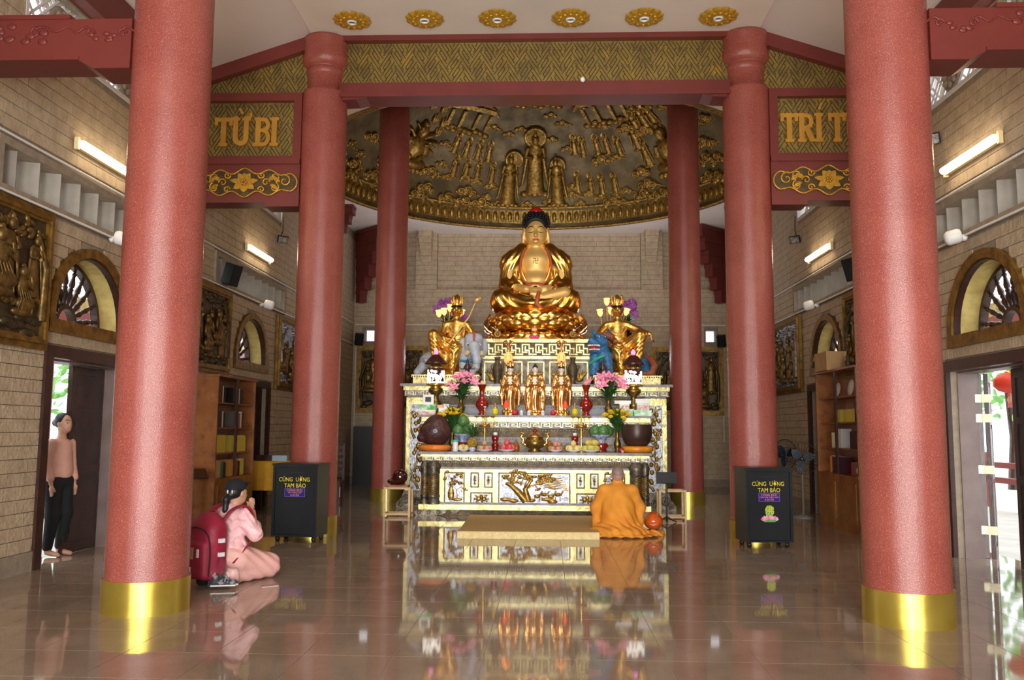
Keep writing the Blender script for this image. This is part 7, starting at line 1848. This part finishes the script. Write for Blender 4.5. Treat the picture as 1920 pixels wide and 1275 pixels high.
t = thing('cardboard_box', 'open brown cardboard box on top of the right bookcase', 'box', (4.84, 14.1, 2.481)); M['card'] = mat('cardboard', (184, 146, 100), (170, 130, 86), 6, .8)
MB().box(-.16, .16, -.3, .3, 0, .3).build('carton', 'card', t, local=True); MB().box(-.16, .16, -.02, .02, .295, .305, M=T(0, 0, 0)).build('tape', mat('tape', (206, 174, 128), None, rough=.4), t, local=True); MB().box(-.16, .16, 0, .14, 0, .006, M=T(0, .3, .3) @ R('X', -.9)).build('flap', 'card', t, local=True)
lathed('dark_figurine', 'small dark figurine beside the cardboard box on the right bookcase', 'figurine', (4.93, 13.55, 2.481), [(.05, 0), (.06, .02), (.03, .05), (.05, .1), (.025, .15), (.035, .19), (.0, .23)], 'bronze', 14)
# table with yellow cloth, dark lectern, fans, extinguisher
t = thing('side_table', 'dark table beyond the left bookcase draped with yellow cloth', 'table', (-4.55, 15.4, 0))
MB().box(-5.1, -3.95, 15.05, 15.75, .86, .9).build('table_top', 'wood', t)
for x in (-5.05, -4.0):
    for y in (15.1, 15.7): MB().box(x - .03, x + .03, y - .03, y + .03, 0, .86).build('leg', 'wood', t)
M['yellowcloth'] = mat('yellow_cloth', (214, 160, 40), (196, 140, 30), 4, .8)
cl = MB(); n = 40; v = []; f = []
for i in range(n + 1):
    x = -5.12 + 1.19 * i / n; w = .012 * sin(i * 1.3)
    v += [(x, 15.75, .905), (x, 15.03, .905), (x, 15.015 + w, .88), (x, 15.0 + w * 1.6, .4 - .14 * max(0, i / n - .75) * 4 * .3)]
for i in range(n):
    for j in range(3): q = 4 * i + j; f.append((q, q + 1, q + 5, q + 4))
tag(cl.add(v, f, True).build('table_cloth', 'yellowcloth'), 'yellow cloth hanging over the front of the dark side table', 'tablecloth')
lathed('candle_tube', 'tall pale candle tube on the yellow-clothed side table', 'candle', (-4.25, 15.2, .906), [(.03, 0), (.035, .01), (.025, .03), (.025, .3), (.04, .32), (.04, .36), (0, .38)], 'china', 14)
pack('small light blue packet on the yellow-clothed side table', -4.55, 15.25, .906, .26, .14, .1, mat('light_blue_card', (150, 184, 204), None, rough=.5))
pack('dark carved box on the yellow-clothed side table', -4.85, 15.35, .906, .3, .2, .1, 'wood')
t = thing('lectern', 'small dark wooden lectern beside the left bookcase', 'lectern', (-4.86, 12.1, 0), .5)
MB().box(-.22, .22, -.16, .16, 0, .03, M=T(0, 0, .82) @ R('X', .35)).build('desk', 'wood', t, local=True); MB().box(-.04, .04, -.04, .04, .04, .82).build('post', 'wood', t, local=True); MB().box(-.18, .18, -.14, .14, 0, .045).build('foot', 'wood', t, local=True)
M['fanblk'] = mat('dark_blue_plastic', (24, 30, 40), None, rough=.35)
for i, (x, y, z, a) in enumerate(((4.5, 15.75, 1.08, .5), (4.72, 15.4, 1.02, -.3))):
    t = thing('pedestal_fan', ('left-hand' if i == 0 else 'right-hand') + ' dark pedestal fan of the pair beside the right bookcase', 'fan', (x, y, 0), a, group='pedestal fans')
    MB().lathe([(.2, 0), (.2, .02), (.05, .05), (.02, .07), (.016, z - .1)], seg=20).build('stand', mat('fan_grey', (120, 116, 112), None, rough=.4) if i == 0 else bpy.data.materials['fan_grey'], t, local=True)
    cg = MB()
    for k in range(28): q = 2 * pi * k / 28; cg.tube([(.04 * cos(q), -.09, z + .04 * sin(q)), (.2 * cos(q), -.085, z + .2 * sin(q)), (.27 * cos(q), -.03, z + .27 * sin(q)), (.2 * cos(q), .03, z + .2 * sin(q))], .0028, 4)
    for r in (.14, .275): cg.tube([(r * cos(q), -.088 if r < .2 else -.03, z + r * sin(q)) for q in [2 * pi * k / 30 for k in range(30)]], .006 if r > .2 else .003, 6, closed=True)
    cg.build('cage', 'fanblk', t, local=True)
    for k in range(3):
        MB().prism(petal_poly(0, 0, k * 2.094 + .3, .235, .075), -.006, .0, 'xz', M=T(0, -.03, z) @ R('Y', 0)).build('blade', mat('blue_blade', (34, 50, 66), None, rough=.5) if i == 0 and k == 0 else bpy.data.materials['blue_blade'], t, local=True)
    MB().ell((0, .06, z), (.07, .1, .07), 12, 8).ell((0, -.09, z), (.035, .012, .035), 10, 6).build('motor', 'fanblk', t, local=True)
t = lathed('fire_extinguisher', 'red fire extinguisher on the floor behind the left middle column', 'fire extinguisher', (-4.05, 17.6, 0), [(.0, 0), (.07, 0), (.075, .02), (.075, .38), (.04, .44), (.025, .46)], mat('fire_red', (176, 24, 24), None, rough=.3), 18)
MB().box(-.06, .06, -.015, .015, .46, .5).tube([(.03, 0, .46), (.1, 0, .42), (.1, 0, .25)], .01, 6).build('valve', 'black', t, local=True); MB().lathe([(.0765, .1), (.0765, .3)], seg=18, cap=False).build('label_band', 'china', t, local=True)
# ================================================================ WALL RELIEFS
def m_kneel():
    mb = MB(); mb.ell((0, .3, .06), (.055, .07, .06), 10, 8); mb.ell((0, .37, .05), (.04, .035, .04), 8, 6)
    mb.ell((0, .13, .05), (.1, .14, .07), 12, 8); mb.ell((.06, -.08, .06), (.17, .1, .08), 12, 8); mb.ell((.02, -.18, .05), (.2, .06, .07), 12, 8)
    for s in (0, .05): mb.tube([(-.02 + s, .2, .1), (.1, .1 + s, .13), (.08, .24, .13)], [.03, .028, .02], 6)
    for k in range(5): mb.tube([(-.1 + .04 * k, .1, .09), (-.08 + .05 * k, -.04, .12), (-.12 + .07 * k, -.18, .1)], .01, 5)
    return mb.mesh('kneeling_figure')
KN = m_kneel(); BARE = m_figure(9, halo=False)
def wall_relief(label, origin, right, w, h, seed, ground, hi, frame='frame', nfig=8):
    """origin = centre on the wall; right = unit vector along picture x"""
    rnd = random.Random(seed); r = Vector(right); u = Vector((0, 0, 1)); n = r.cross(u)
    t = thing('wall_relief', label, 'relief', origin, group='wall reliefs')
    F = Matrix.Translation(origin) @ Matrix((r, u, n)).transposed().to_4x4()
    MB().box(-w / 2, w / 2, -h / 2, h / 2, .0, .03).xf(F).build('ground_plate', ground, t)
    fr = MB()
    for a, b, z in ((0, .06, .05), (.06, .1, .085), (.1, .13, .06)):
        W_, H_ = w / 2 - .0, h / 2 - .0
        for q in ((-W_ + a, -W_ + b, -H_ + a, H_ - a), (W_ - b, W_ - a, -H_ + a, H_ - a), (-W_ + a, W_ - a, -H_ + a, -H_ + b), (-W_ + a, W_ - a, H_ - b, H_ - a)): fr.box(*q, .0, z)
    fr.xf(F).build('frame', frame, t)
    for k in range(nfig):
        x = (-.5 + (k + .5) / nfig) * (w - .4) + rnd.uniform(-.05, .05); y = rnd.uniform(-.16, .12) * h + (.08 * h if k % 2 else -.12 * h); s = rnd.uniform(.85, 1.15) * h * .62
        me = (KN if k % 2 == 0 else BARE); s_ = s if k % 2 else s * 1.1
        o = link(me.name, me, hi, t); o.matrix_basis = F @ T(x, y, .03) @ S(s_ * (1 if rnd.random() < .5 else -1), s_, s_ * .8)
    fo = MB()
    for k in range(40): fo.ell((rnd.uniform(-w / 2 + .16, w / 2 - .16), h / 2 - rnd.uniform(.16, .36), .035), (.06, .035, .03), 7, 5, M=R('Z', rnd.uniform(-1, 1)))
    fo.xf(F).build('foliage', hi, t)
    ro = MB()
    for k in range(26): ro.ell((rnd.uniform(-w / 2 + .16, w / 2 - .16), -h / 2 + rnd.uniform(.14, .3), .03), (.11, .055, .04), 8, 6)
    ro.xf(F).build('rocks', ground, t)
    tr_ = MB(); branchy_pts = [(-w * .42, -h * .3, .05), (-w * .44, 0, .06), (-w * .38, h * .2, .05), (-w * .25, h * .36, .04)]
    tr_.tube(branchy_pts, [.05, .045, .04, .02], 7).xf(F).build('tree', hi, t); MB().tube([(w * .42, -h * .3, .05), (w * .43, .1, .06), (w * .36, h * .34, .04)], [.05, .04, .02], 7).xf(F).build('tree', hi, t)
XL = 5.135
wall_relief('gilt-framed bronze relief of kneeling disciples at the left edge, before the door', (-XL, 7.82, 3.03), (0, 1, 0), 1.98, 1.47, 1, 'bronze', 'bronzem')
wall_relief('dark bronze relief above the left bookcase, left of the second arched window', (-XL, 12.82, 3.06), (0, 1, 0), 2.4, 1.4, 2, 'bronze', 'bronze')
wall_relief('silvery relief with gilt frame on the left wall beyond the second arched window', (-XL, 17.8, 3.0), (0, 1, 0), 2.5, 1.48, 3, 'silver', 'silver')
wall_relief('dark bronze relief above the right bookcase, nearer than the second arched window', (XL, 12.9, 3.05), (0, -1, 0), 2.5, 1.4, 4, 'bronze', 'bronze')
wall_relief('silvery relief with gilt frame on the right wall beyond the second arched window', (XL, 17.75, 3.01), (0, -1, 0), 2.3, 1.5, 5, 'silver', 'silver')
wall_relief('bronze relief on the back wall behind the farthest left column', (-4.05, YB - .13, 2.85), (1, 0, 0), 1.95, 1.85, 6, 'bronze', 'bronze')
wall_relief('bronze relief on the back wall behind the farthest right column', (4.02, YB - .13, 2.83), (1, 0, 0), 1.95, 1.85, 7, 'bronze', 'bronze')
# ================================================================ SPEAKERS, SENSOR LAMPS, FLOODLIGHTS
def speaker(label, p, rz, s=1):
    t = thing('loudspeaker', label, 'speaker', p, rz, group='loudspeakers'); mm = R('X', .3)
    MB().box(-.11 * s, .11 * s, -.24 * s, -.06 * s, -.18 * s, .18 * s, M=mm).build('cabinet', 'black', t, local=True); MB().box(-.1 * s, .1 * s, -.25 * s, -.24 * s, -.17 * s, .17 * s, M=mm).build('grille', 'capblack', t, local=True); MB().box(-.03, .03, -.1 * s, .0, -.03, .03).build('bracket', 'black', t, local=True)
speaker('black loudspeaker on the left wall by the farther vent', (-5.13, 13.75, 4.05), pi / 2 - .3); speaker('black loudspeaker on the right wall by the farther vent', (5.13, 13.4, 4.08), -pi / 2 + .3)
speaker('black loudspeaker in the back left corner beside the small window', (-5.02, YB - .14, 3.98), .5, .9); speaker('black loudspeaker in the back right corner beside the small window', (5.0, YB - .14, 3.96), -.5, .9)
for sg, wd in ((-1, 'left'), (1, 'right')):
    for mi, y in enumerate((10.0, 15.5)):
        t = thing('wall_sensor', 'white swivel sensor lamp on the %s wall by the %s arched window' % (wd, ('nearer', 'farther')[mi]), 'sensor', (sg * 5.13, y, 3.76), group='swivel sensor lamps')
        MB().lathe([(0, -.09), (.06, -.085), (.085, -.05), (.085, .06), (.07, .09), (0, .1)], seg=20, M=T(-sg * .2, -.04, 0) @ R('Y', sg * 1.3) @ R('X', .3)).build('head', 'white', t, local=True)
        MB().tube([(0, .06, .02), (-sg * .08, .05, .02), (-sg * .13, .0, .01)], .018, 8).ell((-sg * .02, .06, .02), .04, 10, 8).build('arm', 'white', t, local=True)
for sg, wd, y, z, nr in ((1, 'right', 16.7, 5.3, 'farther'), (1, 'right', 10.75, 5.25, 'nearer'), (-1, 'left', 16.6, 5.3, 'farther')):
    t = thing('floodlight', 'small dark floodlight hanging by a wire on the %s wall, %s one' % (wd, nr), 'floodlight', (sg * 5.12, y, z), group='wall floodlights')
    MB().box(-.1, .1, -.05, .0, -.07, .07, M=R('Z', sg * -.6) @ R('X', .5) @ T(0, -.12, 0)).build('housing', 'black', t, local=True); MB().box(-.09, .09, -.056, -.05, -.06, .06, M=R('Z', sg * -.6) @ R('X', .5) @ T(0, -.12, 0)).build('glass', 'silver', t, local=True); MB().tube([(0, 0, .0), (-sg * .02, .05, .15), (0, .1, .3), (0, .08, .44)], .008, 6).build('wire', 'black', t, local=True)
# ================================================================ OUTSIDE
M['pave'] = mat('pale_paving', (206, 204, 196), (190, 188, 180), 2, .7)
for sg, wd in ((-1, 'left'), (1, 'right')):
    o = MB().box(*sorted((sg * 5.55, sg * 30)), -10, 40, -.25, -.02).build('ground_' + wd, 'pave'); o['kind'] = 'structure'
def tree(label, x, y, h, r, seed):
    rnd = random.Random(seed); t = thing('tree', label, 'tree', (x, y, 0), group='trees outside')
    MB().tube([(0, 0, -.02), (.1, .05, h * .3), (.0, .1, h * .6)], [.16, .12, .08], 8).build('trunk', 'wood', t, local=True)
    c = MB()
    for k in range(500):
        d = Vector((rnd.gauss(0, 1), rnd.gauss(0, 1), rnd.gauss(0, 1))).normalized() * r * rnd.uniform(.5, 1); c.merge(leafm(.3, .07, .08), T(d.x, d.y, h * .75 + d.z * .8) @ Euler((rnd.uniform(0, 6), rnd.uniform(0, 6), rnd.uniform(0, 6))).to_matrix().to_4x4())
    o = c.build('foliage', 'leafbright', t, local=True); o['kind'] = 'stuff'
M['leafbright'] = mat('sunlit_leaf', (150, 200, 120), (110, 170, 90), 3, .5)
tree('leafy tree outside the right door', 12.8, 23.8, 4.6, 2.2, 1); tree('leafy tree outside the left door', -13.0, 21.8, 4.6, 2.2, 2)
t = thing('red_railing', 'dark red wooden railing outside the right door', 'railing', (9.3, 17, 0))
M['railred'] = mat('railing_red', (150, 60, 54), None, rough=.5)
for z in (.55, .85): MB().box(9.25, 9.35, 13.5, 19.5, z - .05, z + .06).build('rail', 'railred', t)
for y in (13.6, 15.2, 16.8, 18.4): MB().box(9.2, 9.4, y - .1, y + .1, -.03, 1.1).build('post', 'railred', t)
t = thing('red_lantern', 'round red paper lantern hanging outside the right door', 'lantern', (8.1, 14.9, 2.35))
MB().lathe([(.06, -.17), (.16, -.14), (.24, -.05), (.24, .05), (.16, .14), (.06, .17)], seg=20, lobes=10, amp=.04).build('globe', mat('red_paper', (226, 60, 30), None, rough=.5), t, local=True)
MB().lathe([(.07, .16), (.07, .2), (0, .2)], seg=12).tube([(0, 0, .2), (0, 0, 1.2)], .006, 5).build('cap', 'brasslt', t, local=True)
for k in range(6): MB().tube([(.03 * cos(k), .03 * sin(k), -.17), (.035 * cos(k), .035 * sin(k), -.42)], .008, 5).build('tassel', 'f_pitaya', t, local=True)

for sg, wd in ((-1, 'left'), (1, 'right')):
    t = thing('outer_eave', 'red and yellow eave of the gallery outside the %s arched windows' % wd, 'eave', (sg * 8.2, 13, 3.1))
    MB().box(*sorted((sg * 8.1, sg * 8.4)), 6, 24, 3.1, 3.55).build('fascia', 'railred', t)
    MB().box(*sorted((sg * 8.15, sg * 8.35)), 6, 24, 3.56, 3.8).build('frieze', 'reveal', t)
    for k in range(7): MB().lathe([(.16, -.02), (.16, 3.1)], c=(sg * 8.25, 6.2 + 2.6 * k, 0), seg=16).build('gallery_post', 'railred', t)
t = thing('equipment_cabinet', 'dark equipment cabinet in the back left corner beneath the relief', 'cabinet', (-4.35, 23.0, 0))
MB().box(-4.95, -3.75, 22.75, 23.25, 0, 1.55).build('body', 'steelblk', t)
for k in range(2): MB().box(-4.93 + .6 * k, -4.37 + .6 * k, 22.73, 22.75, .05, 1.5).build('door', 'black', t)
MB().ell((-4.0, 22.725, 1.35), .012, 8, 6).build('indicator_light', glowm('red_led', (255, 60, 60), 3), t)
t = thing('stacked_stool', 'dark wooden stool beside the side table behind the left donation box', 'stool', (-3.95, 16.4, 0))
MB().box(-4.2, -3.7, 16.2, 16.6, .44, .5).build('seat', 'wood', t)
for x in (-4.16, -3.74):
    for y in (16.24, 16.56): MB().box(x - .025, x + .025, y - .025, y + .025, 0, .44).build('leg', 'wood', t)
for k in range(5): MB().box(-4.2, -3.7, 16.56, 16.6, .62 + .12 * k, .68 + .12 * k).build('back_slat', 'wood', t)
for x in (-4.18, -3.72): MB().box(x - .02, x + .02, 16.56, 16.6, .5, 1.2).build('back_post', 'wood', t)
